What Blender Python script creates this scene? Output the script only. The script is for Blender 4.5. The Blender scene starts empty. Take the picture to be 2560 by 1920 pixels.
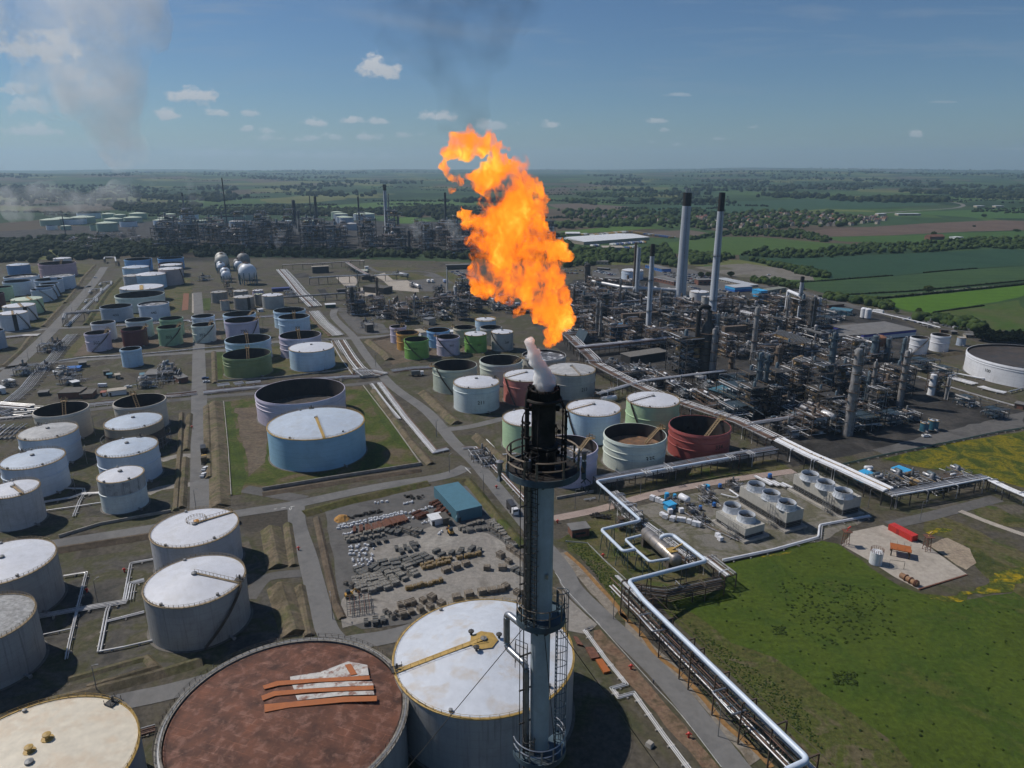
import bpy,bmesh,math,random
from math import cos,sin,pi,hypot,atan2,atan,exp,sqrt
import numpy as np
from mathutils import Vector,Matrix,noise as mnoise
R=math.radians
SC=bpy.context.scene
NM=bpy.data.materials.new
COL=SC.collection
# ------------------------------------------------------------------ camera, world, sun, exposure
H=140.0
FPX,CU,CV,EYE=1530.0,1106.0,829.5,356.0
PITCH=atan((CV-EYE)/FPX)
cam=bpy.data.cameras.new('camera')
cam.sensor_fit='HORIZONTAL';cam.sensor_width=36.0;cam.lens=FPX/2212.0*36.0
cam.clip_start=0.5;cam.clip_end=60000.0
camo=bpy.data.objects.new('camera',cam);COL.objects.link(camo)
camo.location=(0,0,H);camo.rotation_euler=(pi/2-PITCH,0,0)
SC.camera=camo
SUN_EL,SUN_AZ=R(49),R(-66)
sl=bpy.data.lights.new('sun','SUN');sl.energy=5.0;sl.angle=R(0.5);sl.color=(1.0,0.94,0.86)
so=bpy.data.objects.new('sun',sl);COL.objects.link(so)
sd=Vector((cos(SUN_EL)*sin(SUN_AZ),cos(SUN_EL)*cos(SUN_AZ),sin(SUN_EL)))
so.rotation_euler=sd.to_track_quat('Z','Y').to_euler();so.location=(-200,100,600)
SC.view_settings.view_transform='Standard'
try:SC.view_settings.look='None'
except Exception:pass
SC.view_settings.exposure=-0.42;SC.view_settings.gamma=1.0;SC.view_settings.use_curve_mapping=False
cy=SC.cycles
cy.max_bounces=12;cy.diffuse_bounces=2;cy.glossy_bounces=2;cy.transmission_bounces=2;cy.volume_bounces=10
cy.transparent_max_bounces=24
cy.use_adaptive_sampling=True;cy.adaptive_threshold=0.03;cy.adaptive_min_samples=16
cy.use_denoising=True
cy.volume_max_steps=220
cy.sample_clamp_indirect=4.0
FR={'S':(0,0,1.0),'D':(0,0,2560/2212)}
for k,x0,y0,w,iw in[('A',0,1280,860,2212),('B',860,1280,860,2212),('C',1700,1280,860,2212),('L',0,820,640,2212),('E',500,820,640,2212),('F',1050,820,640,2212),('G',1500,820,640,2212),('H',1920,820,640,2212),('a',0,400,500,2212),('b',400,400,500,2212),('c',800,400,500,2212),('d',1300,400,500,2212),('e',1700,400,500,2212),('f',2060,400,500,2212),('g',0,600,500,2212),('h',400,600,500,2212),('FL',1020,300,500,1382),('ST',1220,940,300,1659),('LO',1200,1400,340,1085),('CT',1460,1120,700,2212),('YD',760,1180,580,2212),('PD',2100,1120,460,2008),('i',1380,640,400,2212),('j',1700,640,400,2212),('k',2060,640,400,2212),('l',820,640,400,2212),('m',0,860,500,2212),('n',1380,900,500,2212),('o',1740,900,500,2212),('p',2260,800,300,1659),('q',540,760,300,2212),('r',240,700,300,2212),('s',960,760,340,2212),('t',0,600,260,1659),('u',280,620,200,1843),('v',500,620,300,2212),('w',1300,1200,500,2074),('x',1500,1500,560,2212)]:
 FR[k]=(x0,y0,w/iw)
CP,SP=cos(PITCH),sin(PITCH)
def pix(fr,x,y):
 x0,y0,s=FR[fr];k=2212/2560
 return(x0+x*s)*k,(y0+y*s)*k
def ray(fr,x,y):
 u,v=pix(fr,x,y)
 a,b=(u-CU)/FPX,(CV-v)/FPX
 return Vector((a,CP+b*SP,-SP+b*CP))
def at(fr,x,y,z=0.0):
 d=ray(fr,x,y);t=(z-H)/d.z
 return Vector((d.x*t,d.y*t,z))
def proj(p):
 y,z=p[1],p[2]-H
 dep=y*CP-z*SP
 return CU+FPX*p[0]/dep,CV-FPX*(y*SP+z*CP)/dep
def up_to(p,fr,x,y):
 """height at which a vertical line over ground point p reaches the pixel's row"""
 d=ray(fr,x,y);g=hypot(p[0],p[1]);t=g/hypot(d.x,d.y)
 return H+d.z*t
def mpp(p):
 """metres per read pixel of the D frame at point p"""
 return(p[1]*CP-(p[2]-H)*SP)/FPX
def sock(n,name,val):
 n.inputs[name].default_value=val
def world_build():
 w=bpy.data.worlds.new('World');SC.world=w;w.use_nodes=True
 nt=w.node_tree;nt.nodes.clear();N=nt.nodes.new;LK=nt.links.new
 out=N('ShaderNodeOutputWorld');bg=N('ShaderNodeBackground')
 sky=N('ShaderNodeTexSky');sky.sky_type='NISHITA';sky.sun_disc=False
 sky.sun_elevation=SUN_EL;sky.sun_rotation=SUN_AZ;sky.altitude=100;sky.air_density=1.0;sky.dust_density=0.3;sky.ozone_density=2.2
 bg.inputs['Strength'].default_value=0.072
 tc=N('ShaderNodeTexCoord');sp=N('ShaderNodeSeparateXYZ');LK(tc.outputs['Generated'],sp.inputs[0])
 def M(op,a,b=None,c=None,clamp=False):
  n=N('ShaderNodeMath');n.operation=op;n.use_clamp=clamp
  for i,q in enumerate((a,b,c)):
   if q is None:continue
   if isinstance(q,(int,float)):n.inputs[i].default_value=q
   else:LK(q,n.inputs[i])
  return n.outputs[0]
 yy=M('MAXIMUM',sp.outputs[1],0.05)
 U=M('DIVIDE',sp.outputs[0],yy);V=M('DIVIDE',sp.outputs[2],yy)
 cv=N('ShaderNodeCombineXYZ');LK(U,cv.inputs[0]);LK(M('MULTIPLY',V,1.5),cv.inputs[1])
 nz=N('ShaderNodeTexNoise');LK(cv.outputs[0],nz.inputs['Vector']);sock(nz,'Scale',36.0);sock(nz,'Detail',7.0);sock(nz,'Roughness',0.62)
 nzv=M('MULTIPLY',M('SUBTRACT',nz.outputs['Fac'],0.5),3.6)
 nz2=N('ShaderNodeTexNoise');LK(cv.outputs[0],nz2.inputs['Vector']);sock(nz2,'Scale',7.0);sock(nz2,'Detail',6.0)
 puffs=[(812,147,50,30,.95),(425,203,62,24,.9),(361,243,28,16,.85),(470,243,34,10,.7),(548,243,24,9,.6),(533,276,18,8,.6),(585,281,28,9,.55),(583,295,32,11,.5),(682,264,34,12,.75),(762,258,32,12,.8),(818,260,34,10,.7),(680,296,36,10,.6),(722,296,20,7,.45),(796,292,32,12,.65),(872,288,34,9,.5),(958,248,40,16,.85),(1066,268,44,16,.6),(1192,269,24,10,.7),(1425,257,32,9,.65),(1440,280,12,5,.45),(1628,273,24,8,.55),(1978,288,18,9,.6),(1455,312,17,6,.45),(1410,305,12,6,.35),(1552,299,13,4,.35),(1465,203,36,7,.4),(40,95,66,42,.8),(120,92,64,46,.8),(30,190,60,16,.55),(70,225,60,22,.55),(60,278,70,20,.6),(160,150,50,26,.5),(215,190,60,30,.4),(480,330,150,10,.25),(700,335,200,9,.25),(240,312,60,12,.3),(2050,220,40,3,.22),(2200,322,60,3,.2)]
 tot=None;shade=None
 for x,y,a,b,o in puffs:
  d=ray('D',x,y);cu,cvv=d.x/d.y,d.z/d.y;su,sv=a/FPX*1.05,b/FPX*1.12
  du=M('DIVIDE',M('SUBTRACT',U,cu),su);dv=M('DIVIDE',M('SUBTRACT',V,cvv-0.25*sv),sv)
  dvv=M('MAXIMUM',dv,M('MULTIPLY',dv,-1.8))
  r=M('SQRT',M('ADD',M('MULTIPLY',du,du),M('MULTIPLY',dvv,dvv)))
  val=M('MULTIPLY',M('MULTIPLY',M('SUBTRACT',M('ADD',nzv,0.86),r),1.9,clamp=True),o)
  tot=val if tot is None else M('MAXIMUM',tot,val)
  s2=M('MULTIPLY',M('GREATER_THAN',val,0.02),M('ADD',M('MULTIPLY',dv,0.35),0.62,clamp=True))
  shade=s2 if shade is None else M('MAXIMUM',shade,s2)
 mp=N('ShaderNodeMapping');LK(cv.outputs[0],mp.inputs[0]);mp.inputs['Scale'].default_value=(1.6,9.0,1.0);mp.inputs['Rotation'].default_value=(0,0,R(-9))
 nc=N('ShaderNodeTexNoise');LK(mp.outputs[0],nc.inputs['Vector']);sock(nc,'Scale',2.6);sock(nc,'Detail',8.0);sock(nc,'Roughness',0.62);sock(nc,'Distortion',0.4)
 cir=M('MULTIPLY',M('SUBTRACT',nc.outputs['Fac'],0.51,clamp=True),1.5)
 cir=M('MULTIPLY',cir,M('MULTIPLY',M('SUBTRACT',V,0.05,clamp=True),8.0,clamp=True))
 p0,p1=ray('D',640,6),ray('D',1165,100)
 u0,v0,u1,v1=p0.x/p0.y,p0.z/p0.y,p1.x/p1.y,p1.z/p1.y
 ln=hypot(u1-u0,v1-v0);ex,ey=(u1-u0)/ln,(v1-v0)/ln
 ua,va=M('SUBTRACT',U,u0),M('SUBTRACT',V,v0)
 al=M('ADD',M('MULTIPLY',ua,ex),M('MULTIPLY',va,ey));ac=M('ABSOLUTE',M('ADD',M('SUBTRACT',M('MULTIPLY',va,ex),M('MULTIPLY',ua,ey)),M('MULTIPLY',nzv,0.002)))
 ct=M('MULTIPLY',M('SUBTRACT',1.0,M('DIVIDE',ac,0.013),clamp=True),M('MULTIPLY',M('MULTIPLY',al,9.0,clamp=True),M('MULTIPLY',M('SUBTRACT',ln,al),9.0,clamp=True)))
 ct=M('MULTIPLY',ct,M('MULTIPLY',nz2.outputs['Fac'],0.55))
 fac=M('MAXIMUM',M('MAXIMUM',tot,cir),ct)
 fac=M('MULTIPLY',fac,0.93)
 tint=N('ShaderNodeMix');tint.data_type='RGBA';tint.blend_type='MULTIPLY';tint.inputs['Factor'].default_value=1.0
 LK(sky.outputs[0],tint.inputs['A']);tint.inputs['B'].default_value=(0.70,0.92,1.16,1)
 cc=N('ShaderNodeMix');cc.data_type='RGBA';LK(shade,cc.inputs['Factor'])
 cc.inputs['A'].default_value=(6.0,6.7,7.6,1);cc.inputs['B'].default_value=(11.0,11.2,11.6,1)
 mx=N('ShaderNodeMix');mx.data_type='RGBA';LK(fac,mx.inputs['Factor']);LK(tint.outputs['Result'],mx.inputs['A']);LK(cc.outputs['Result'],mx.inputs['B'])
 LK(mx.outputs['Result'],bg.inputs['Color']);LK(bg.outputs[0],out.inputs['Surface'])
world_build()
# ------------------------------------------------------------------ helpers
def tag(o,label=None,cat=None,group=None,kind=None):
 if label:o['label']=label
 if cat:o['category']=cat
 if group:o['group']=group
 if kind:o['kind']=kind
 return o
def empty(name,loc,rz=0.0):
 o=bpy.data.objects.new(name,None);COL.objects.link(o);o.location=loc;o.rotation_euler=(0,0,rz)
 o.empty_display_size=0.5
 return o
def copy_tree(o,parent=None):
 c=o.copy();COL.objects.link(c)
 if parent is not None:c.parent=parent
 for ch in list(o.children):copy_tree(ch,c)
 return c
class MB:
 """collects shapes and links them as one mesh object"""
 def __init__(s):s.v=[];s.f=[]
 def add(s,vs,fs):
  n=len(s.v);s.v+=[tuple(q)for q in vs];s.f+=[tuple(i+n for i in f)for f in fs];return s
 def box(s,c,d,rz=0.0):
  x,y,z=d[0]/2,d[1]/2,d[2]/2;ca,sa=cos(rz),sin(rz);vs=[]
  for a,b,e in((-1,-1,-1),(1,-1,-1),(1,1,-1),(-1,1,-1),(-1,-1,1),(1,-1,1),(1,1,1),(-1,1,1)):
   px,py=a*x,b*y;vs.append((c[0]+px*ca-py*sa,c[1]+px*sa+py*ca,c[2]+e*z))
  return s.add(vs,[(0,3,2,1),(4,5,6,7),(0,1,5,4),(1,2,6,5),(2,3,7,6),(3,0,4,7)])
 def beam(s,p,q,w,w2=None):
  p,q=Vector(p),Vector(q);d=q-p
  if d.length<1e-6:return s
  d.normalize();u=Vector((0,0,1))if abs(d.z)<0.95 else Vector((1,0,0))
  a=d.cross(u).normalized()*(w/2);b=a.cross(d).normalized()*((w2 or w)/2)
  vs=[p-a-b,p+a-b,p+a+b,p-a+b,q-a-b,q+a-b,q+a+b,q-a+b]
  return s.add(vs,[(0,1,2,3),(7,6,5,4),(0,4,5,1),(1,5,6,2),(2,6,7,3),(3,7,4,0)])
 def tube(s,pts,r,n=8,cap=True,closed=False):
  P=[Vector(p)for p in pts];m=len(P);vs=[];fs=[]
  for i,p in enumerate(P):
   a=P[i-1]if(i>0 or closed)else None;b=P[(i+1)%m]if(i<m-1 or closed)else None
   d0=(p-a).normalized()if a is not None else None;d1=(b-p).normalized()if b is not None else None
   d=(d0 or d1)if d0 is None or d1 is None else(d0+d1)
   if d.length<1e-5:d=d1
   d=d.normalized();k=1.0
   if d0 is not None and d1 is not None:k=1.0/max(0.5,d.dot(d1))
   u=Vector((0,0,1))if abs(d.z)<0.9 else Vector((1,0,0))
   if abs(d.z)>=0.9 and d0 is not None and d1 is not None:
    h=d0 if abs(d0.z)<abs(d1.z)else d1
    if hypot(h.x,h.y)>0.1:u=Vector((h.x,h.y,0)).normalized()
   x=d.cross(u).normalized();y=x.cross(d).normalized()
   rr=r[i]if isinstance(r,(list,tuple))else r
   for j in range(n):
    t=2*pi*j/n;vs.append(p+x*(cos(t)*rr)+y*(sin(t)*rr))
  for i in range(m if closed else m-1):
   for j in range(n):
    A,B=i*n+j,i*n+(j+1)%n;C_,D_=((i+1)%m)*n+(j+1)%n,((i+1)%m)*n+j
    fs.append((A,B,C_,D_))
  if cap and not closed:fs+=[tuple(range(n-1,-1,-1)),tuple((m-1)*n+j for j in range(n))]
  return s.add(vs,fs)
 def bent(s,pts,r,rb=None,n=10,seg=4):
  """tube with rounded corners"""
  P=[Vector(p)for p in pts];rb=rb or 2.2*r;o=[P[0]]
  for i in range(1,len(P)-1):
   a,b,c=P[i-1],P[i],P[i+1];k=min(rb,(b-a).length*.45,(c-b).length*.45)
   p0,p1=b+(a-b).normalized()*k,b+(c-b).normalized()*k
   for t in range(seg+1):
    q=t/seg;o.append(p0*(1-q)**2+b*2*q*(1-q)+p1*q*q)
  o.append(P[-1]);return s.tube(o,r,n)
 def lathe(s,prof,n=32,c=(0,0,0),cap0=False,cap1=False):
  vs=[];fs=[];m=len(prof)
  for r,z in prof:
   for j in range(n):
    t=2*pi*j/n;vs.append((c[0]+cos(t)*r,c[1]+sin(t)*r,c[2]+z))
  for i in range(m-1):
   for j in range(n):
    fs.append((i*n+j,i*n+(j+1)%n,(i+1)*n+(j+1)%n,(i+1)*n+j))
  if cap0:fs.append(tuple(range(n-1,-1,-1)))
  if cap1:fs.append(tuple((m-1)*n+j for j in range(n)))
  return s.add(vs,fs)
 def drum(s,p,q,r,n=14):
  """horizontal vessel with dished ends"""
  p,q=Vector(p),Vector(q);d=(q-p).normalized()
  return s.tube([p-d*r*.45,p-d*r*.33,p,q,q+d*r*.33,q+d*r*.45],[r*.3,r*.75,r,r,r*.75,r*.3],n)
 def prism(s,poly,z0,z1):
  n=len(poly);vs=[(p[0],p[1],z0)for p in poly]+[(p[0],p[1],z1)for p in poly]
  return s.add(vs,[tuple(range(n-1,-1,-1)),tuple(range(n,2*n))]+[(i,(i+1)%n,n+(i+1)%n,n+i)for i in range(n)])
 def build(s,name,m,parent=None,smooth=False,loc=None):
  me=bpy.data.meshes.new(name);me.from_pydata(s.v,[],s.f);me.update()
  if m is not None:me.materials.append(m)
  if smooth:shade_smooth(me)
  o=bpy.data.objects.new(name,me);COL.objects.link(o)
  if parent is not None:o.parent=parent
  if loc is not None:o.location=loc
  return o
def shade_smooth(me,ang=40):
 me.polygons.foreach_set('use_smooth',[True]*len(me.polygons))
 try:me.set_sharp_from_angle(angle=R(ang))
 except Exception:pass
# ------------------------------------------------------------------ materials
MATS={}
def nodes(m):
 nt=m.node_tree;return nt,nt.nodes.new,nt.links.new
def mat(name,col,rough=0.6,metal=0.0,var=0.25,scale=0.6,streak=0.0,dirt=None,dirt_amt=0.0,dirt_scale=0.35,seam=0.0,bump=0.0,obj=True,det=6.0):
 """Principled paint with blotches, dirt patches, vertical streaks and plate seams"""
 if name in MATS:return MATS[name]
 m=NM(name);m.use_nodes=True;MATS[name]=m
 nt,N,LK=nodes(m);b=nt.nodes['Principled BSDF']
 b.inputs['Roughness'].default_value=rough;b.inputs['Metallic'].default_value=metal
 tc=N('ShaderNodeTexCoord');geo=N('ShaderNodeNewGeometry');vec=tc.outputs['Object']if obj else geo.outputs['Position']
 nz=N('ShaderNodeTexNoise');LK(vec,nz.inputs['Vector']);sock(nz,'Scale',scale);sock(nz,'Detail',det);sock(nz,'Roughness',0.6)
 rp=N('ShaderNodeMapRange');LK(nz.outputs['Fac'],rp.inputs[0]);rp.inputs[1].default_value=0.3;rp.inputs[2].default_value=0.7
 rp.inputs[3].default_value=1-var;rp.inputs[4].default_value=1+var*0.6
 mul=N('ShaderNodeMix');mul.data_type='RGBA';mul.blend_type='MULTIPLY';mul.inputs['Factor'].default_value=1.0
 mul.inputs['A'].default_value=(*col,1);cx=N('ShaderNodeCombineXYZ')
 for i in range(3):LK(rp.outputs[0],cx.inputs[i])
 LK(cx.outputs[0],mul.inputs['B']);cur=mul.outputs['Result']
 def over(fac,colr):
  nonlocal cur
  x=N('ShaderNodeMix');x.data_type='RGBA';LK(fac,x.inputs['Factor']);LK(cur,x.inputs['A']);x.inputs['B'].default_value=(*colr,1);cur=x.outputs['Result']
 dc=dirt or tuple(c*0.45 for c in col)
 def rng(src,a,b_,c,d):
  r=N('ShaderNodeMapRange');LK(src,r.inputs[0])
  for i,q in enumerate((a,b_,c,d)):r.inputs[i+1].default_value=q
  return r.outputs[0]
 if streak:
  mp=N('ShaderNodeMapping');LK(vec,mp.inputs[0]);mp.inputs['Scale'].default_value=(1,1,0.04)
  n2=N('ShaderNodeTexNoise');LK(mp.outputs[0],n2.inputs['Vector']);sock(n2,'Scale',1.1);sock(n2,'Detail',5.0);sock(n2,'Roughness',0.7)
  over(rng(n2.outputs['Fac'],0.5,0.75,0.0,streak),dc)
 if dirt_amt:
  n3=N('ShaderNodeTexNoise');LK(vec,n3.inputs['Vector']);sock(n3,'Scale',dirt_scale);sock(n3,'Detail',8.0);sock(n3,'Roughness',0.65);sock(n3,'Distortion',0.3)
  over(rng(n3.outputs['Fac'],0.5,0.62,0.0,dirt_amt),dc)
 if seam:
  sp=N('ShaderNodeSeparateXYZ');LK(vec,sp.inputs[0]);md=N('ShaderNodeMath');md.operation='PINGPONG';LK(sp.outputs[2],md.inputs[0]);md.inputs[1].default_value=1.2
  over(rng(md.outputs[0],0.0,0.09,seam,0.0),tuple(c*0.5 for c in col))
 LK(cur,b.inputs['Base Color'])
 if bump:
  bp=N('ShaderNodeBump');bp.inputs['Strength'].default_value=bump;bp.inputs['Distance'].default_value=0.3;LK(nz.outputs['Fac'],bp.inputs['Height']);LK(bp.outputs[0],b.inputs['Normal'])
 return m
M_steel=mat('dark_steel',(0.06,0.056,0.052),0.65,0.2,var=0.5,scale=0.5)
M_brown=mat('brown_steel',(0.085,0.062,0.045),0.7,0.1,var=0.5,scale=0.4,dirt=(0.12,0.06,0.03),dirt_amt=0.5)
M_grey=mat('grey_steel',(0.20,0.205,0.21),0.55,0.2,var=0.35,scale=0.4,dirt=(0.08,0.065,0.05),dirt_amt=0.4)
M_alu=mat('insulated_pipe',(0.55,0.55,0.56),0.42,0.35,var=0.25,scale=0.25,dirt=(0.25,0.23,0.2),dirt_amt=0.4,dirt_scale=0.15)
M_alu2=mat('dull_pipe',(0.30,0.30,0.31),0.5,0.3,var=0.35,scale=0.25,dirt=(0.12,0.09,0.07),dirt_amt=0.5,dirt_scale=0.15)
M_white=mat('white_pipe',(0.72,0.73,0.76),0.4,0.0,var=0.12,scale=0.3,dirt=(0.5,0.48,0.44),dirt_amt=0.3)
M_rustp=mat('rusty_pipe',(0.16,0.09,0.065),0.75,0.0,var=0.4,scale=0.4)
M_yel=mat('yellow_rail',(0.42,0.27,0.07),0.6,var=0.3)
M_tan=mat('ochre_steel',(0.30,0.20,0.09),0.65,var=0.35,scale=0.7)
M_blue=mat('teal_steel',(0.035,0.058,0.075),0.5,0.1,var=0.3)
M_black=mat('soot_black',(0.012,0.011,0.010),0.7,var=0.5)
M_num=mat('number_paint',(0.02,0.025,0.02),0.6,var=0.1)
M_conc=mat('concrete',(0.33,0.31,0.28),0.85,var=0.3,scale=0.3,dirt=(0.17,0.15,0.12),dirt_amt=0.5,obj=False)
# ------------------------------------------------------------------ ground, fields, roads
from mathutils.geometry import tessellate_polygon
def ground_mat(name,cols,scale=0.05,rough=0.9,fine=0.8,fine_amt=0.35,bump=0.0,lines=None,edges=None,contrast=(0.38,0.62)):
 """blotchy ground: a list of colours spread over a large noise, roughened by a fine one"""
 m=NM(name);m.use_nodes=True;MATS[name]=m
 nt,N,LK=nodes(m);b=nt.nodes['Principled BSDF'];b.inputs['Roughness'].default_value=rough;b.inputs['Specular IOR Level'].default_value=0.2
 g=N('ShaderNodeNewGeometry');vec=g.outputs['Position']
 n1=N('ShaderNodeTexNoise');LK(vec,n1.inputs['Vector']);sock(n1,'Scale',scale);sock(n1,'Detail',9.0);sock(n1,'Roughness',0.62);sock(n1,'Distortion',0.6)
 rp=N('ShaderNodeValToRGB');LK(n1.outputs['Fac'],rp.inputs[0]);e=rp.color_ramp.elements;k=len(cols)
 while len(e)<k:e.new(0.5)
 for i,c in enumerate(cols):
  e[i].position=contrast[0]+(contrast[1]-contrast[0])*i/max(1,k-1);e[i].color=(*c,1)
 n2=N('ShaderNodeTexNoise');LK(vec,n2.inputs['Vector']);sock(n2,'Scale',fine);sock(n2,'Detail',6.0);sock(n2,'Roughness',0.7)
 mr=N('ShaderNodeMapRange');LK(n2.outputs['Fac'],mr.inputs[0]);mr.inputs[1].default_value=0.3;mr.inputs[2].default_value=0.7
 mr.inputs[3].default_value=1-fine_amt;mr.inputs[4].default_value=1+fine_amt
 fac=mr.outputs[0]
 if lines:
  ang,spc,stg=lines
  mp=N('ShaderNodeMapping');LK(vec,mp.inputs[0]);mp.inputs['Rotation'].default_value=(0,0,ang);sp=N('ShaderNodeSeparateXYZ');LK(mp.outputs[0],sp.inputs[0])
  pp=N('ShaderNodeMath');pp.operation='PINGPONG';LK(sp.outputs[1],pp.inputs[0]);pp.inputs[1].default_value=spc/2
  m2=N('ShaderNodeMapRange');LK(pp.outputs[0],m2.inputs[0]);m2.inputs[1].default_value=0;m2.inputs[2].default_value=spc*0.09;m2.inputs[3].default_value=1-stg;m2.inputs[4].default_value=1
  mm=N('ShaderNodeMath');mm.operation='MULTIPLY';LK(fac,mm.inputs[0]);LK(m2.outputs[0],mm.inputs[1]);fac=mm.outputs[0]
 cx=N('ShaderNodeCombineXYZ');[LK(fac,cx.inputs[i])for i in range(3)]
 mx=N('ShaderNodeMix');mx.data_type='RGBA';mx.blend_type='MULTIPLY';mx.inputs['Factor'].default_value=1;LK(rp.outputs[0],mx.inputs['A']);LK(cx.outputs[0],mx.inputs['B'])
 LK(mx.outputs['Result'],b.inputs['Base Color'])
 if bump:
  bp=N('ShaderNodeBump');bp.inputs['Strength'].default_value=bump;bp.inputs['Distance'].default_value=0.6;LK(n2.outputs['Fac'],bp.inputs['Height']);LK(bp.outputs[0],b.inputs['Normal'])
 return m
def farm_mat():
 m=NM('farmland');m.use_nodes=True
 nt,N,LK=nodes(m);b=nt.nodes['Principled BSDF'];b.inputs['Roughness'].default_value=0.95;b.inputs['Specular IOR Level'].default_value=0.1
 g=N('ShaderNodeNewGeometry');mp=N('ShaderNodeMapping');LK(g.outputs['Position'],mp.inputs[0]);mp.inputs['Scale'].default_value=(1,0.8,0);mp.inputs['Rotation'].default_value=(0,0,0.35)
 v=N('ShaderNodeTexVoronoi');v.distance='CHEBYCHEV';LK(mp.outputs[0],v.inputs['Vector']);sock(v,'Scale',0.0031)
 hs=N('ShaderNodeSeparateColor');LK(v.outputs['Color'],hs.inputs[0])
 rp=N('ShaderNodeValToRGB');LK(hs.outputs[0],rp.inputs[0]);rp.color_ramp.interpolation='CONSTANT';e=rp.color_ramp.elements
 cols=[(0.030,0.056,0.022),(0.042,0.075,0.028),(0.055,0.095,0.03),(0.085,0.068,0.048),(0.036,0.066,0.028),(0.026,0.048,0.022),(0.11,0.12,0.045),(0.045,0.07,0.032)]
 while len(e)<len(cols):e.new(0.5)
 for i,c in enumerate(cols):e[i].position=i/len(cols);e[i].color=(*c,1)
 n=N('ShaderNodeTexNoise');LK(g.outputs['Position'],n.inputs['Vector']);sock(n,'Scale',0.004);sock(n,'Detail',10.0);sock(n,'Roughness',0.7)
 mr=N('ShaderNodeMapRange');LK(n.outputs['Fac'],mr.inputs[0]);mr.inputs[1].default_value=.3;mr.inputs[2].default_value=.7;mr.inputs[3].default_value=.7;mr.inputs[4].default_value=1.3
 cx=N('ShaderNodeCombineXYZ');[LK(mr.outputs[0],cx.inputs[i])for i in range(3)]
 mx=N('ShaderNodeMix');mx.data_type='RGBA';mx.blend_type='MULTIPLY';mx.inputs['Factor'].default_value=1;LK(rp.outputs[0],mx.inputs['A']);LK(cx.outputs[0],mx.inputs['B'])
 LK(mx.outputs['Result'],b.inputs['Base Color']);return m
def terrain_h(x,y):
 r=hypot(x,y)
 k=min(1.0,max(0.0,(r-3200)/7000));k=k*k*(3-2*k)
 if k<=0:return 0.0
 h=30+36*mnoise.noise(Vector((x/3800,y/3800,1.7)))+22*mnoise.noise(Vector((x/1500,y/1500,4.1)))
 if y>0:h+=26*exp(-((x/max(y,1)-0.36)/0.13)**2)+12*exp(-((x/max(y,1)+0.45)/0.12)**2)
 return k*max(0.0,h)
def build_ground():
 rad=[0,60,150,300,500,800,1200,1700,2300,3000]+[3400+330*i for i in range(44)]
 na=180;vs=[(0,0,-0.05)];fs=[]
 for r in rad[1:]:
  for j in range(na):
   t=2*pi*j/na;x,y=r*sin(t),r*cos(t);vs.append((x,y,terrain_h(x,y)-0.05))
 for j in range(na):fs.append((0,1+(j+1)%na,1+j))
 for i in range(len(rad)-2):
  for j in range(na):
   a,b=1+i*na+j,1+i*na+(j+1)%na;fs.append((a,b,b+na,a+na))
 o=MB().add(vs,fs).build('ground',farm_mat(),smooth=True);tag(o,kind='structure')
build_ground()
def tess(poly):
 return[tuple(t)for t in tessellate_polygon([[Vector((p[0],p[1],0))for p in poly]])]
def sheet(name,pts,z,m,kind='structure',wob=0.0,step=6.0):
 """a flat patch of ground; pts are (frame, x, y) or world points; wob roughens its edge"""
 P=[at(*p,z)if isinstance(p[0],str)else Vector((p[0],p[1],z))for p in pts]
 if wob:
  Q=[]
  for i,p in enumerate(P):
   q=P[(i+1)%len(P)];n=max(1,min(60,int((q-p).length/step)))
   for t in range(n):
    w=p.lerp(q,t/n);k=wob if t else wob*.3
    Q.append(w+Vector((mnoise.noise(w/9.0+Vector((3,1,7)))*k*2,mnoise.noise(w/9.0+Vector((8,5,2)))*k*2,0)))
  P=Q
 me=bpy.data.meshes.new(name);me.from_pydata([tuple(p)for p in P],[],tess(P));me.update()
 if me.polygons and me.polygons[0].normal.z<0:me.flip_normals()
 me.materials.append(m);o=bpy.data.objects.new(name,me);COL.objects.link(o);tag(o,kind=kind);return o
def offset_path(P,d):
 """polyline shifted sideways by d (positive to its right)"""
 o=[]
 for i,p in enumerate(P):
  a=(P[i]-P[i-1]).normalized()if i>0 else None;b=(P[i+1]-P[i]).normalized()if i<len(P)-1 else None
  a=a or b;b=b or a;na,nb=Vector((a.y,-a.x,0)),Vector((b.y,-b.x,0));n=(na+nb)
  if n.length<1e-4:n=na
  n.normalize();k=1/max(0.4,n.dot(na));o.append(p+n*d*k)
 return o
def smooth_path(P,n=6):
 o=[]
 for i in range(len(P)-1):
  p0,p1,p2,p3=P[max(i-1,0)],P[i],P[i+1],P[min(i+2,len(P)-1)]
  for t in range(n):
   q=t/n;o.append(0.5*((2*p1)+(p2-p0)*q+(2*p0-5*p1+4*p2-p3)*q*q+(3*p1-p0-3*p2+p3)*q**3))
 o.append(P[-1]);return o
def pts_at(pts,z=0.0):
 return[at(*p,z)if isinstance(p[0],str)else Vector((p[0],p[1],z))for p in pts]
def strip(name,pts,w,z,m,smooth=True,kind='structure',w1=None):
 P=pts_at(pts,z);P=smooth_path(P)if smooth else P
 L,Rr=offset_path(P,-w/2),offset_path(P,(w1 or w)/2);n=len(P)
 o=MB().add(L+Rr,[(i,n+i,n+i+1,i+1)for i in range(n-1)])
 o.f=[tuple(reversed(f))for f in o.f]if False else o.f
 ob=o.build(name,m);me=ob.data
 if me.polygons[0].normal.z<0:me.flip_normals()
 tag(ob,kind=kind);return ob
G_plant=ground_mat('plant_ground',[(0.055,0.048,0.038),(0.085,0.075,0.06),(0.075,0.066,0.044),(0.060,0.062,0.030),(0.10,0.088,0.07)],0.035,fine=0.6,fine_amt=0.4,bump=0.3)
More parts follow.
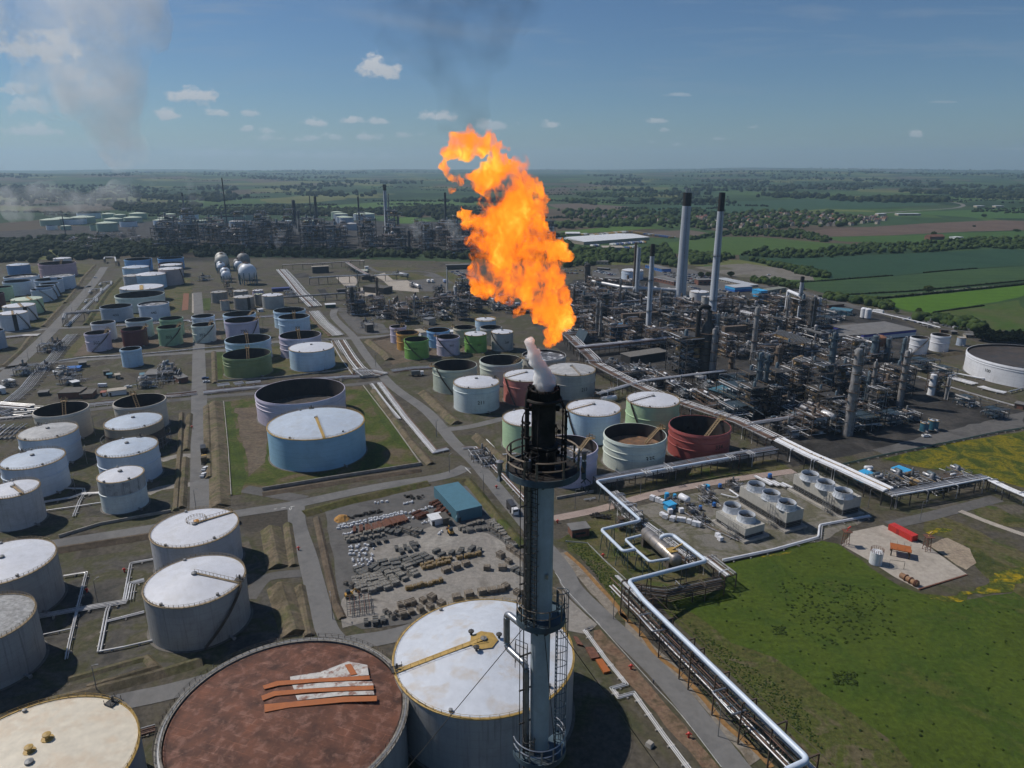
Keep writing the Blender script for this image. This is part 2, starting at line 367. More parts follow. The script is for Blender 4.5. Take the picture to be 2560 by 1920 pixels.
G_tarmac=ground_mat('tarmac',[(0.085,0.082,0.080),(0.12,0.115,0.11),(0.10,0.097,0.093)],0.06,fine=0.5,fine_amt=0.16)
G_road=ground_mat('road_surface',[(0.13,0.128,0.126),(0.165,0.162,0.158),(0.15,0.146,0.14)],0.05,fine=0.4,fine_amt=0.12)
G_gravel=ground_mat('pale_gravel',[(0.18,0.165,0.145),(0.26,0.24,0.215),(0.22,0.205,0.185),(0.30,0.28,0.25)],0.05,fine=0.7,fine_amt=0.22,bump=0.3)
G_conc=ground_mat('concrete_slab',[(0.30,0.265,0.225),(0.38,0.34,0.29),(0.34,0.30,0.26)],0.08,fine=0.6,fine_amt=0.16)
G_pink=ground_mat('pink_concrete',[(0.30,0.235,0.205),(0.34,0.27,0.235)],0.08,fine=0.6,fine_amt=0.15)
G_dirt=ground_mat('bare_dirt',[(0.085,0.066,0.048),(0.13,0.10,0.072),(0.105,0.085,0.06)],0.06,fine=0.5,fine_amt=0.35,bump=0.4)
G_dark=ground_mat('shade_dark_ground',[(0.022,0.021,0.020),(0.040,0.038,0.036),(0.065,0.06,0.055)],0.045,fine=0.5,fine_amt=0.35)  # dark grey ground, with the units' shadow painted into its colour
G_olive=ground_mat('rough_grass',[(0.045,0.055,0.015),(0.085,0.08,0.028),(0.10,0.085,0.045),(0.06,0.075,0.018)],0.06,fine=0.6,fine_amt=0.45,bump=0.5)
G_green=ground_mat('green_grass',[(0.035,0.052,0.010),(0.05,0.074,0.012),(0.066,0.075,0.022)],0.05,fine=0.7,fine_amt=0.4,bump=0.5)
G_tanbund=ground_mat('bund_earth',[(0.085,0.072,0.045),(0.15,0.12,0.082),(0.10,0.095,0.045)],0.09,fine=0.6,fine_amt=0.4,bump=0.5)
G_line=mat('road_paint',(0.62,0.62,0.60),0.7,var=0.35,scale=1.2,obj=False)
sheet('refinery_yard',[(-900,-150),(-900,480),('D',-700,600),('D',-200,575),('D',300,556),('D',640,556),('D',1010,566),('D',1240,574),('D',1480,570),('D',1640,592),('D',1830,645),('D',2040,690),('D',2212,722),('D',2500,790),(900,300),(900,-150)],0.0,G_plant,wob=3)
sheet('refinery_ground',[('D',-300,520),('D',0,500),('D',330,478),('D',700,476),('D',1030,480),('D',1180,500),('D',1210,540),('D',1010,552),('D',640,540),('D',300,530),('D',-300,560)],0.06,G_dark,wob=6)
GM=ground_mat('meadow_grass',[(0.036,0.060,0.006),(0.050,0.074,0.008),(0.060,0.088,0.010),(0.042,0.072,0.008),(0.080,0.088,0.020)],0.028,fine=0.55,fine_amt=0.35,bump=0.8,contrast=(0.33,0.67))
sheet('meadow',[('C',250,325),('C',640,235),('C',900,180),('C',1020,205),('C',1230,365),('C',1420,480),('C',1650,560),('C',1900,560),('C',2300,470),('C',2800,700),(260,60),(80,60),('x',2100,1700),('x',1830,1330),('x',1540,990),('x',1260,715),('x',1020,480),('x',720,190),('x',560,20),('w',1560,1270),('w',2074,1130)],0.06,GM,wob=0.8)
G_bank=ground_mat('meadow_bank',[(0.050,0.060,0.014),(0.080,0.078,0.026),(0.066,0.080,0.016),(0.105,0.088,0.048)],0.09,fine=0.7,fine_amt=0.5,bump=0.8)
sheet('grass_bank',[('x',560,0),('x',900,120),('x',1300,420),('x',1700,560),('x',2000,760),('C',900,1150),('C',1200,1360),('C',1500,1640),(40,95),('x',2000,1560),('x',1500,960),('x',1010,470)],0.09,G_bank,wob=1.5)
sheet('grass_bank',[('w',480,640),('w',700,660),('w',1090,1030),('w',1040,1330),('w',800,980),('w',640,800),('w',500,730)],0.09,G_bank,wob=1.0)
sheet('grass_bank',[('w',380,630),('w',760,400),('w',950,340),('w',1000,480),('w',1300,700),('w',1500,900),('w',1900,830),('w',2000,1130),('w',1500,1260),('w',1100,1030),('w',700,660)],0.05,G_olive,wob=1.0)
G_flow=ground_mat('flower_meadow',[(0.040,0.058,0.008),(0.06,0.076,0.010),(0.12,0.112,0.010),(0.17,0.14,0.008),(0.06,0.075,0.012)],0.09,fine=0.9,fine_amt=0.7,bump=0.6)
sheet('flower_meadow',[('H',980,1130),('H',1300,1060),('H',1640,985),('H',2000,925),('H',2300,880),('H',2600,1400),('H',2212,1380),('H',1850,1270),('H',1650,1240),('H',1300,1200)],0.08,G_flow,wob=1.2)
G_yel=ground_mat('yellow_flowers',[(0.05,0.066,0.012),(0.075,0.088,0.014),(0.28,0.20,0.006)],0.22,fine=1.0,fine_amt=0.6,bump=0.5)
sheet('yellow_flowers',[('PD',900,1590),('PD',1150,1610),('PD',1480,1570),('PD',1700,1400),('PD',1900,1300),('PD',2100,1290),('PD',2000,1480),('PD',1600,1600),('PD',1300,1670),('PD',1000,1650)],0.11,G_yel,wob=1.5,step=3)
sheet('yellow_flowers',[('PD',930,915),('PD',1080,870),('PD',1240,885),('PD',1200,915),('PD',1060,920),('PD',990,950)],0.11,G_yel,wob=0.8,step=3)
sheet('yellow_flowers',[('CT',1400,850),('CT',1640,815),('CT',1620,835),('CT',1400,868)],0.11,G_yel,wob=0.4,step=2)
sheet('rough_grass',[('PD',940,760),('PD',1100,740),('PD',1330,820),('PD',1700,1020),('PD',2100,1200),('PD',2100,1700),('PD',1600,1420),('PD',1480,1290),('PD',1400,1080),('PD',1150,980),('PD',900,900)],0.09,G_olive,wob=1.5)
sheet('rough_grass',[('PD',1330,600),('PD',1700,640),('PD',2100,820),('PD',2200,900),('PD',1800,850),('PD',1500,760)],0.09,G_olive,wob=1.5)
sheet('storage_yard',[('YD',190,350),('YD',700,260),('YD',1180,130),('YD',1330,150),('YD',1560,130),('YD',1760,410),('YD',2120,760),('YD',2120,1240),('YD',1200,1420),('YD',560,1500),('YD',400,1420),('YD',300,1000)],0.08,G_tarmac,wob=0.6)
sheet('storage_yard',[('YD',620,760),('YD',700,660),('YD',1000,600),('YD',1240,500),('YD',1480,520),('YD',1760,590),('YD',1980,740),('YD',2080,920),('YD',2120,1200),('YD',1300,1330),('YD',700,1400),('YD',380,1480),('YD',330,1330),('YD',430,1120),('YD',840,1080),('YD',1100,960),('YD',700,880)],0.11,G_gravel,wob=1.6)
sheet('concrete_slab',[('PD',140,910),('PD',470,840),('PD',1000,1100),('PD',1390,1380),('PD',860,1545),('PD',600,1410),('PD',320,1230),('PD',20,1060)],0.14,G_conc)
sheet('concrete_slab',[('PD',970,1060),('PD',1180,980),('PD',1420,1100),('PD',1490,1250),('PD',1380,1330),('PD',1100,1150)],0.12,ground_mat('cracked_concrete',[(0.25,0.20,0.15),(0.33,0.27,0.2)],0.2,fine=0.9,fine_amt=0.3,bump=0.5),wob=0.9,step=3)
sheet('cooling_yard',[('CT',390,470),('CT',760,380),('CT',1230,290),('CT',1650,200),('CT',2000,380),('CT',2300,540),('CT',1850,740),('CT',1500,800),('CT',1080,900),('CT',900,830),('CT',560,590),('CT',500,540)],0.07,ground_mat('cooling_yard',[(0.12,0.11,0.095),(0.19,0.175,0.15),(0.10,0.095,0.06),(0.16,0.15,0.13)],0.06,fine=0.6,fine_amt=0.25,bump=0.3),wob=1.0)
sheet('process_ground',[('i',-300,900),('i',0,600),('i',300,330),('i',1500,280),('i',2212,350),('j',1500,560),('k',600,750),('k',1200,950),('k',1500,1300),('H',1270,420),('H',1800,640),('H',2212,720),('H',2300,860),('H',1640,965),('H',900,1065),('H',500,1130),('G',1660,1200),('G',1300,900),('G',700,600),('G',200,400),('i',400,1600)],0.03,G_dark,wob=1.5)
sheet('process_slab',[('o',950,80),('o',1400,150),('o',1420,230),('o',1230,200),('o',980,150)],0.08,G_conc)
sheet('process_slab',[('o',550,720),('o',1000,660),('o',1300,640),('o',1100,760),('o',620,780)],0.08,G_tarmac,wob=0.8)
sheet('process_slab',[('H',900,1050),('H',1500,900),('H',2212,720),('H',2212,860),('H',1640,965),('H',1000,1090)],0.08,G_tarmac,wob=0.8)
sheet('process_slab',[('l',140,790),('l',290,770),('l',520,900),('l',760,940),('l',860,1060),('l',560,1090),('l',400,1070),('l',250,920)],0.08,G_tarmac,wob=0.6)
sheet('loading_yard',[('l',420,440),('l',600,430),('l',700,540),('l',440,560)],0.08,G_conc)
sheet('loading_yard',[('l',640,270),('l',780,230),('l',900,330),('l',1090,330),('l',1250,430),('l',1260,500),('l',900,470),('l',760,340)],0.08,G_conc)
sheet('loading_yard',[('l',1100,330),('l',1420,240),('l',1640,360),('l',1640,500),('l',1280,480)],0.09,G_tarmac)
sheet('loading_yard',[('l',100,290),('l',350,270),('l',420,340),('l',380,410),('l',220,410)],0.09,G_conc)
sheet('car_park',[('i',560,200),('i',900,170),('i',980,300),('i',560,300)],0.09,G_tarmac)
sheet('car_park',[('d',1480,1180),('d',1850,1200),('d',2300,1300),('d',2300,1470),('d',1560,1440)],0.09,G_tarmac)
sheet('car_park',[('l',1640,210),('l',1960,160),('l',2150,330),('l',2000,330)],0.09,G_tarmac)
sheet('tank_basin',[('E',130,380),('E',240,190),('E',640,160),('E',1150,110),('E',1360,370),('E',640,430),('E',160,470)],0.05,G_olive,wob=0.8)
sheet('tank_basin',[('E',205,640),('E',480,600),('E',1250,510),('E',1420,500),('E',1900,1180),('E',1100,1310),('E',520,1400),('E',270,1450)],0.05,ground_mat('basin_grass',[(0.040,0.055,0.010),(0.060,0.078,0.014),(0.085,0.075,0.03),(0.11,0.085,0.055)],0.05,fine=0.6,fine_amt=0.4,bump=0.5),wob=0.8)
sheet('bare_earth',[('E',300,690),('E',560,680),('E',600,900),('E',560,1160),('E',420,1290),('E',390,1050),('E',340,850)],0.09,G_dirt,wob=1.2)
sheet('grass_strip',[('L',1935,640),('L',1990,640),('L',2080,1050),('L',2130,1300),('L',2080,1440),('L',1990,1440)],0.11,G_green,wob=0.8,step=4)
sheet('grass_strip',[('E',1420,510),('E',1520,600),('E',1720,860),('E',1840,1060),('E',1700,1000),('E',1500,720)],0.11,G_green,wob=0.8,step=4)
sheet('grass_strip',[('E',130,200),('E',200,200),('E',190,460),('E',150,470)],0.11,G_green,wob=0.6,step=4)
sheet('tank_basin',[('l',560,1150),('l',860,1110),('l',1400,1300),('F',780,140),('F',560,215),('F',0,270),('l',900,1500),('l',700,1350)],0.05,G_dirt,wob=1.0)
sheet('tank_basin',[('F',20,440),('F',520,250),('F',1000,250),('F',1560,480),('F',1780,580),('G',1180,960),('G',900,1180),('F',2150,1250),('F',1180,1460),('F',1000,1250),('F',800,1080),('F',500,920),('F',300,790)],0.05,G_plant)
sheet('green_verge',[('CT',270,330),('CT',900,160),('CT',1500,90),('CT',1640,165),('CT',900,300),('CT',330,400)],0.08,G_olive,wob=0.6)
sheet('tank_basin',[('m',430,1000),('m',1150,740),('m',1990,760),('m',1940,1650),('L',1500,1590),('L',400,1659),('L',0,1500),('L',0,1200)],0.05,ground_mat('west_basin',[(0.045,0.042,0.036),(0.075,0.068,0.055),(0.06,0.062,0.026),(0.10,0.082,0.06)],0.06,fine=0.6,fine_amt=0.4,bump=0.4),wob=1.0)
sheet('tank_basin',[('A',380,330),('A',960,220),('A',1560,130),('A',1720,400),('A',1850,700),('A',1800,830),('A',1250,960),('A',420,1120),('A',-200,1250),('A',-200,400)],0.05,ground_mat('south_basin',[(0.05,0.048,0.043),(0.085,0.078,0.068),(0.062,0.062,0.030),(0.11,0.095,0.075)],0.06,fine=0.6,fine_amt=0.35,bump=0.3),wob=0.8)
sheet('tank_basin',[('g',100,300),('g',900,260),('g',1040,280),('g',800,560),('g',560,880),('g',460,960),('g',-100,1010)],0.05,G_olive,wob=1.0)
sheet('tank_basin',[('g',1330,440),('g',2100,420),('g',2130,560),('g',1960,800),('g',1500,890),('g',960,930)],0.05,G_olive,wob=1.0)
sheet('tank_basin',[('g',950,1080),('g',1900,1000),('h',650,980),('h',700,1140),('g',2000,1180),('g',780,1290)],0.05,G_dirt,wob=1.0)
sheet('green_verge',[('g',660,1300),('g',930,1040),('g',950,1120),('g',790,1310)],0.09,G_olive)
sheet('green_verge',[('h',1840,880),('h',1920,1100),('h',1680,1030),('h',1660,870)],0.09,G_olive)
sheet('clay_strip',[('g',2030,590),('g',2090,590),('g',2080,770),('g',2010,780)],0.09,mat('clay',(0.20,0.085,0.045),0.9,var=0.3,obj=False))
sheet('green_verge',[('v',40,930),('v',200,920),('v',190,1150),('v',30,1150)],0.09,G_green)
sheet('dark_plot',[('h',1480,380),('h',1600,360),('h',1680,410),('h',1500,420)],0.09,G_dark)
sheet('dark_plot',[('h',1740,545),('h',1820,540),('h',1910,640),('h',1800,640)],0.09,G_dark)
sheet('green_verge',[('l',600,150),('l',1000,160),('l',1320,170),('l',1100,200),('l',700,210)],0.07,G_olive)
sheet('green_verge',[('l',800,240),('l',1150,230),('l',1450,300),('l',1250,330),('l',900,320)],0.10,G_olive)
sheet('green_verge',[('l',1430,240),('l',1640,210),('l',1900,300),('l',2000,440),('l',1640,340)],0.10,G_olive)
RD1=[('x',2000,2450),('x',1345,1650),('x',680,815),('x',125,265),('w',560,1130),('w',400,860),('F',760,1500),('F',480,1165),('F',290,985),('F',60,720),('E',1650,490),('E',1440,240),('E',1320,70),('h',1930,860),('l',90,740)]
strip('road',RD1,6.8,0.16,G_road)
strip('road',[('A',-400,330),('A',0,265),('A',370,200),('A',950,110),('E',342,1600),('E',780,1530),('E',1500,1380),('E',2100,1280),('F',400,1200)],7,0.14,G_road)
strip('road',[('E',830,1530),('YD',-60,520),('YD',30,800),('YD',120,1150),('YD',210,1480),('YD',330,1640)],7,0.15,G_road)
strip('road',[('A',200,1340),('A',800,1215),('A',1200,1125),('B',-250,905),('B',30,840),('B',330,790),('B',800,640)],7,0.13,G_road)
strip('road',[('L',1740,1620),('L',1735,1400),('L',1728,1000),('L',1720,600),('L',1718,215),('r',1890,560),('r',1870,230)],9,0.13,G_road)
strip('road',[('L',-200,372),('L',0,350),('L',500,292),('L',1200,240),('L',1960,190),('h',1250,1128),('h',1800,1110),('l',0,1150),('l',330,1135),('l',860,1100)],8,0.12,G_road)
strip('road',[('g',-80,1640),('g',150,1400),('g',350,1220),('g',600,970),('g',860,680),('g',1060,440),('g',1150,300)],10,0.12,G_road)
strip('road',[('g',60,1022),('g',480,988),('g',620,975),('g',1000,962)],8,0.11,G_road)
strip('road',[('L',0,800),('L',780,705),('L',1700,605),('E',500,562),('E',1300,490),('E',1640,455)],6,0.11,G_tarmac)
strip('road',[('F',190,880),('F',440,850),('F',740,780),('F',1000,760)],6,0.11,G_road)
strip('track',[('m',1780,1290),('m',1960,1240),('m',2160,1235)],5,0.10,G_gravel)
strip('track',[('m',1620,1659),('m',1800,1590),('m',2160,1545)],5,0.10,G_gravel)
strip('track',[('A',1600,560),('A',1680,450),('A',1760,410),('A',1980,390)],5,0.10,G_tarmac)
strip('road',[('E',380,1390),('E',560,1420),('E',900,1480)],7,0.105,G_tarmac)
strip('path',[('w',340,400),('w',700,330),('w',960,265),('CT',600,350),('CT',1100,260),('CT',1660,180)],5,0.12,G_pink)
strip('road',[('PD',540,840),('PD',900,760),('PD',1300,660),('PD',1720,550)],6,0.12,G_tarmac)
strip('path',[('PD',1310,685),('PD',1650,820),('PD',2050,960)],3.2,0.13,G_conc)
strip('road',[('h',2212,820),('l',30,720),('l',260,730),('l',700,720)],7,0.11,G_tarmac)
strip('road',[('l',560,150),('l',640,200),('l',780,225),('l',1100,210),('l',1400,230),('l',1700,370)],7,0.11,G_tarmac)
strip('road',[('d',1850,1220),('e',350,1290),('e',700,1370),('j',1500,460),('k',0,590),('k',700,770),('k',1300,880),('k',2212,1080),('k',2700,1230)],15,0.12,G_tarmac)
strip('lane',[('k',380,615),('k',640,596),('k',1100,545),('k',1700,480),('k',2212,432),('k',2700,390)],6,0.14,ground_mat('lane_surface',[(0.15,0.145,0.13),(0.19,0.18,0.16)],0.05))
strip('lane',[('f',600,385),('f',900,410),('f',1300,450),('f',1530,490),('f',1450,530),('f',1000,560),('f',600,590)],14,0.14,MATS['lane_surface'])
strip('gravel_strip',[('r',1870,600),('r',1860,240)],10,0.10,G_conc)
def line_mark(pts,w=0.12,z=0.20,dash=None):
 P=smooth_path(pts_at(pts,z));m=MB();L,Q=offset_path(P,-w/2),offset_path(P,w/2)
 for i in range(len(P)-1):
  if dash and i%2:continue
  m.add([L[i],Q[i],Q[i+1],L[i+1]],[(0,1,2,3)])
 o=m.build('road_marking',G_line);tag(o,kind='structure')
 if o.data.polygons[0].normal.z<0:o.data.flip_normals()
line_mark([('x',-40,215),('x',15,270),('x',540,850),('x',800,1130),('x',1200,1650)],0.13)
line_mark([('w',365,960),('w',420,1040),('w',440,1090),('w',640,1310),('w',830,1500)],0.13)
line_mark([('E',640,1565),('E',840,1535)],0.35,dash=True)
line_mark([('F',390,1205),('F',440,1255)],0.35)
mt=MB()
for a,b in((('E',770,1555),('E',780,1575)),(('E',780,1575),('E',795,1552)),(('E',795,1552),('E',770,1555))):
 p,q=at(*a,0.2),at(*b,0.2);d=(q-p).normalized();n=Vector((d.y,-d.x,0))*0.12;mt.add([p-n,p+n,q+n,q-n],[(0,1,2,3)])
tag(mt.build('road_marking',G_line),kind='structure')
G_ochre=ground_mat('ochre_ditch',[(0.22,0.115,0.042),(0.26,0.15,0.06),(0.19,0.11,0.05)],0.2,fine=0.6,fine_amt=0.25)
strip('ditch',[('w',470,750),('w',640,900),('w',800,1080),('w',960,1250),('w',1090,1420),('x',210,140),('x',420,350),('x',560,540),('x',800,730),('x',1030,980),('x',1230,1220),('x',1500,1450),('x',1700,1650)],1.5,0.13,G_ochre)
sheet('roadside_dirt',[('x',250,200),('x',800,700),('x',1200,1150),('x',1600,1560),('x',1480,1640),('x',1080,1130),('x',760,770),('x',250,290)],0.10,ground_mat('roadside_dirt',[(0.15,0.125,0.095),(0.24,0.21,0.175),(0.18,0.16,0.13)],0.15,fine=0.7,fine_amt=0.3,bump=0.4),wob=0.6,step=4)
sheet('roadside_dirt',[('x',-60,300),('x',0,290),('x',500,850),('x',840,1230),('x',1180,1660),('x',1010,1660),('x',560,1110),('x',270,810),('x',-60,440)],0.10,ground_mat('verge_dirt',[(0.14,0.085,0.055),(0.18,0.12,0.08),(0.10,0.075,0.045)],0.15,fine=0.8,fine_amt=0.4,bump=0.5),wob=0.5,step=4)
sheet('roadside_dirt',[('w',370,760),('w',480,740),('w',700,940),('w',900,1160),('w',1030,1340),('w',960,1440),('w',800,1230),('w',500,900)],0.10,MATS['roadside_dirt'],wob=0.6,step=4)
sheet('roadside_dirt',[('w',430,1130),('w',520,1240),('w',800,1500),('w',700,1600),('w',480,1560)],0.10,G_gravel,wob=1.0,step=4)
def bund(pts,w=5.0,h=1.6,m=None,top=1.0):
 P=pts_at(pts);n=len(P);rows=[offset_path(P,d)for d in(-w/2,-top/2,top/2,w/2)]
 vs=[]
 for r_,z in zip(rows,(0.0,h,h,0.0)):vs+=[(p.x,p.y,z+0.02)for p in r_]
 fs=[(k*n+i,(k+1)*n+i,(k+1)*n+i+1,k*n+i+1)for k in range(3)for i in range(n-1)]
 fs+=[(0,n,2*n,3*n),(n-1,4*n-1,3*n-1,2*n-1)]
 o=MB().add(vs,fs).build('earth_bund',m or G_tanbund);tag(o,kind='structure')
 bm=bmesh.new();bm.from_mesh(o.data);bmesh.ops.recalc_face_normals(bm,faces=bm.faces);bm.to_mesh(o.data);bm.free();return o
bund([('L',1850,650),('L',1880,1000),('L',1900,1550)],9,1.8)
bund([('L',1790,680),('L',1800,1000),('L',1810,1300)],5,1.2)
bund([('L',1570,740),('L',1560,1000),('L',1520,1580)],3,1.2)
bund([('L',1640,750),('L',1610,1060)],4,1.2);bund([('L',1600,1130),('L',1570,1560)],4,1.2)
bund([('A',380,250),('A',960,160),('A',1540,70)],5,1.6,G_dirt)
bund([('A',1740,110),('A',1790,360)],8,1.8);bund([('A',1800,480),('A',1900,790)],9,2.0)
bund([('A',1850,80),('A',1890,350)],4,1.0);bund([('A',1930,480),('A',1990,800)],4,1.0)
bund([('A',440,1080),('A',940,940),('A',1000,1000),('A',560,1130)],3,0.8);bund([('A',300,1230),('A',1000,1050),('A',1300,960)],5,1.4)
bund([('l',560,1180),('l',800,1370),('l',860,1440)],8,2.0);bund([('l',560,1180),('l',860,1120)],5,1.4,G_dirt)
bund([('F',30,560),('F',270,790),('F',320,830)],8,2.0);bund([('F',490,940),('F',700,1130),('F',1000,1420)],7,2.0)
bund([('F',0,300),('F',400,240),('F',560,235)],4,1.2);bund([('YD',140,380),('YD',230,330)],4,0.8)
bund([('YD',120,440),('YD',200,800),('YD',300,1250),('YD',370,1400)],3,0.8,G_dirt)
bund([('YD',0,400),('YD',500,260),('YD',1180,110)],7,1.4,G_olive);bund([('YD',1400,90),('YD',1560,80),('YD',1700,250),('YD',1900,500),('YD',2110,720)],5,1.2,G_olive)
bund([('g',340,1080),('g',230,1230),('g',40,1400),('g',-100,1420)],5,1.4);bund([('g',690,730),('g',480,960)],5,1.4);bund([('g',1050,280),('g',920,420),('g',830,560),('g',720,700)],5,1.4)
bund([('g',1330,430),('g',1180,590),('g',950,940)],6,1.8,G_olive);bund([('E',120,210),('E',130,480)],4,1.2);bund([('E',1160,150),('E',1290,330),('E',1330,400)],5,1.4)
bund([('E',540,1440),('E',1100,1350),('E',1900,1230)],5,1.2,G_dirt);bund([('E',1500,540),('E',1800,960),('E',2000,1180)],5,1.2)
bund([('k',1260,1430),('k',1700,1370),('k',1990,1330)],6,2.0)
def field(name,pts,cols,scale=0.02,lines=None,z=0.05,fine=0.15,fine_amt=0.2):
 sheet('field',pts,z,ground_mat(name,cols,scale,fine=fine,fine_amt=fine_amt,lines=lines),wob=2.0,step=20)
ANG=atan2(*(lambda d:(d.y,d.x))(at('k',2212,560)-at('k',100,560)))
field('field_dark',[('e',760,1090),('f',0,1075),('f',660,1048),('f',1880,985),('f',2400,1000),('f',2600,1140),('f',1600,1200),('f',760,1278),('f',0,1338),('e',1660,1320),('e',1300,1190)],[(0.018,0.048,0.024),(0.024,0.060,0.030),(0.02,0.052,0.024)],0.01)
field('field_rows',[('e',1200,1360),('e',1660,1335),('f',0,1345),('f',760,1285),('f',1600,1210),('f',2600,1150),('f',2600,1310),('f',1600,1400),('f',1000,1470),('f',400,1525),('f',60,1490),('e',1500,1450)],[(0.032,0.066,0.024),(0.042,0.080,0.026)],0.01,lines=(-ANG,24,0.35),z=0.06)
field('field_bright',[('f',520,1560),('f',1200,1490),('f',1700,1440),('f',2600,1340),('k',2700,570),('k',2212,660),('k',1800,740),('k',1420,790),('k',1100,740),('k',800,650)],[(0.058,0.125,0.010),(0.070,0.145,0.012)],0.01,lines=(-ANG,20,0.25),z=0.07)
field('field_rough',[('k',1400,800),('k',1800,745),('k',2700,610),('k',2900,1000),('k',2212,1040),('k',1900,960),('k',1600,880)],[(0.045,0.085,0.014),(0.06,0.085,0.02),(0.075,0.085,0.03)],0.03,z=0.06)
field('field_pasture',[('d',1560,920),('e',100,890),('e',500,850),('e',900,855),('e',1720,925),('e',1830,960),('e',1400,1000),('e',640,1050),('e',100,1050),('d',1620,1020)],[(0.042,0.085,0.016),(0.055,0.10,0.02),(0.05,0.09,0.018)],0.012)
field('field_plough',[('e',1450,785),('f',0,765),('f',600,735),('f',1130,700),('f',1900,665),('f',2500,680),('f',2500,770),('f',1600,790),('f',700,835),('f',0,845),('e',1680,840)],[(0.10,0.068,0.050),(0.125,0.088,0.066)],0.012,lines=(-ANG,14,0.12))
field('field_green',[('e',1400,830),('e',1680,850),('f',0,850),('f',900,835),('f',1700,800),('f',2500,775),('f',2500,870),('f',1500,890),('f',800,920),('f',200,900)],[(0.042,0.085,0.018),(0.05,0.10,0.02)],0.012,z=0.06)
field('field_fallow',[('e',160,1190),('e',480,1160),('e',740,1145),('e',1100,1195),('e',1460,1270),('e',1480,1330),('e',1100,1320),('e',600,1290)],[(0.13,0.118,0.10),(0.17,0.155,0.135),(0.10,0.095,0.06)],0.02)
field('field_brown',[('d',1430,795),('d',1850,772),('d',2140,812),('d',1870,865),('d',1600,850)],[(0.105,0.082,0.065),(0.12,0.095,0.075)],0.012)
field('field_lime',[('d',370,795),('d',1100,732),('d',1520,752),('d',1300,770),('d',700,812)],[(0.062,0.115,0.018),(0.07,0.13,0.02)],0.012)
field('field_wheat',[('d',1260,560),('d',1900,480),('e',0,480),('e',1200,440),('e',2212,430),('f',900,440),('f',1300,490),('f',300,545),('e',1300,560),('e',500,585)],[(0.026,0.062,0.030),(0.032,0.072,0.034)],0.006)
field('field_light',[('e',1380,560),('e',1700,535),('f',0,540),('f',560,560),('f',560,575),('e',1900,570)],[(0.10,0.125,0.03),(0.115,0.135,0.035)],0.006,z=0.07)
field('field_east',[('f',900,585),('f',1400,560),('f',2500,520),('f',2500,650),('f',1700,640),('f',1100,600)],[(0.045,0.095,0.022),(0.05,0.105,0.025)],0.006)
field('field_soil',[('d',300,490),('d',620,480),('d',1200,515),('d',1200,560),('d',420,540)],[(0.10,0.078,0.06),(0.115,0.09,0.07)],0.006)
field('field_strip',[('c',-400,520),('c',60,505),('c',900,452),('c',1750,440),('c',1750,490),('c',900,545),('c',300,560)],[(0.055,0.105,0.022),(0.065,0.12,0.025)],0.006)
field('field_close',[('c',810,650),('c',1000,632),('c',1250,672),('c',1000,702),('c',830,700)],[(0.065,0.13,0.022),(0.075,0.14,0.025)],0.006,z=0.08)
field('field_west',[('b',60,535),('b',700,515),('b',780,560),('b',200,565)],[(0.06,0.11,0.022),(0.07,0.12,0.025)],0.006)
# ------------------------------------------------------------------ storage tanks
def short(s):
 for w in(' with ',' beside ',' behind ',' among ',' near ',' in ',' under ',' numbered ',' standing ',' by ',' at ',' between ',' right ',' close ',','):s=s.split(w)[0]
 return 'the '+s
LANDMARKS=[]
TM={}
def paint(key,col,streak=0.26,dirt_amt=0.2,dirt=None,seam=0.55,var=0.10,dscale=0.12,rough=0.5):
 TM[key]=mat('paint_'+key,col,rough,0.0,var=var,scale=0.08,streak=streak,dirt=dirt,dirt_amt=dirt_amt,dirt_scale=dscale,seam=seam)
paint('lavender',(0.56,0.51,0.62));paint('lilac',(0.50,0.46,0.58));paint('paleblue',(0.47,0.62,0.74));paint('blue',(0.29,0.50,0.66),streak=.08)
paint('olive',(0.20,0.26,0.11));paint('sage',(0.27,0.42,0.26));paint('lime',(0.19,0.40,0.085));paint('maroon',(0.10,0.018,0.024),dirt=(0.16,0.05,0.03))
paint('brick',(0.33,0.078,0.068),dirt=(0.25,0.05,0.05));paint('red',(0.48,0.17,0.145));paint('orange',(0.55,0.28,0.055));paint('white',(0.70,0.71,0.74))
paint('cream',(0.60,0.55,0.47));paint('mint',(0.46,0.64,0.40));paint('khaki',(0.46,0.51,0.42));paint('offwhite',(0.62,0.68,0.61));paint('icewhite',(0.63,0.70,0.70))
paint('concrete',(0.26,0.25,0.235),streak=.7,dirt=(0.07,0.065,0.06),dirt_amt=.4);paint('ashgrey',(0.42,0.42,0.40),streak=.4,dirt=(0.22,0.21,0.19),dirt_amt=.35)
paint('bluegrey',(0.36,0.42,0.50));paint('skyblue',(0.24,0.46,0.76));paint('beige',(0.55,0.50,0.38));paint('navy',(0.10,0.16,0.26));paint('pink',(0.52,0.36,0.42));paint('dustypink',(0.46,0.37,0.36),streak=.35,dirt=(0.25,0.2,0.2))
paint('deepblue',(0.12,0.27,0.50));paint('seagreen',(0.30,0.40,0.31),streak=.05);paint('greystreak',(0.34,0.34,0.335),streak=.75,dirt=(0.12,0.115,0.11),dirt_amt=.25);paint('tan',(0.34,0.285,0.215));paint('teal',(0.035,0.13,0.19))
paint('paleiron',(0.50,0.50,0.52),streak=.6,dirt=(0.2,0.19,0.17),dirt_amt=.25);paint('greyblue',(0.30,0.36,0.44));paint('bluewhite',(0.56,0.64,0.74));paint('lightblue',(0.50,0.66,0.80))
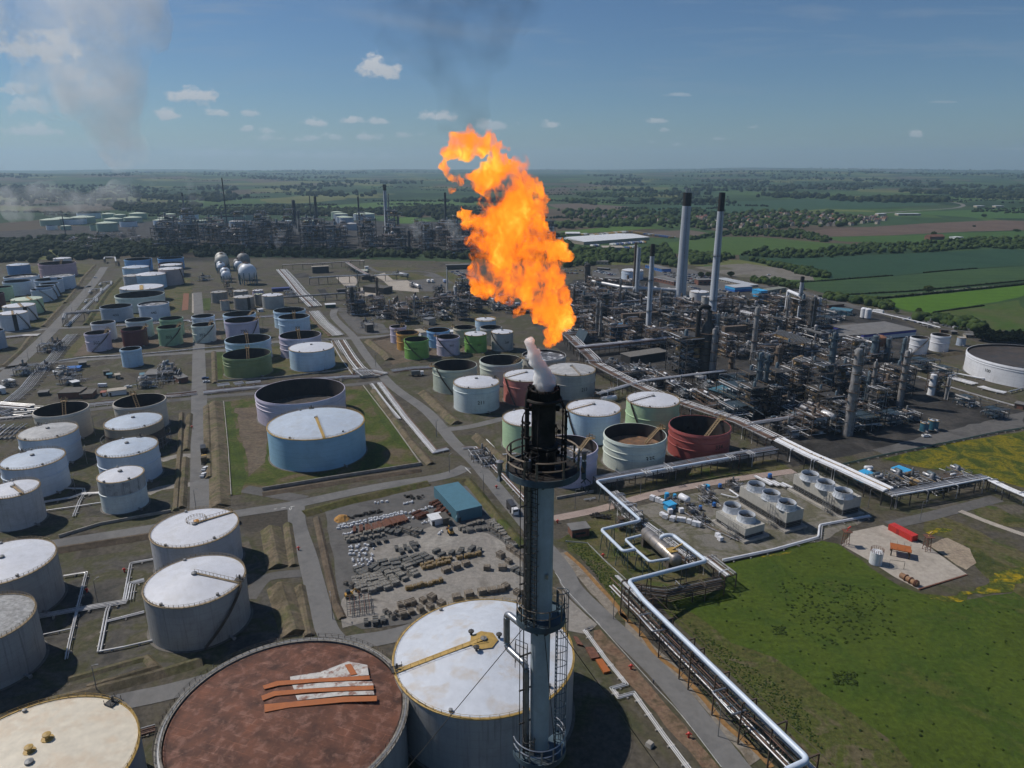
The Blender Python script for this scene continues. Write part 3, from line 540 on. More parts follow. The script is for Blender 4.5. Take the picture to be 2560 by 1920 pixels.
RF={'white':mat('roof_white',(0.60,0.61,0.65),0.45,var=0.10,scale=0.35,dirt=(0.42,0.40,0.36),dirt_amt=0.25,dirt_scale=0.25,bump=0.06),'blue':mat('roof_bluewhite',(0.46,0.52,0.60),0.45,var=0.12,scale=0.35,dirt=(0.40,0.40,0.39),dirt_amt=0.3,dirt_scale=0.2,bump=0.06),'grey':mat('roof_grey',(0.38,0.38,0.38),0.6,var=0.25,scale=0.3,dirt=(0.55,0.54,0.52),dirt_amt=0.4,dirt_scale=0.25),'stone':mat('roof_stone',(0.27,0.27,0.265),0.7,var=0.45,scale=0.9,dirt=(0.45,0.45,0.45),dirt_amt=0.5,dirt_scale=0.5),'green':mat('roof_palegreen',(0.45,0.52,0.40),0.55,var=0.12,scale=0.3),'sand':mat('roof_sand',(0.60,0.54,0.43),0.55,var=0.14,scale=0.5,dirt=(0.50,0.34,0.20),dirt_amt=0.35,dirt_scale=0.16,bump=0.1),'big':mat('roof_bigwhite',(0.56,0.59,0.64),0.45,var=0.10,scale=0.4,dirt=(0.46,0.37,0.26),dirt_amt=0.5,dirt_scale=0.11,bump=0.05),'rust':mat('roof_rust',(0.115,0.042,0.022),0.8,var=0.6,scale=0.22,dirt=(0.24,0.12,0.085),dirt_amt=0.6,dirt_scale=0.35,bump=0.15)}
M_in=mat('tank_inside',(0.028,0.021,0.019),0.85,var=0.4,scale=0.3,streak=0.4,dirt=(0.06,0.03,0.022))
M_deck=mat('floating_deck',(0.035,0.03,0.03),0.8,var=0.5,scale=0.4,dirt=(0.12,0.08,0.05),dirt_amt=0.5)
M_deckw=mat('patched_deck',(0.08,0.08,0.09),0.6,var=0.4,scale=0.2,dirt=(0.62,0.63,0.66),dirt_amt=1.0,dirt_scale=0.16)
M_decko=mat('brown_deck',(0.16,0.09,0.05),0.8,var=0.5,scale=0.3,dirt=(0.30,0.14,0.06),dirt_amt=0.7,dirt_scale=0.25)  # brown deck with orange brown patches
M_foot=mat('footing_stone',(0.14,0.13,0.115),0.9,var=0.4,scale=0.4)
M_rail=mat('tank_rail',(0.30,0.22,0.12),0.7,var=0.4)
M_stair=mat('stair_steel',(0.10,0.075,0.055),0.7,var=0.4)
def circle3(a,b,c):
 ax,ay,bx,by,cx,cy_=a.x,a.y,b.x,b.y,c.x,c.y
 d=2*(ax*(by-cy_)+bx*(cy_-ay)+cx*(ay-by))
 ux=((ax*ax+ay*ay)*(by-cy_)+(bx*bx+by*by)*(cy_-ay)+(cx*cx+cy_*cy_)*(ay-by))/d
 uy=((ax*ax+ay*ay)*(cx-bx)+(bx*bx+by*by)*(ax-cx)+(cx*cx+cy_*cy_)*(bx-ax))/d
 return ux,uy,hypot(ax-ux,ay-uy)
def solve_tank(fr,pts,h=None,base=None):
 def at_h(hh):return circle3(*[at(fr,x,y,hh)for x,y in pts])
 if h is None:
  lo,hi=2.0,40.0;vb=pix(fr,*base)[1]
  for _ in range(40):
   m=(lo+hi)/2;x,y,r=at_h(m);g=hypot(x,y);k=(g-r)/g
   if proj((x*k,y*k,0))[1]>vb:hi=m
   else:lo=m
  h=(lo+hi)/2
 return(*at_h(h),h)
def hit_cyl(fr,px,py,x,y,r):
 d=ray(fr,px,py);A=d.x**2+d.y**2;B=-2*(d.x*x+d.y*y);C_=x*x+y*y-r*r
 q=max(0.0,B*B-4*A*C_);t=(-B-sqrt(q))/(2*A);return atan2(d.y*t-y,d.x*t-x),H+d.z*t
def number_on(root,txt,ang,z,r,size):
 cu=bpy.data.curves.new('number','FONT');cu.body=txt;cu.size=size;cu.align_x='CENTER';cu.resolution_u=3;cu.offset=size*.012
 to=bpy.data.objects.new('number',cu);COL.objects.link(to);bpy.context.view_layer.update()
 me=bpy.data.meshes.new_from_object(to.evaluated_get(bpy.context.evaluated_depsgraph_get()));bpy.data.objects.remove(to)
 for v in me.vertices:
  a=ang+v.co.x/r;v.co=Vector((cos(a)*(r+.06),sin(a)*(r+.06),z+v.co.y-size*.35))
 me.materials.clear();me.materials.append(M_num);o=bpy.data.objects.new('number',me);COL.objects.link(o);o.parent=root;return o
def ring_rail(r,z,hgt=1.1,rad=0.07,n=48,a0=0.0,a1=2*pi,posts=None):
 m=MB();full=abs(a1-a0-2*pi)<1e-3;k=n if full else n+1
 for zz in(z+hgt,z+hgt*.55):
  m.tube([(cos(a0+(a1-a0)*i/n)*r,sin(a0+(a1-a0)*i/n)*r,zz)for i in range(k)],rad,4,closed=full,cap=not full)
 for i in range(0,k,posts or 1):
  a=a0+(a1-a0)*i/n;m.beam((cos(a)*r,sin(a)*r,z),(cos(a)*r,sin(a)*r,z+hgt),rad*2)
 return m
TANKS={}
def tank(key,fr,pts,col,roof,label,h=None,base=None,stair=None,num=None,ladder=None,depth=0.8,bands=(),rail=False,rise=0.10,group=None,girder=True,deck=None,roofpath=None,foot=True,phrase=None,hatch=True,roofmat=None,landmark=True,cut=None):
 x,y,r,h=solve_tank(fr,pts,h,base);n=72 if r*2/mpp((x,y,0))>120 else 44
 root=tag(empty('storage_tank',(x,y,0)),label,'tank',group);TANKS[key]=(x,y,r,h,root)
 S=TM[col]if isinstance(col,str)else col
 g=0.36 if girder and roof=='open' else 0.0
 shell=MB()
 if roof=='open':
  shell.lathe([(r,0),(r,h-1.9 if g else h),(r+g,h-1.5),(r+g,h-0.75),(r+.08,h-.3),(r+.08,h),(r-.25,h)]if g else[(r,0),(r,h),(r-.25,h)],n)
 else:shell.lathe([(r,0),(r,h-.02)],n)
 shell.build('shell',S,root,True)
 for b in bands:
  zb=h*b;MB().lathe([(r+.01,zb-.25),(r+.28,zb-.12),(r+.28,zb+.12),(r+.01,zb+.25)],n).build('stiffener_ring',S,root,True)
 if roof=='open':
  zr=h*(1-depth)
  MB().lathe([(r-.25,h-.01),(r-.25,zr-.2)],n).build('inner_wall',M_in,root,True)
  MB().lathe([(r-.3,zr),(r-1.8,zr+.5),(r-2.4,zr+.1),(0.05,zr+.15)],n).build('floating_roof',deck or M_deck,root,True)
  if ladder:
   a=atan2(*(lambda p:(p.y-y,p.x-x))(at(fr,*ladder,h)));m=MB();lr=Vector((cos(a),sin(a),0));t=Vector((-lr.y,lr.x,0))
   p0=lr*(r-.6)+Vector((0,0,h+.4));p1=lr*max(0.0,r-.6-(h-zr)*1.15)+Vector((0,0,zr+.6))
   for sgn in(-1,1):
    m.beam(p0+t*.75*sgn,p1+t*.75*sgn,.32,.5)
    m.beam(p0+t*.75*sgn+Vector((0,0,1.1)),p1+t*.75*sgn+Vector((0,0,1.1)),.14)
   for i in range(15):
    q=p0.lerp(p1,i/14);m.beam(q-t*.75,q+t*.75,.22)
   m.build('rolling_ladder',M_tan,root)
   pm=MB();c=lr*(r+.6)+Vector((0,0,h+.2));pm.box(c,(3.2,3.2,.2),a)
   for sx in(-1.5,0,1.5):
    for sy in(-1.5,1.5):
     q=c+lr*sx+t*sy;pm.beam(q,q+Vector((0,0,1.2)),.14)
   for sy in(-1.5,1.5):pm.beam(c-lr*1.5+t*sy+Vector((0,0,1.2)),c+lr*1.5+t*sy+Vector((0,0,1.2)),.14)
   pm.beam(c+t*-1.5+lr*1.5+Vector((0,0,1.2)),c+t*1.5+lr*1.5+Vector((0,0,1.2)),.14)
   for sy in(-.9,.9):pm.beam(c+t*sy,c+t*sy+Vector((0,0,2.4)),.3)
   pm.build('gauge_platform',M_tan,root)
 else:
  rs=r*rise;rm=roofmat or RF[roof]
  MB().lathe([(r+.12,h-.12),(r+.12,h+.05),(r*.75,h+rs*.3),(r*.5,h+rs*.56),(r*.25,h+rs*.80),(0.02,h+rs)],n).build('roof',rm,root,True)
  if hatch:
   MB().lathe([(.9,rs-.1),(.9,rs+.5),(0.02,rs+.7)],10,(0,0,h)).build('roof_vent',M_grey,root)
   for a_,k in((2.2,.93),(4.4,.95),(5.6,.9)):MB().lathe([(.5,0),(.5,.7),(.02,.8)],8,(cos(a_)*r*k,sin(a_)*r*k,h+rs*(1-k)*1.2)).build('roof_vent',M_grey,root)
  big=r*2/mpp((x,y,0))>95
  MB().lathe([(r+.2,h+.1),(r-.35,h+.25),(r-.35,h+.12),(r+.2,h-.1),(r+.2,h+.1)],n).build('roof_kerb',rail if rail and not isinstance(rail,bool)else M_rail,root)
  if big or rail:ring_rail(r-.1,h,rad=0.05 if big else .09,n=64,posts=1).build('railing',rail if rail and not isinstance(rail,bool)else M_rail,root)
  if roofpath:
   a=atan2(*(lambda p:(p.y-y,p.x-x))(at(fr,*roofpath[0],h)));m=MB();lr=Vector((cos(a),sin(a),0));t=Vector((-lr.y,lr.x,0));wd=roofpath[1]
   p0,p1=lr*(r-.2)+Vector((0,0,h+.35)),Vector((0,0,h+rs+.4))
   m.beam(p0,p1,wd,.15)
   for i in range(13):
    q=p0.lerp(p1,i/12);m.beam(q+t*wd/2,q+t*wd/2+Vector((0,0,1.1)),.09)
   m.beam(p0+t*wd/2+Vector((0,0,1.1)),p1+t*wd/2+Vector((0,0,1.1)),.08)
   m.build('roof_walkway',roofpath[2]if len(roofpath)>2 else M_yel,root)
 if foot:MB().lathe([(r+.8,0.16),(r+.8,.22),(r-.1,.25)],n).build('footing',M_foot,root)
 if stair:
  a0,z0=hit_cyl(fr,*stair[0],x,y,r);a1,z1=hit_cyl(fr,*stair[1],x,y,r)
  if a1-a0>pi:a1-=2*pi
  if a0-a1>pi:a1+=2*pi
  m=MB();k=22
  for i in range(k):
   t0,t1=i/k,(i+1)/k
   q=[Vector((cos(a0+(a1-a0)*t)*(r+.55),sin(a0+(a1-a0)*t)*(r+.55),h+(0-h)*t+.1))for t in(t0,t1)]
   m.beam(q[0],q[1],0.9,.25);w=[Vector((cos(a0+(a1-a0)*t)*(r+.95),sin(a0+(a1-a0)*t)*(r+.95),h-h*t+1.2))for t in(t0,t1)]
   m.beam(w[0],w[1],.12);m.beam(w[0]-Vector((0,0,1.1)),w[0],.08)
  m.build('stair',M_stair,root)
 if num:
  a,z=hit_cyl(fr,num[1],num[2],x,y,r);number_on(root,num[0],a,z,r,num[3]if len(num)>3 else 3.2)
 if cut is not None:
  a,z=hit_cyl(fr,*cut,x,y,r);m=MB();w=1.6/r
  vs=[]
  for zz in(.1,h-.1):
   for i in range(5):vs.append((cos(a-w+2*w*i/4)*(r+.08),sin(a-w+2*w*i/4)*(r+.08),zz))
  m.add(vs,[(i,i+1,6+i,5+i)for i in range(4)]).build('dark_strip',M_black,root)
 fm=MB();a=atan2(-y,-x)+0.5;q=Vector((cos(a)*r,sin(a)*r,.9));qd=Vector((cos(a),sin(a),0))
 fm.tube([q,q+qd*2.2],.35,8);fm.tube([q+qd*2.2,q+qd*2.5],.6,8);fm.build('inlet_pipe',M_alu2,root)
 if landmark:LANDMARKS.append((x,y,phrase or short(label)))
 return root
T=tank
t=T('sand','A',[(893,1480),(560,1185),(0,1330)],'navy','sand','sand coloured cone roof tank with yellow rail, beside the rusty red roof',h=16,rise=.05,rail=M_yel,roofmat=RF['sand'],phrase='the sand coloured roof',foot=False)
t=T('bigwhite','B',[(313,960),(1478,960),(900,1335)],'greystreak','white','huge white cone roof tank with yellow roof walkway behind the flare stack',h=18,rise=.17,rail=M_yel,roofmat=RF['big'],roofpath=((390,1020),1.5,M_yel),phrase='the huge white roofed tank')
t=T('n4','A',[(915,520),(1578,400),(1120,622)],'greystreak','white','dirty grey tank with domed white roof and long shadow, nearer of a touching pair',base=(1180,878),rise=.16,roofpath=((1520,460),.7,M_rail),stair=((1540,470),(1310,850)),phrase='the nearer white domed tank')
t=T('n5','A',[(962,170),(1535,60),(1180,232)],'paleiron','white','white roofed tank with round orange roof hatch, farther of a touching pair',h=14.5,rise=.08,roofpath=((1480,10),.9,M_tan),phrase='the tank with the orange hatch')
t=T('n6','A',[(365,230),(190,172),(0,465)],'greystreak','white','white cone roofed grey tank above the rough grey roofed tank',h=15.5,rise=.12,phrase='the cone roofed grey tank')
t=T('n7','A',[(225,640),(80,527),(0,812)],'greystreak','stone','dark streaked tank with rough mottled grey roof at the edge',h=15.5,rise=.06,roofmat=RF['stone'],hatch=False,phrase='the mottled grey roof')
T('m1','L',[(345,1360),(200,1308),(100,1467)],'paleiron','white','dirty white tank with two cream roof walkways forming a corner',h=14.5,rise=.12,roofpath=((200,1440),1.0,M_tan),phrase='the tank with cream roof walkways')
T('m2','L',[(568,1085),(440,1037),(230,1222)],'bluewhite','blue','blue white cone roof tank in the middle of the west row of three',base=(330,1470),bands=(.62,),rise=.14,phrase='the middle tank of the west row')
T('m3','L',[(145,940),(678,850),(400,966)],'bluewhite','grey','pale tank with worn grey roof and white patches, in front of the open cream tank',h=14.5,bands=(.62,),rise=.13,phrase='the worn grey roof')
T('m4','L',[(280,735),(768,668),(500,762)],'cream','open','cream open topped tank with black inside, by the cluttered pipe yard',h=15,girder=True,ladder=(560,620),depth=.8,phrase='the cream open tank')
T('m5','L',[(975,655),(1432,600),(1190,688)],'cream','open','cream open topped tank with a brown ladder reaching inside',h=15,ladder=(1130,560),depth=.8,phrase='the cream tank with the inner ladder')
t=T('m6','L',[(915,870),(1400,790),(1130,882)],'tan','blue','brown brick walled tank with tan band and white roof, scaffolding at its foot',h=13.5,rise=.16,phrase='the tan banded tank')
T('m7','L',[(825,1070),(1368,990),(1080,1116)],'bluewhite','blue','blue white tank with smooth bluish cone roof, beside the vertical road',h=14.5,bands=(.58,),rise=.16,phrase='the smooth bluish roof')
T('m8','L',[(835,1310),(1238,1215),(1010,1338)],'icewhite','white','small white tank with a black streaked dirty upper wall',base=(1000,1602),bands=(.56,),rise=.16,phrase='the black streaked small tank')
T('bluebig','E',[(577,875),(1420,790),(900,971)],'blue','blue','large blue tank with pale cone roof in its own grassy basin',base=(930,1241),rise=.12,rail=M_yel,roofpath=((1070,950),1.2,M_yel),phrase='the large blue tank')
T('lavbig','E',[(485,600),(1250,520),(830,657)],'lavender','open','large lavender open topped tank behind the large blue tank',h=14.8,bands=(.78,.62),depth=.74,deck=M_deck,phrase='the large lavender tank')
T('olive','E',[(198,250),(608,215),(400,270)],'olive','open','olive green open topped tank with a brown ladder inside',base=(420,436),bands=(.72,.58),ladder=(410,172),depth=.84,phrase='the olive green tank')
T('pale1','E',[(225,122),(597,95),(400,136)],'paleblue','open','pale blue open tank right behind the olive green tank',h=15,bands=(.66,),ladder=(400,55),depth=.8,phrase='the pale blue tank behind the olive one')
T('bluecone','E',[(773,190),(1152,165),(960,211)],'lightblue','white','light blue tank with white cone roof beside the olive green tank',base=(960,379),rise=.12,phrase='the light blue cone roof tank')
T('lav2','E',[(686,76),(1040,55),(870,96)],'lavender','open','lavender open tank behind the light blue cone roof tank',h=15.5,bands=(.66,.4),ladder=(850,30),depth=.8,phrase='the lavender tank in the middle')
T('b301','h',[(1303,852),(1650,840),(1480,877)],'lightblue','open','light blue open tank with a number, nearer of two by the pipe track',h=15,bands=(.6,),num=('301',1520,965),ladder=(1480,815),depth=.8,phrase='the nearer light blue open tank')
T('b300','h',[(1262,792),(1600,772),(1420,805)],'paleblue','open','pale blue open tank, farther of two by the pipe track',h=15,bands=(.6,),depth=.8,phrase='the farther pale blue open tank')
T('lil700','h',[(710,897),(1080,880),(890,918)],'lilac','open','lilac grey open tank with diagonal outside stair, in a pair',h=15.5,stair=((1075,890),(975,1060)),num=('700',925,1010),ladder=(1060,865),depth=.8,phrase='the lilac grey tank')
T('pale2','h',[(697,831),(1055,805),(870,847)],'lightblue','open','light blue open tank directly behind the lilac grey one',h=15,ladder=(1020,790),depth=.8,phrase='the light blue tank behind the lilac one')
T('t302','h',[(345,945),(605,925),(480,957)],'offwhite','open','greenish white open tank numbered 302 with a diagonal stair',base=(490,1142),stair=((590,930),(415,1130)),num=('302',467,1050),bands=(.5,),depth=.84,ladder=(585,905),phrase='the greenish white tank')
T('w302','h',[(348,850),(600,832),(470,861)],'bluewhite','open','white open tank behind the greenish white one',h=14.5,depth=.84,phrase='the white open tank')
T('t303','g',[(1735,967),(2005,945),(1870,982)],'sage','open','sage green open tank numbered 303 with diagonal stair',base=(1890,1176),stair=((1990,945),(1830,1165)),num=('303',1865,1075),depth=.84,ladder=(1985,935),phrase='the sage green tank')
T('g303','g',[(1760,872),(2022,855),(1890,886)],'sage','open','sage green open tank, farther of two green ones',h=14.5,depth=.84,phrase='the farther sage green tank')
T('t304','g',[(1335,990),(1615,975),(1470,1006)],'maroon','open','dark maroon open tank in the row of small tanks',base=(1490,1192),depth=.84,ladder=(1600,960),phrase='the dark maroon tank')
T('w304','g',[(1385,892),(1652,885),(1510,906)],'icewhite','open','white green open tank behind the dark maroon one',h=14.5,depth=.84,phrase='the tank behind the maroon one')
T('t305','g',[(928,1036),(1215,1012),(1070,1047)],'lavender','open','pinkish lavender open tank numbered 305',base=(1090,1238),stair=((1195,1010),(1020,1230)),num=('305',1068,1138),bands=(.55,),depth=.84,ladder=(1195,995),phrase='the pinkish lavender tank')
T('w305','g',[(1000,921),(1272,900),(1130,932)],'white','open','white open tank behind the pinkish lavender one',h=14.5,depth=.84,phrase='the tank behind the lavender one')
T('small','g',[(1325,1211),(1562,1188),(1440,1223)],'lightblue','open','small light blue open tank standing alone near the huts',base=(1450,1413),depth=.8,phrase='the lone small blue tank')
T('t430','g',[(1107,737),(1460,717),(1280,757)],'bluegrey','open','slate blue open tank numbered 430',base=(1300,907),num=('430',1280,830),bands=(.78,),depth=.84,phrase='the slate blue tank')
T('t440','g',[(1535,702),(1868,688),(1700,726)],'bluewhite','open','blue white tank numbered 440 with white patched floating roof',base=(1700,892),num=('440',1700,805),depth=.12,deck=M_deckw,phrase='the patched white floating roof')
T('wide','g',[(1265,622),(1792,600),(1530,641)],'offwhite','open','very wide white open tank behind the slate blue tank',h=15,depth=.84,phrase='the very wide white tank')
T('slateroof','g',[(1335,522),(1810,502),(1580,551)],'greyblue','white','slate walled tank with bright white roof and yellow walkway',h=14.5,rise=.07,roofpath=((1565,548),3.5,M_yel),phrase='the slate walled tank')
T('blue3','g',[(1493,386),(1832,367),(1660,397)],'lightblue','white','light blue tank with tall white cone roof among the far group',h=16,rise=.16,phrase='the light blue far tank')
T('pinkcone','g',[(1757,316),(2012,306),(1890,331)],'dustypink','white','dusty pink tank with white cone roof and stair',base=(1925,506),rise=.15,stair=((1980,315),(2025,400)),phrase='the dusty pink tank')
T('whitecone2','g',[(1778,272),(2015,264),(1895,286)],'greyblue','white','white coned tank peeping out behind the dusty pink one',h=15,rise=.13)
T('redopen','g',[(1757,256),(2020,246),(1890,268)],'maroon','open','dark red open tank between white coned and blue open tanks',h=15,depth=.5)
T('bluefar1','g',[(1382,212),(1678,204),(1530,226)],'skyblue','open','blue open tank with outside stair at the far edge of the wood',h=16,depth=.8,stair=((1660,215),(1645,330)))
T('bluefar2','g',[(1742,201),(2030,188),(1890,211)],'skyblue','open','blue open tank with pale rim, farthest by the wood',h=15,depth=.8)
T('rustcone','g',[(1365,392),(1590,384),(1480,404)],'paleiron','grey','pale tank with black rust streaks under a grey roof',h=15,rise=.12)
T('blue4','g',[(1390,292),(1640,284),(1515,313)],'lightblue','blue','light blue tank with bluish cone roof in the far group',h=15,rise=.14)
T('pinkbig','g',[(455,252),(838,240),(650,272)],'pink','open','large pink open tank with an ochre ladder at its rim',h=17,bands=(.62,),ladder=(668,235),depth=.8,phrase='the large pink tank')
T('whitesmall','g',[(625,197),(790,195),(710,209)],'white','white','small white cone roof tank behind the large pink tank',h=14,rise=.14)
T('deepblue','g',[(155,263),(330,263),(240,281)],'deepblue','blue','deep blue cone roof tank near the far wood',base=(260,388),rise=.14,phrase='the deep blue tank')
T('paleopen1','g',[(98,392),(435,385),(270,416)],'bluewhite','open','pale open tank with white patched floating roof near the deep blue tank',h=14,depth=.15,deck=M_deckw)  # white patches come from the deck material
T('paledome','g',[(482,402),(825,382),(650,412)],'bluewhite','open','pale tank with patchy white floating roof in front of the large pink one',h=15,depth=.06,deck=M_deckw)
T('pal3','g',[(42,456),(345,440),(190,471)],'bluewhite','open','pale blue grey open tank behind the pale green cone',h=15,depth=.82)
T('pal4','g',[(390,436),(692,425),(540,451)],'bluewhite','open','wide pale open tank behind three smaller open ones',h=15,depth=.82)
T('pal5','g',[(445,480),(645,468),(545,491)],'bluewhite','open','small pale open tank, farthest of three in a line',h=14.5,depth=.82,stair=((600,475),(665,590)))
T('pal6','g',[(405,510),(605,500),(505,523)],'bluewhite','open','small pale open tank, middle of three in a line',h=14.5,depth=.82,stair=((560,505),(630,620)))
T('pal7','g',[(360,541),(575,530),(470,556)],'bluewhite','open','small pale open tank, nearest of three in a line',base=(500,692),depth=.82,stair=((430,540),(590,660)),phrase='the nearest small pale tank')
T('edgegreen','g',[(-80,521),(128,505),(20,531)],'mint','open','pale green open tank at the edge beside the maroon one',h=14.5,depth=.82)
T('edgered','g',[(-190,590),(42,583),(-80,606)],'maroon','open','maroon tank cut off by the edge of the view',h=14.5,depth=.82)
T('palegreen','g',[(132,652),(470,632),(300,671)],'mint','green','pale green tank with pale green cone roof and yellow walkway',h=14,rise=.12,roofpath=((360,668),1.6,M_yel),stair=((400,660),(490,770)),phrase='the pale green cone roof tank')
T('wcone1','g',[(25,732),(390,702),(200,747)],'white','white','white cone roof tank with ochre walkway, farther of two',h=14,rise=.12,roofpath=((245,745),1.6,M_tan),stair=((290,735),(410,870)),cut=(275,760))
T('wcone2','g',[(-30,816),(297,782),(150,826)],'white','white','white cone roof tank with a black strip down its wall',h=14.5,rise=.12,roofpath=((140,824),1.6,M_tan),stair=((190,822),(320,945)),cut=(165,880),phrase='the tank with the black strip')
T('edgegrey','g',[(-240,1010),(45,985),(-90,1022)],'bluegrey','open','blue grey open tank cut by the edge, beside the diagonal road',h=14.5,depth=.82)
T('t203','l',[(1057,1162),(1380,1156),(1215,1186)],'lime','open','bright green open tank numbered 203',base=(1220,1441),stair=((1075,1180),(1300,1430)),num=('203',1200,1285,2.6),bands=(.55,),depth=.8,phrase='the bright green open tank')
T('orange','l',[(945,1066),(1250,1056),(1100,1091)],'orange','open','orange open tank behind the bright green open one',h=13.2,bands=(.5,),depth=.8,ladder=(955,1050),phrase='the orange tank')
T('lavs','l',[(858,981),(1080,971),(970,996)],'lavender','open','narrow pinkish lavender open tank behind the orange tank',h=13.2,bands=(.5,),depth=.8,ladder=(1025,950),phrase='the narrow lavender tank')
T('t202','l',[(1510,1131),(1818,1116),(1660,1151)],'lavender','open','pale lavender open tank numbered 202',base=(1660,1396),stair=((1520,1140),(1740,1385)),num=('202',1712,1243,2.6),bands=(.55,),depth=.8,ladder=(1520,1110),phrase='the pale lavender numbered tank')
T('skyb','l',[(1383,1041),(1680,1021),(1530,1056)],'skyblue','open','sky blue open tank behind the pale lavender one',h=13.2,bands=(.5,),depth=.8,ladder=(1400,1020),phrase='the sky blue tank')
T('t201','l',[(1893,1087),(2190,1081),(2040,1109)],'lime','white','bright green tank numbered 201 with white cone roof',base=(2040,1353),stair=((1895,1100),(2070,1340)),num=('201',2093,1230,2.4),bands=(.55,),rise=.12,phrase='the bright green cone roof tank')
T('beige','l',[(1750,1001),(2040,990),(1900,1017)],'beige','open','beige open tank behind the bright green cone roof one',h=13.2,bands=(.5,),depth=.8,ladder=(1765,980),phrase='the beige open tank')
T('t200','F',[(617,36),(805,31),(710,53)],'ashgrey','white','pale grey tank with white cone roof and diagonal stair',base=(710,206),stair=((620,40),(735,195)),num=('200',752,125,2.4),rise=.14,phrase='the pale grey cone roof tank')
T('gropen','FL',[(498,1431),(645,1426),(570,1447)],'ashgrey','open','grey open tank half hidden behind the pale grey cone roof one',h=13.5,bands=(.5,),depth=.8)
T('ltb','FL',[(463,1377),(605,1373),(535,1393)],'lightblue','white','light blue tank with white cone roof just under the flame',h=13.5,rise=.13,rail=M_yel)
T('t211','F',[(287,471),(685,461),(480,526)],'icewhite','white','white tank numbered 211 with ochre rim rail beside the main road',base=(480,744),num=('211',530,645,3.0),bands=(.78,),rise=.16,phrase='the white tank by the main road')
T('t210','F',[(120,341),(488,326),(310,371)],'khaki','open','khaki green open tank with a long stair and rusty gear on its rim',base=(300,576),stair=((150,360),(290,520)),bands=(.7,),depth=.8,ladder=(150,330),phrase='the khaki open tank')
T('ltgreen','F',[(525,291),(882,281),(700,324)],'offwhite','open','off white open tank with a yellow ladder inside',h=14.5,bands=(.7,),depth=.8,ladder=(855,265),phrase='the off white open tank')
T('red','F',[(722,412),(1115,415),(890,467)],'red','white','red walled tank with white cone roof behind the flare tip',base=(890,682),bands=(.72,),rise=.14,roofpath=((760,430),.8,M_rail),stair=((745,430),(830,600)),phrase='the red walled tank')
T('t213','F',[(1112,378),(1512,376),(1310,417)],'ashgrey','grey','weathered grey tank numbered 213 with grey cone roof',base=(1310,629),num=('213',1422,532,3.0),bands=(.6,),rise=.14,roofpath=((1390,415),.5,M_rail),phrase='the weathered grey tank')
T('redin','F',[(915,258),(1258,243),(1090,281)],'ashgrey','open','grey open tank with red inner rim behind the steam plume',h=14.5,depth=.12,deck=M_deckw)
T('mint1','F',[(712,782),(1165,782),(930,855)],'mint','white','mint green tank with white cone roof partly behind the flare tip',h=14.8,rise=.16,phrase='the mint green tank by the flare')
T('palebl','F',[(1272,702),(1735,691),(1500,769)],'lightblue','white','pale blue tank with white cone roof next to the flare tip',base=(1530,1016),rise=.14,roofpath=((1290,715),.8,M_tan),stair=((1285,720),(1370,900)),phrase='the pale blue tank by the flare')
T('mint2','F',[(1785,616),(2243,621),(2010,691)],'mint','white','mint green tank with white cone roof beside the main pipe rack',h=14.8,bands=(.5,),rise=.14,roofpath=((1835,640),.6,M_stair),stair=((1830,640),(1920,820)),phrase='the mint green tank by the pipe rack')
T('t335','F',[(1590,911),(2130,926),(1850,1012)],'offwhite','open','off white open tank numbered 335 with a rusty ladder inside',base=(1830,1266),num=('335',1990,1132,3.4),bands=(.66,.45),depth=.45,deck=M_decko,ladder=(2085,870),phrase='the off white numbered tank')
T('maroon','G',[(598,816),(1133,871),(860,931)],'brick','open','brick red open tank with an ochre ladder inside',base=(820,1166),bands=(.68,.42),depth=.82,ladder=(1065,785),num=('334',1030,1030,3.2),phrase='the brick red open tank')
T('lavflare','F',[(1020,1030),(1533,1042),(1290,1118)],'lavender','open','lavender open tank right behind the flare platform',base=(1280,1391),bands=(.7,),depth=.35,deck=M_deckw,ladder=(1480,955),phrase='the lavender tank behind the flare')
T('c1','v',[(200,808),(485,808),(340,830)],'concrete','stone','streaked grey concrete tank with rough top, next to the small rusty topped one',base=(340,1022),rise=.03,phrase='the streaked grey tank')
T('c2','v',[(608,905),(985,893),(800,926)],'concrete','grey','tall grey concrete tank with a dark stained side',base=(800,1146),rise=.10,cut=(905,1030),phrase='the stained concrete tank')
T('c3','v',[(608,790),(880,785),(745,808)],'concrete','grey','grey concrete tank behind the dark stained one',h=13,rise=.10)
T('c4','v',[(1147,885),(1515,868),(1330,896)],'ashgrey','white','grey tank with bright white roof and rusty hatch',base=(1330,1130),rise=.12,phrase='the white roofed grey tank')
T('c5','v',[(990,850),(1160,843),(1075,860)],'concrete','green','dark concrete tank between the two bigger grey tanks',h=12,rise=.08)
T('c6','v',[(960,785),(1170,775),(1065,795)],'lilac','white','low lilac tank with white roof among the concrete tanks',h=8,rise=.12)
T('c7','v',[(365,968),(535,962),(450,978)],'ashgrey','stone','small grey tank with rusty flat top',h=10,rise=.02,roofmat=M_rustp)
T('e1','k',[(1210,1121),(1450,1126),(1330,1146)],'white','open','white open tank with an outside stair near the flat blue trimmed building',base=(1330,1371),bands=(.55,),depth=.25,deck=M_deckw,stair=((1440,1130),(1230,1240)),phrase='the white tank with the stair')
T('e2','k',[(1495,1086),(1745,1091),(1610,1111)],'white','open','plain white open tank near the dark conifers',base=(1590,1331),bands=(.55,),depth=.25,deck=M_deckw,phrase='the plain white tank')
T('e3','k',[(1855,1126),(1966,1126),(1910,1136)],'bluegrey','grey','small blue grey tank by the dark conifers',base=(1895,1248),rise=.02,hatch=False)
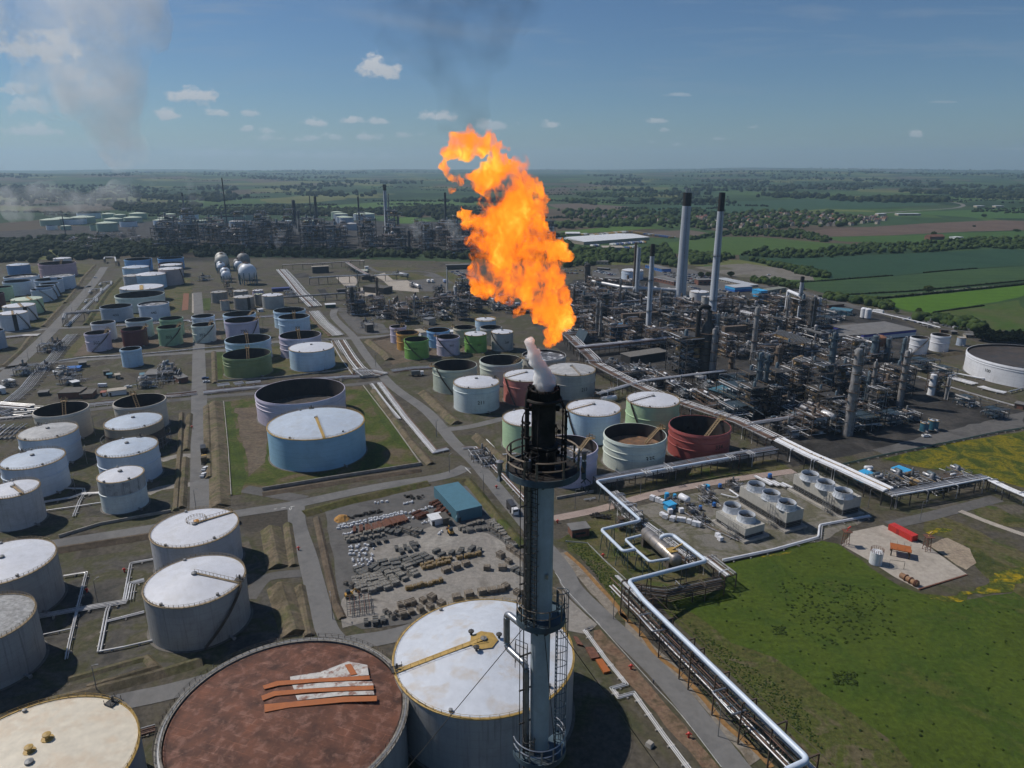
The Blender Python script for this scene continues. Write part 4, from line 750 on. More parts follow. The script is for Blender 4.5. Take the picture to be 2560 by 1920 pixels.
T('t100','p',[(870,402),(1255,330),(1230,588)],'white','open','huge white lavender tank numbered 100 with low dark floating roof',h=13.5,bands=(.80,),depth=.12,deck=mat('weedy_deck',(0.07,0.055,0.045),0.8,var=0.5,scale=0.2,dirt=(0.03,0.035,0.04),dirt_amt=0.8,dirt_scale=0.1),num=('100',1155,700,3.0),phrase='the huge lavender white tank')
T('i1','i',[(968,185),(1258,190),(1110,215)],'bluewhite','white','white tank standing by the car park behind twin grey columns',base=(1100,338),bands=(.7,),rise=.14,phrase='the white tank by the car park')
T('j1','j',[(140,492),(402,492),(265,512)],'white','white','bright white low tank between the two tall chimneys',base=(250,622),rise=.10,phrase='the bright white tank')
T('j2','j',[(305,563),(430,560),(370,572)],'ashgrey','grey','drab grey tank beside the slimmer tall chimney',h=12,rise=.06)
T('j3','j',[(530,545),(658,545),(594,555)],'tan','stone','dark brown tank on the far side of the slimmer chimney',h=11,rise=.03)
T('j4','j',[(1115,525),(1257,525),(1185,538)],'navy','open','dark blue open tank beside the blue plant block',h=11,depth=.3)
T('j5','j',[(1253,560),(1410,562),(1330,575)],'seagreen','open','grey green low tank beside the dark blue one',h=8,depth=.3)
T('h1','H',[(1320,815),(1395,820),(1355,828)],'teal','blue','teal blue drum tank beside the white pipe bundles, darker of two',base=(1355,902),rise=.02)
T('h2','H',[(1392,795),(1480,798),(1436,808)],'teal','blue','teal blue drum tank beside the white pipe bundles, brighter of two',base=(1436,888),rise=.02)
def rusty_tank():
 x,y,r,h=solve_tank('A',[(992,1480),(1500,932),(2630,1170)],17.0);r-=1.0
 root=tag(empty('storage_tank',(x,y,0)),'rust red flat roofed tank with orange plates lying across its top','tank');TANKS['rusty']=(x,y,r,h,root)
 MB().lathe([(r,0),(r,h-1.2),(r+.3,h-.9),(r+.3,h-.1),(r-.1,h),(r-.1,h-.6)],96).build('shell',TM['greystreak'],root,True)
 MB().lathe([(r+.9,h-.30),(r+.9,h-.1),(r-.6,h-.1),(r-.6,h-.35)],96).build('ring_walkway',mat('rim_walk',(0.24,0.22,0.19),0.8,var=0.5,scale=0.7,dirt=(0.07,0.06,0.04),dirt_amt=0.6),root)
 m=mat('roof_rust',(0,0,0));nt,N,LK=nodes(m);b=nt.nodes['Principled BSDF'];src=b.inputs['Base Color'].links[0].from_socket
 tc=N('ShaderNodeTexCoord');mp=N('ShaderNodeMapping');LK(tc.outputs['Object'],mp.inputs[0]);mp.inputs['Rotation'].default_value=(0,0,.32)
 bk=N('ShaderNodeTexBrick');LK(mp.outputs[0],bk.inputs['Vector']);sock(bk,'Scale',1.0);sock(bk,'Brick Width',5.5);sock(bk,'Row Height',1.9);sock(bk,'Mortar Size',0.07);sock(bk,'Mortar Smooth',.6)
 sock(bk,'Color1',(.8,.8,.8,1));sock(bk,'Color2',(1.1,1.05,1.0,1));sock(bk,'Mortar',(1.7,1.9,2.0,1))
 nz=N('ShaderNodeTexNoise');LK(tc.outputs['Object'],nz.inputs[0]);sock(nz,'Scale',.2);sock(nz,'Detail',6.0)
 mr=N('ShaderNodeMapRange');LK(nz.outputs['Fac'],mr.inputs[0]);mr.inputs[1].default_value=.42;mr.inputs[2].default_value=.62
 ml=N('ShaderNodeMix');ml.data_type='RGBA';ml.blend_type='MULTIPLY';LK(mr.outputs[0],ml.inputs['Factor']);LK(src,ml.inputs['A']);LK(bk.outputs['Color'],ml.inputs['B']);LK(ml.outputs['Result'],b.inputs['Base Color'])
 MB().lathe([(r-.5,h-.9),(r-.9,h-.5),(r*.5,h+.2),(.02,h+.5)],96).build('roof',m,root,True)
 ring_rail(r+.95,h,n=96,rad=.05).build('railing',M_stair,root)
 ring_rail(r-.55,h,n=96,rad=.04).build('railing',M_stair,root)
 LANDMARKS.append((x,y,'the rusty red roof'))
 zz=h+.42
 wm=mat('worn_white_paint',(0.52,0.50,0.47),0.7,var=0.25,scale=0.6,dirt=(0.20,0.08,0.05),dirt_amt=0.9,dirt_scale=0.45,obj=False)
 for pts in([('A',1865,1060),('A',2060,1030),('B',30,960),('B',150,985),('B',160,1050),('A',2212,1062),('A',1868,1085)],[('A',1880,1115),('A',2212,1088),('B',180,1090),('B',190,1115),('A',2212,1122),('A',1890,1142)],[('A',1900,1180),('A',2212,1155),('B',190,1150),('B',195,1175),('A',2212,1180),('A',1915,1212)]):
  P=[at(*p,zz)-Vector((x,y,0))for p in pts]
  o=MB().add([(p.x,p.y,zz+.06)for p in P],tess(P)).build('paint_patch',wm,root)
  if o.data.polygons[0].normal.z<0:o.data.flip_normals()
 om=mat('orange_primer',(0.36,0.105,0.022),0.6,var=0.15,scale=0.4,obj=False)
 for pts,lab in(([('A',1690,1120),('A',1780,1090),('A',2000,1075),('B',165,1055),('B',165,1080),('A',2010,1098),('A',1795,1118),('A',1700,1142)],'farthest long orange plate on the rusty roof'),([('A',1680,1185),('A',1760,1155),('A',2000,1138),('B',190,1118),('B',190,1145),('A',2000,1162),('A',1770,1185),('A',1690,1215)],'middle long orange plate on the rusty roof'),([('A',1700,1240),('A',1860,1225),('A',2212,1190),('B',210,1185),('B',212,1218),('A',2212,1225),('A',1860,1260),('A',1702,1290)],'nearest long orange plate on the rusty roof'),([('B',5,985),('B',45,978),('B',85,1045),('B',45,1052)],'short orange plate lying crosswise on the rusty roof')):
  P=[at(*p,zz+.1)for p in pts];c=sum(P,Vector())/len(P)
  o=MB().prism([(p.x-c.x,p.y-c.y)for p in P],.12,.26).build('roof_plate',om,loc=(c.x,c.y,zz));tag(o,lab,'plate','orange plates on the rusty roof')
  bm=bmesh.new();bm.from_mesh(o.data);bmesh.ops.recalc_face_normals(bm,faces=bm.faces);bm.to_mesh(o.data);bm.free()
 bx,by,br,bh,_=TANKS['bigwhite'];d=Vector((bx-x,by-y,0)).normalized();t=Vector((-d.y,d.x,0))
 w=empty('walkway_bridge',(x+d.x*(r+.5),y+d.y*(r+.5),h));tag(w,'steel walkway bridge joining the rusty roof to the huge white tank','walkway')
 gap=hypot(bx-x,by-y)-r-br;m=MB();m.beam((0,0,.1),d*gap,1.4,.25)
 m.build('deck',M_steel,w);m=MB()
 for sgn in(-1,1):
  for zz2 in(.6,1.2):m.beam(t*.7*sgn+Vector((0,0,zz2)),t*.7*sgn+d*gap+Vector((0,0,zz2)),.09)
  for i in range(6):q=d*gap*i/5+t*.7*sgn;m.beam(q,q+Vector((0,0,1.2)),.09)
 m.build('handrail',M_steel,w)
 m=MB()
 for sx in(.25,.75):
  for sgn in(-1,1):
   q=d*gap*sx+t*1.2*sgn;m.beam(q,(q.x,q.y,-h),.22)
 for k in range(6):
  z0,z1=-h+k*h/6,-h+(k+1)*h/6
  for sgn in(-1,1):m.beam(d*gap*.25+t*1.2*sgn+Vector((0,0,z0)),d*gap*.75+t*1.2*sgn+Vector((0,0,z1)),.12)
  for sx in(.25,.75):m.beam(d*gap*sx-t*1.2+Vector((0,0,z0)),d*gap*sx+t*1.2+Vector((0,0,z1)),.12)
 m.build('support_tower',M_steel,w)
rusty_tank()
def tank_extras():
 x,y,r,h,root=TANKS['n5'];rs=r*.08
 p=at('A',1262,55,h+rs*.7)-Vector((x,y,0));m=ring_rail(3.4,0,1.1,.06,20);o=m.build('hatch_railing',M_rail,root);o.location=p
 o=MB().lathe([(1.0,0),(1.0,.5),(.02,.8)],14).build('roof_hatch',mat('hatch_orange',(.55,.25,.04),.5),root);o.location=p+Vector((.4,-.8,0))
 x,y,r,h,root=TANKS['bigwhite'];rs=r*.17
 MB().lathe([(3.8,rs*.925),(2,rs*.97),(.02,rs+.05)],7,(0,0,h+.12)).build('roof_crown',M_yel,root)
 for a in(.3,2.5,4.3):
  m=MB();m.lathe([(.35,0),(.35,.8),(.8,.9),(.8,1.2),(.02,1.4)],8);o=m.build('roof_vent',M_steel,root);o.location=(cos(a)*4.2,sin(a)*4.2,h+rs*.9)
 x,y,r,h,root=TANKS['sand'];rs=r*.05
 for(px,py)in((305,1455),(190,1537)):
  p=at('A',px,py,h+rs*.9)-Vector((x,y,0));m=MB();m.lathe([(1.3,-.2),(1.3,.05),(.5,.1),(.5,.9),(.9,.95),(.9,1.2),(.02,1.4)],10);o=m.build('roof_vent',M_yel,root);o.location=p
 for k,(fr,px,py)in{'n4':('A',1525,440),'sand':('A',740,1220),'bigwhite':('B',365,1015),'m2':('L',190,1075),'m3':('L',330,845),'m7':('L',1215,945),'t211':('F',660,435),'bluebig':('E',965,705)}.items():
  x,y,r,h,root=TANKS[k];a=atan2(*(lambda p:(p.y-y,p.x-x))(at(fr,px,py,h)));m=MB();c=Vector((cos(a)*(r-.8),sin(a)*(r-.8),h+.5));m.box(c,(3,2.4,.15),a)
  for sx in(-1.4,1.4):
   for sy in(-1.1,1.1):
    q=c+Vector((cos(a)*sx-sin(a)*sy,sin(a)*sx+cos(a)*sy,0));m.beam(q-Vector((0,0,.5)),q+Vector((0,0,1.1)),.1)
  m.lathe([(.3,0),(.3,1.5),(.02,1.6)],8,c);m.box(c+Vector((0,0,1.05)),(2.9,.1,.1),a);m.build('gauge_platform',M_steel,root)
 x,y,r,h,root=TANKS['m6'];MB().lathe([(r+.15,0.2),(r+.15,h*.68)],60).build('brick_wall',mat('sooty_brick',(.085,.066,.055),.85,var=.5,scale=.6,streak=.4),root)
 m=MB()
 for i in range(26):
  a=2.6+i*.17;
  for rr in(r+1.0,r+2.6):
   q=Vector((cos(a)*rr,sin(a)*rr,0));m.beam(q,q+Vector((0,0,6)),.12)
  for z in(2,4,6):m.beam((cos(a)*(r+2.6),sin(a)*(r+2.6),z),(cos(a+.17)*(r+2.6),sin(a+.17)*(r+2.6),z),.12)
 o=m.build('scaffolding',M_grey);o.location=(x,y,0);tag(o,'ring of scaffolding round the foot of the tan banded tank','scaffolding')
 x,y,r,h,root=TANKS['m8'];MB().lathe([(r+.04,h*.58),(r+.04,h*.97)],44).build('stained_wall',mat('stained_white',(.46,.47,.47),.6,var=.2,scale=.2,streak=1.0,dirt=(.05,.05,.05),dirt_amt=.35),root)
tank_extras()
# ------------------------------------------------------------------ labels for the crowd of small things
USED={}
def rel(x,y,k=0):
 """where a thing stands, told by the k-th nearest landmark"""
 L=sorted(LANDMARKS,key=lambda l:(l[0]-x)**2+(l[1]-y)**2)
 lx,ly,ph=L[min(k,len(L)-1)]
 dr=hypot(x,y)-hypot(lx,ly);ta,tb=atan2(x,y),atan2(lx,ly);dt=(ta-tb)*hypot(x,y)
 d=hypot(x-lx,y-ly)
 if d<1.0:return 'at '+ph
 if abs(dr)>abs(dt):return('beyond ' if dr>0 else 'in front of ')+ph
 return('right of ' if dt>0 else 'left of ')+ph
def name_it(o,base,cat,group=None,x=None,y=None):
 """label = look + place; things that would share it share a group too"""
 x,y=(o.location.x,o.location.y)if x is None else(x,y)
 for k in(0,1,2):
  lab=f'{base} {rel(x, y, k)}'
  if len(lab.split())>16:lab=' '.join(lab.split()[:16])
  if lab not in USED:break
 else:
  lab=' '.join(f'{base} {rel(x, y, 0)}'.split()[:16])
 if lab in USED:group=USED[lab]['group']if 'group' in USED[lab]else(group or cat+'s');USED[lab]['group']=group
 USED.setdefault(lab,o);return tag(o,lab,cat,group)
rng=random.Random(7)
RU=rng.uniform
# ------------------------------------------------------------------ the flare stack
M_stack=mat('stack_paint',(0.40,0.46,0.50),0.55,0.1,var=0.25,scale=0.5,streak=0.4,dirt=(0.24,0.26,0.27),dirt_amt=0.35,dirt_scale=0.5)
M_soot=mat('sooted_steel',(0.016,0.014,0.013),0.75,0.2,var=0.6,scale=1.2,dirt=(0.05,0.04,0.035),dirt_amt=0.6,dirt_scale=0.9)
M_platf=mat('platform_blue',(0.065,0.105,0.135),0.6,0.1,var=0.4,scale=1.0,dirt=(0.05,0.04,0.03),dirt_amt=0.5)
M_gal=mat('galvanised',(0.34,0.35,0.37),0.38,0.7,var=0.3,scale=1.5,seam=0.0)
M_railr=mat('weathered_rail',(0.16,0.125,0.09),0.7,var=0.4,scale=2.0)
sdir=ray('D',1172,1050);SX,SY=38.0*sdir.x/sdir.y,38.0
def SZ(v):return up_to((SX,SY),'D',1172,v)
def stv(z):return(940+z*300/1659)*2212/2560
def lov(z):return(1400+z*340/1085)*2212/2560
ZT=SZ(stv(160));ZP1=SZ(stv(1020))-1.15;ZP2=SZ(lov(440));ZP3=SZ(lov(1480))
def flare_stack():
 S=tag(empty('flare_stack',(SX,SY,0)),'tall blue grey flare stack with sooted black tip and round platforms','flare stack')
 def tube_z(prof,name,m,n=40):return MB().lathe(prof,n).build(name,m,S,True)
 tube_z([(.9,0),(.66,2),(.62,ZP2-.5),(.70,ZP2+.1),(.69,ZP1-.4)],'shaft',M_stack)
 zz=[SZ(stv(k))for k in(1290,1010,940,370,300)]
 tube_z([(.72,ZP1-.4),(.70,zz[1]),(.86,zz[1]),(.86,zz[1]+.12),(.72,zz[1]+.13),(.72,zz[2]-.1),(.88,zz[2]-.1),(.88,zz[2]+.05),(.69,zz[2]+.06),(.69,zz[3])],'burner_tube',M_soot)
 m=MB()
 m.lathe([(.70,zz[3]),(.86,zz[3]+.1),(.87,ZT-.15),(.80,ZT),(.72,ZT-.1),(.72,zz[3])],40)
 for i in range(40):
  a=2*pi*i/40;m.beam((cos(a)*.89,sin(a)*.89,zz[3]+.15),(cos(a)*.89,sin(a)*.89,ZT+RU(-.06,.10)),.07)
 m.build('wind_shield',M_soot,S)
 MB().tube([(cos(t)*.95,sin(t)*.95,zz[3]+.25)for t in[2*pi*i/32 for i in range(32)]],.11,8,closed=True).build('steam_ring',M_soot,S,True)
 for a,r_,w,z1 in((R(195),.98,.13,zz[3]+.2),(R(165),1.25,.035,zz[3]-.9),(R(202),1.28,.03,zz[3]-.6),(R(345),1.12,.04,zz[3]),(R(352),1.24,.035,zz[3]-.2),(R(5),1.34,.045,zz[3]-.5),(R(250),1.0,.035,zz[3]-1.2)):
  q=Vector((cos(a),sin(a),0));P=[q*r_+Vector((0,0,ZP1-.2)),q*r_+Vector((0,0,z1)),q*.93+Vector((0,0,z1+.45)),q*.86+Vector((0,0,ZT-.1))]
  m=MB().bent(P,w,.3,8);
  for k in range(5):m.lathe([(w*1.7,-.04),(w*1.7,.04)],8,P[0].lerp(P[1],(k+.5)/5),True,True)
  m.build('riser_pipe',M_soot,S,True)
 for k in range(14):
  a=RU(0,6.28);q=Vector((cos(a)*RU(.95,1.3),sin(a)*RU(.95,1.3),ZP1+RU(.5,2.6)));m=MB()
  m.lathe([(.02,-.12),(.1,-.1),(.12,0),(.1,.1),(.02,.12)],8,q);d=Vector((RU(-.3,.3),RU(-.3,.3),RU(.2,.6)));m.bent([q,q+d,q+d+Vector((0,0,-.9))],.025,.1,6)
  m.build('valve',M_soot,S)
 def platform(z,r,a0,a1,skirt_m,rail_m,rail_gap=None,deck_m=M_soot,ri=.75,rr=.055):
  P=empty('platform',(0,0,z));P.parent=S;n=40;m=MB();vs=[]
  full=a1-a0>6.2
  for i in range(n+1):
   a=a0+(a1-a0)*i/n
   for rad,zz_ in((ri,0),(r,0),(r,-.1),(ri,-.1)):vs.append((cos(a)*rad,sin(a)*rad,zz_))
  m.add(vs,[(4*i+j,4*i+(j+1)%4,4*i+4+(j+1)%4,4*i+4+j)for i in range(n)for j in range(4)]);m.build('deck',deck_m,P)
  m=MB();vs=[]
  for i in range(n+1):
   a=a0+(a1-a0)*i/n
   for rad,zz_ in((r,-.28),(r+.05,-.28),(r+.05,.12),(r,.12)):vs.append((cos(a)*rad,sin(a)*rad,zz_))
  m.add(vs,[(4*i+j,4*i+(j+1)%4,4*i+4+(j+1)%4,4*i+4+j)for i in range(n)for j in range(4)])
  for i in range(0,n,5):
   a=a0+(a1-a0)*i/n;q=Vector((cos(a),sin(a),0));m.beam(q*.72+Vector((0,0,-1.0)),q*r+Vector((0,0,-.2)),.09);m.beam(q*.72+Vector((0,0,-.15)),q*r+Vector((0,0,-.15)),.1)
  m.build('skirt',skirt_m,P)
  spans=[(a0,a1)]if not rail_gap else[(rail_gap[1],rail_gap[0]+2*pi)]
  for b0,b1 in spans:
   ring_rail(r-.02,.05,1.12,rr,40,b0,b1,posts=5).build('handrail',rail_m,P)
  return P
 platform(ZP1,2.12,0,2*pi,M_platf,M_railr,(R(238),R(258)),rr=.06)
 platform(ZP2,1.5,R(140),R(140)+5.2,M_platf,M_railr,None,deck_m=M_platf,ri=.7,rr=.045)
 platform(ZP3,1.75,R(195),R(405),M_platf,M_gal,None,deck_m=M_platf,ri=.7,rr=.045)
 def ladder(a,z0,z1,r0=.82,cage=True,m_=M_platf):
  q=Vector((cos(a),sin(a),0));t=Vector((-q.y,q.x,0));L=empty('ladder',(0,0,0));L.parent=S;m=MB()
  for sgn in(-1,1):m.beam(q*(r0+.15)+t*.23*sgn+Vector((0,0,z0)),q*(r0+.15)+t*.23*sgn+Vector((0,0,z1)),.06)
  for i in range(int((z1-z0)/.3)):m.beam(q*(r0+.15)-t*.23+Vector((0,0,z0+i*.3)),q*(r0+.15)+t*.23+Vector((0,0,z0+i*.3)),.035)
  m.build('rungs',m_,L)
  if cage:
   m=MB();k=int((z1-z0)/1.0)
   for i in range(k+1):
    z=z0+(z1-z0)*i/k;m.tube([q*(r0+.15+.72*sin(s))+t*(-.36*cos(s))+Vector((0,0,z))for s in[pi*j/10 for j in range(11)]],.025,5)
   for s in(.5,1.05,1.57,2.1,2.64):m.beam(q*(r0+.15+.72*sin(s))+t*(-.36*cos(s))+Vector((0,0,z0)),q*(r0+.15+.72*sin(s))+t*(-.36*cos(s))+Vector((0,0,z1)),.035)
   m.build('cage',m_,L)
 ladder(R(235),ZP2,ZP1+1.2,.74,True,M_steel);ladder(R(8),ZP3,ZP2+1.6,.9);ladder(R(232),ZP3-14,ZP3+1.4,.72,True,M_steel)
 q=Vector((cos(R(196)),sin(R(196)),0));z1,z2=SZ(lov(815)),SZ(lov(545));out=Vector((-1.25,1.75,0))
 base=q*.93
 MB().bent([base+Vector((0,0,0)),base+Vector((0,0,z1)),base+out+Vector((0,0,z1)),base+out+Vector((0,0,z2+.1)),base+Vector((.05,0,z2+.1)),base+Vector((.05,0,ZP1+.6))],.215,.45,16,6).build('steam_pipe',M_gal,S,True)
 m=MB()
 for k in range(30):m.lathe([(.23,-.015),(.23,.015)],14,base+Vector((0,0,z1-1-k*.9)),True,True)
 m.build('pipe_cladding_band',M_gal,S)
 for a,r_,w in((R(208),1.22,.035),(R(215),1.30,.03),(R(203),1.42,.03)):
  q2=Vector((cos(a),sin(a),0));MB().tube([q2*r_+Vector((0,0,0)),q2*r_+Vector((0,0,ZP1+.4))],w,6).build('conduit',M_steel,S)
 m=MB()
 for k in range(16):
  z=ZP1-2.2-k*2.6;m.beam(Vector((-.5,-.15,z)),Vector((-1.35,-.62,z)),.08)
 m.build('pipe_bracket',M_steel,S)
 m=MB();lp=base+out
 for dz in(-.2,.9):
  m.tube([lp+Vector((.55,-.9,z1+dz)),lp+Vector((1.3,-1.4,z1+dz)),lp+Vector((1.35,-.9,z1+dz)),lp+Vector((.6,-.4,z1+dz))],.025,5,closed=True)
 for dx,dy in((.55,-.9),(1.3,-1.4),(1.35,-.9),(.6,-.4)):m.beam(lp+Vector((dx,dy,z1-.9)),lp+Vector((dx,dy,z1+.9)),.04)
 m.build('pipe_guard',M_steel,S)
 p=at('ST',250,1230,0);bd=Vector((cos(R(190)),sin(R(190)),0))*2.55
 m=MB();m.lathe([(.20,.5),(.24,.55),(.24,.62),(.02,.7)],12,bd+Vector((0,0,ZP1)));m.lathe([(.13,0),(.17,.1),(.17,.5)],12,bd+Vector((0,0,ZP1)));m.lathe([(.09,-.3),(.13,0)],10,bd+Vector((0,0,ZP1)));m.lathe([(.2,-.6),(.08,-.3)],4,bd+Vector((0,0,ZP1)),True);m.beam(bd*.85+Vector((0,0,ZP1-.1)),bd+Vector((0,0,ZP1)),.07)
 m.build('beacon',M_gal,S)
 for k,(dz,a)in enumerate(((.9,352),(.35,356),(-.1,2),(-.45,358))):
  q2=Vector((cos(R(a)),sin(R(a)),0))*2.38;m=MB();m.box(q2+Vector((0,0,ZP1+dz)),(.26,.3,.34),R(a));m.tube([q2+Vector((0,0,ZP1+dz-.2)),q2+Vector((.12,-.1,ZP1+dz-.5))],.03,6)
  m.build('junction_box',M_platf if k%2 else M_railr,S)
 c=Vector((2.15,-.9,ZP1-.55));MB().tube([c,c+Vector((.3,.1,.25)),c+Vector((.55,.1,.05)),c+Vector((.55,.1,-.4)),c+Vector((.4,.1,-.62)),c+Vector((.2,.1,-.5)),c+Vector((.15,.1,-.3))],.03,6).build('cable_loop',M_soot,S)
 for sx in(-1,1):MB().box((sx*.80,-.1,zz[2]+2.2),(.22,.1,.3)).build('lifting_lug',M_soot,S)
 MB().box((.3,-.72,ZP2+3.2),(.16,.14,.34)).build('bracket',M_gal,S)
 for i,(u,v,ga,gz)in enumerate(((76,2600,195,ZP2-.35),(2052,2500,-10,ZP2-.35),(1375,3500,285,ZP2-.8))):
  g=at('D',u,v,0)-Vector((SX,SY,0));q2=Vector((cos(R(ga))*.8,sin(R(ga))*.8,gz));mid=q2.lerp(g,.5)-Vector((0,0,.8))
  MB().tube([q2,q2.lerp(mid,.5)-Vector((0,0,.15)),mid,mid.lerp(g,.5)-Vector((0,0,.15)),g],.028,6).build('guy_wire',M_steel,S)
 LANDMARKS.append((SX,SY,'the flare stack'))
 return S
flare_stack()
# ------------------------------------------------------------------ pipes on the ground and on gantries
PM=[M_alu,M_alu2,M_white,M_alu,M_rustp]
def track(pts,n,w,label,z=0.7,r=0.22,mats=PM,sleepers=6.0,name='pipe_track',cat='pipe track',mixr=True,bend=True,smooth=False):
 P=pts_at(pts,0.0);P=smooth_path(P)if smooth else P;c=P[0];root=tag(empty(name,(c.x,c.y,0)),label,cat)
 for i in range(n):
  off=-w/2+w*(i+.5)/n;rr=r*(RU(.45,1.15)if mixr else 1)
  Q=[q-c+Vector((0,0,z+RU(-.06,.06)))for q in offset_path(P,off)]
  m=MB()
  if bend and len(Q)>2:m.bent(Q,rr,rr*3,8,3)
  else:m.tube(Q,rr,8)
  m.build('pipe',mats[i%len(mats)]if n<4 else rng.choice(mats),root,True)
 m=MB();tot=0
 for a,b in zip(P,P[1:]):
  d=(b-a);L=d.length
  if L<1:continue
  d.normalize();k=max(1,int(L/sleepers));ang=atan2(d.y,d.x)
  for j in range(k):
   q=a.lerp(b,(j+.5)/k)-c;m.box(q+Vector((0,0,(z-r)/2)),(.5,w+.6,max(.15,z-r)),ang)
 m.build('sleeper',M_conc,root);return root
def gantry(pts,w,h,label,levels=(1.0,),pipes=6,r=0.22,span=9.0,frame_m=M_steel,mats=PM,name='pipe_rack',cat='pipe rack',truss=True,cross=8,post=.34,base_z=0.0):
 P=pts_at(pts,base_z);c=P[0].copy();root=tag(empty(name,(c.x,c.y,0)),label,cat);m=MB()
 L,Q=offset_path(P,-w/2),offset_path(P,w/2)
 for i in range(len(P)-1):
  k=max(1,round((P[i+1]-P[i]).length/span))
  for j in range(k+(1 if i==len(P)-2 else 0)):
   a,b=L[i].lerp(L[i+1],j/k)-c,Q[i].lerp(Q[i+1],j/k)-c;t=Vector((0,0,h))
   m.beam((a.x,a.y,0),(a.x,a.y,h+.3),post);m.beam((b.x,b.y,0),(b.x,b.y,h+.3),post)
   for lv in levels:m.beam((a.x,a.y,h*lv),(b.x,b.y,h*lv),.3)
   if truss and j<k:
    a2,b2=L[i].lerp(L[i+1],(j+1)/k)-c,Q[i].lerp(Q[i+1],(j+1)/k)-c
    m.beam((a.x,a.y,h*.55),(a2.x,a2.y,h),.14);m.beam((b.x,b.y,h),(b2.x,b2.y,h*.55),.14)
  for S_ in(L,Q):
   for lv in levels:m.beam((S_[i]-c)+Vector((0,0,h*lv)),(S_[i+1]-c)+Vector((0,0,h*lv)),.22,.3)
 m.build('steel_frame',frame_m,root)
 for lv in levels:
  for i in range(pipes):
   off=-w/2+w*(i+.5)/pipes;rr=r*RU(.55,1.5);z=h*lv+.2+rr
   MB().bent([q-c+Vector((0,0,z))for q in offset_path(P,off)],rr,rr*3,8,3).build('pipe',rng.choice(mats),root,True)
 for i in range(cross):
  s=rng.randrange(len(P)-1);q=P[s].lerp(P[s+1],rng.random())-c;d=(P[s+1]-P[s]).normalized();n_=Vector((d.y,-d.x,0))*(w/2+RU(.3,1.6))*rng.choice((-1,1));rr=RU(.1,.24)
  MB().bent([q-n_*.4+Vector((0,0,h+.9)),q+n_+Vector((0,0,h+.9)),q+n_+Vector((0,0,.3))],rr,rr*3,8,3).build('drop_pipe',rng.choice(mats),root,True)
 LANDMARKS.append((P[len(P)//2].x,P[len(P)//2].y,'the '+label.split(',')[0].split(' with ')[0].split(' beside ')[0].split(' behind ')[0]))if False else None
 return root
W2=[M_white,M_alu,M_alu2,M_alu,M_rustp]
track([('E',1195,115),('E',1290,270),('E',1390,400)],9,13,'broad track of white pipes slanting past the light blue cone tank',r=.38,mats=W2,sleepers=9)
track([('h',1690,795),('h',1800,930),('h',1960,1065)],9,14,'broad track of white pipes between the two cross roads',r=.42,mats=W2,sleepers=10)
track([('h',1345,335),('h',1440,440),('h',1560,590),('h',1720,745)],8,15,'long pale pipe track running up towards the far railway',r=.55,mats=W2,sleepers=12,z=1.2)
track([('E',30,565),('E',300,535),('E',560,510),('E',1000,447),('E',1500,415)],9,9,'silver pipe track behind the large lavender tank',r=.3,mats=W2,sleepers=8)
for a,b in((150,255),(300,380),(400,530),(1170,1250)):
 x0,x1=a,b;track([('E',x0,520-(x0-150)*.06),('E',x1,512-(x1-150)*.06)],5,7,f'raised white pipe loops on the silver track, {"short" if b - a < 100 else "long"} group at {"its west end" if a < 200 else "the middle" if a < 350 else "the lavender tank" if a < 600 else "the junction"}',z=2.2,r=.3,mats=W2,sleepers=30,name='pipe_loop',cat='pipe loop')
track([('L',770,672),('L',990,648)],6,9,'white and red pipe track between the two cream open tanks',r=.3,mats=[M_white,M_rustp,M_alu])
track([('L',1430,590),('L',1560,582),('L',1700,565)],7,9,'white pipe track by the cream tank with the inner ladder',r=.3,mats=W2)
track([('E',1480,490),('E',1590,640),('E',1720,795)],3,2.6,'three white pipes ending at the green bank',r=.3,mats=W2,mixr=False)
track([('E',1555,480),('E',1770,770),('E',2030,1078),('E',2140,1052)],5,4.2,'five long white pipes that turn toward the main road',r=.3,mats=W2,mixr=False)
track([('E',1350,400),('E',1480,395),('E',1590,420)],7,12,'tangle of white pipes at the junction by the main road',z=1.6,r=.28,mats=W2)
track([('E',1370,370),('E',1460,440)],6,10,'short crossing pipes over the white tangle by the main road',z=2.6,r=.22,mats=W2)
track([('F',370,1045),('F',480,1040),('F',700,1270),('F',910,1495),('F',1000,1600)],4,3.0,'four silver pipes running along the main road to the flare',r=.22,mats=W2,mixr=False)
track([('F',575,975),('F',700,1105),('F',830,1095)],1,.5,'single white pipe with a bend in front of the mint green tank',r=.3,mats=[M_white])
track([('L',640,60),('L',560,150),('L',470,270),('L',400,330),('L',250,520),('L',110,640)],9,11,'wide bundle of dull pipes slanting down past the pinkish tank',r=.28,mats=[M_alu2,M_alu,M_steel],sleepers=9)
track([('g',1210,500),('g',1060,640),('g',830,870),('g',740,960)],3,5,'three pale pipes along the diagonal road',r=.4,mats=[M_alu,M_white],sleepers=9)
for k,(x,y)in enumerate(((1050,560),(1000,670),(900,800),(1160,480))):
 track([('g',x-60,y+45),('g',x-40,y+10),('g',x+75,y-5),('g',x+70,y+35)],2,2.5,['pale expansion loop, second from the wood by the diagonal road','pale expansion loop, third from the wood by the diagonal road','pale expansion loop nearest the slate blue tank','pale expansion loop nearest the wood by the diagonal road'][k],z=2.4,r=.42,mats=[M_alu],sleepers=14,name='pipe_loop',cat='pipe loop')
track([('g',1290,950),('g',1700,925),('g',2120,890),('h',360,905),('h',700,880),('h',1260,845)],6,9,'broad pale pipe track behind the row of small tanks',r=.4,mats=W2,sleepers=12)
track([('g',60,1085),('g',250,1065),('g',430,1060)],5,9,'white pipe track beyond the blue grey edge tank',r=.4,mats=W2)
track([('l',880,1600),('l',1180,1560),('l',1460,1545)],6,9,'pale pipe track in front of the bright green open tank',r=.32,mats=W2)
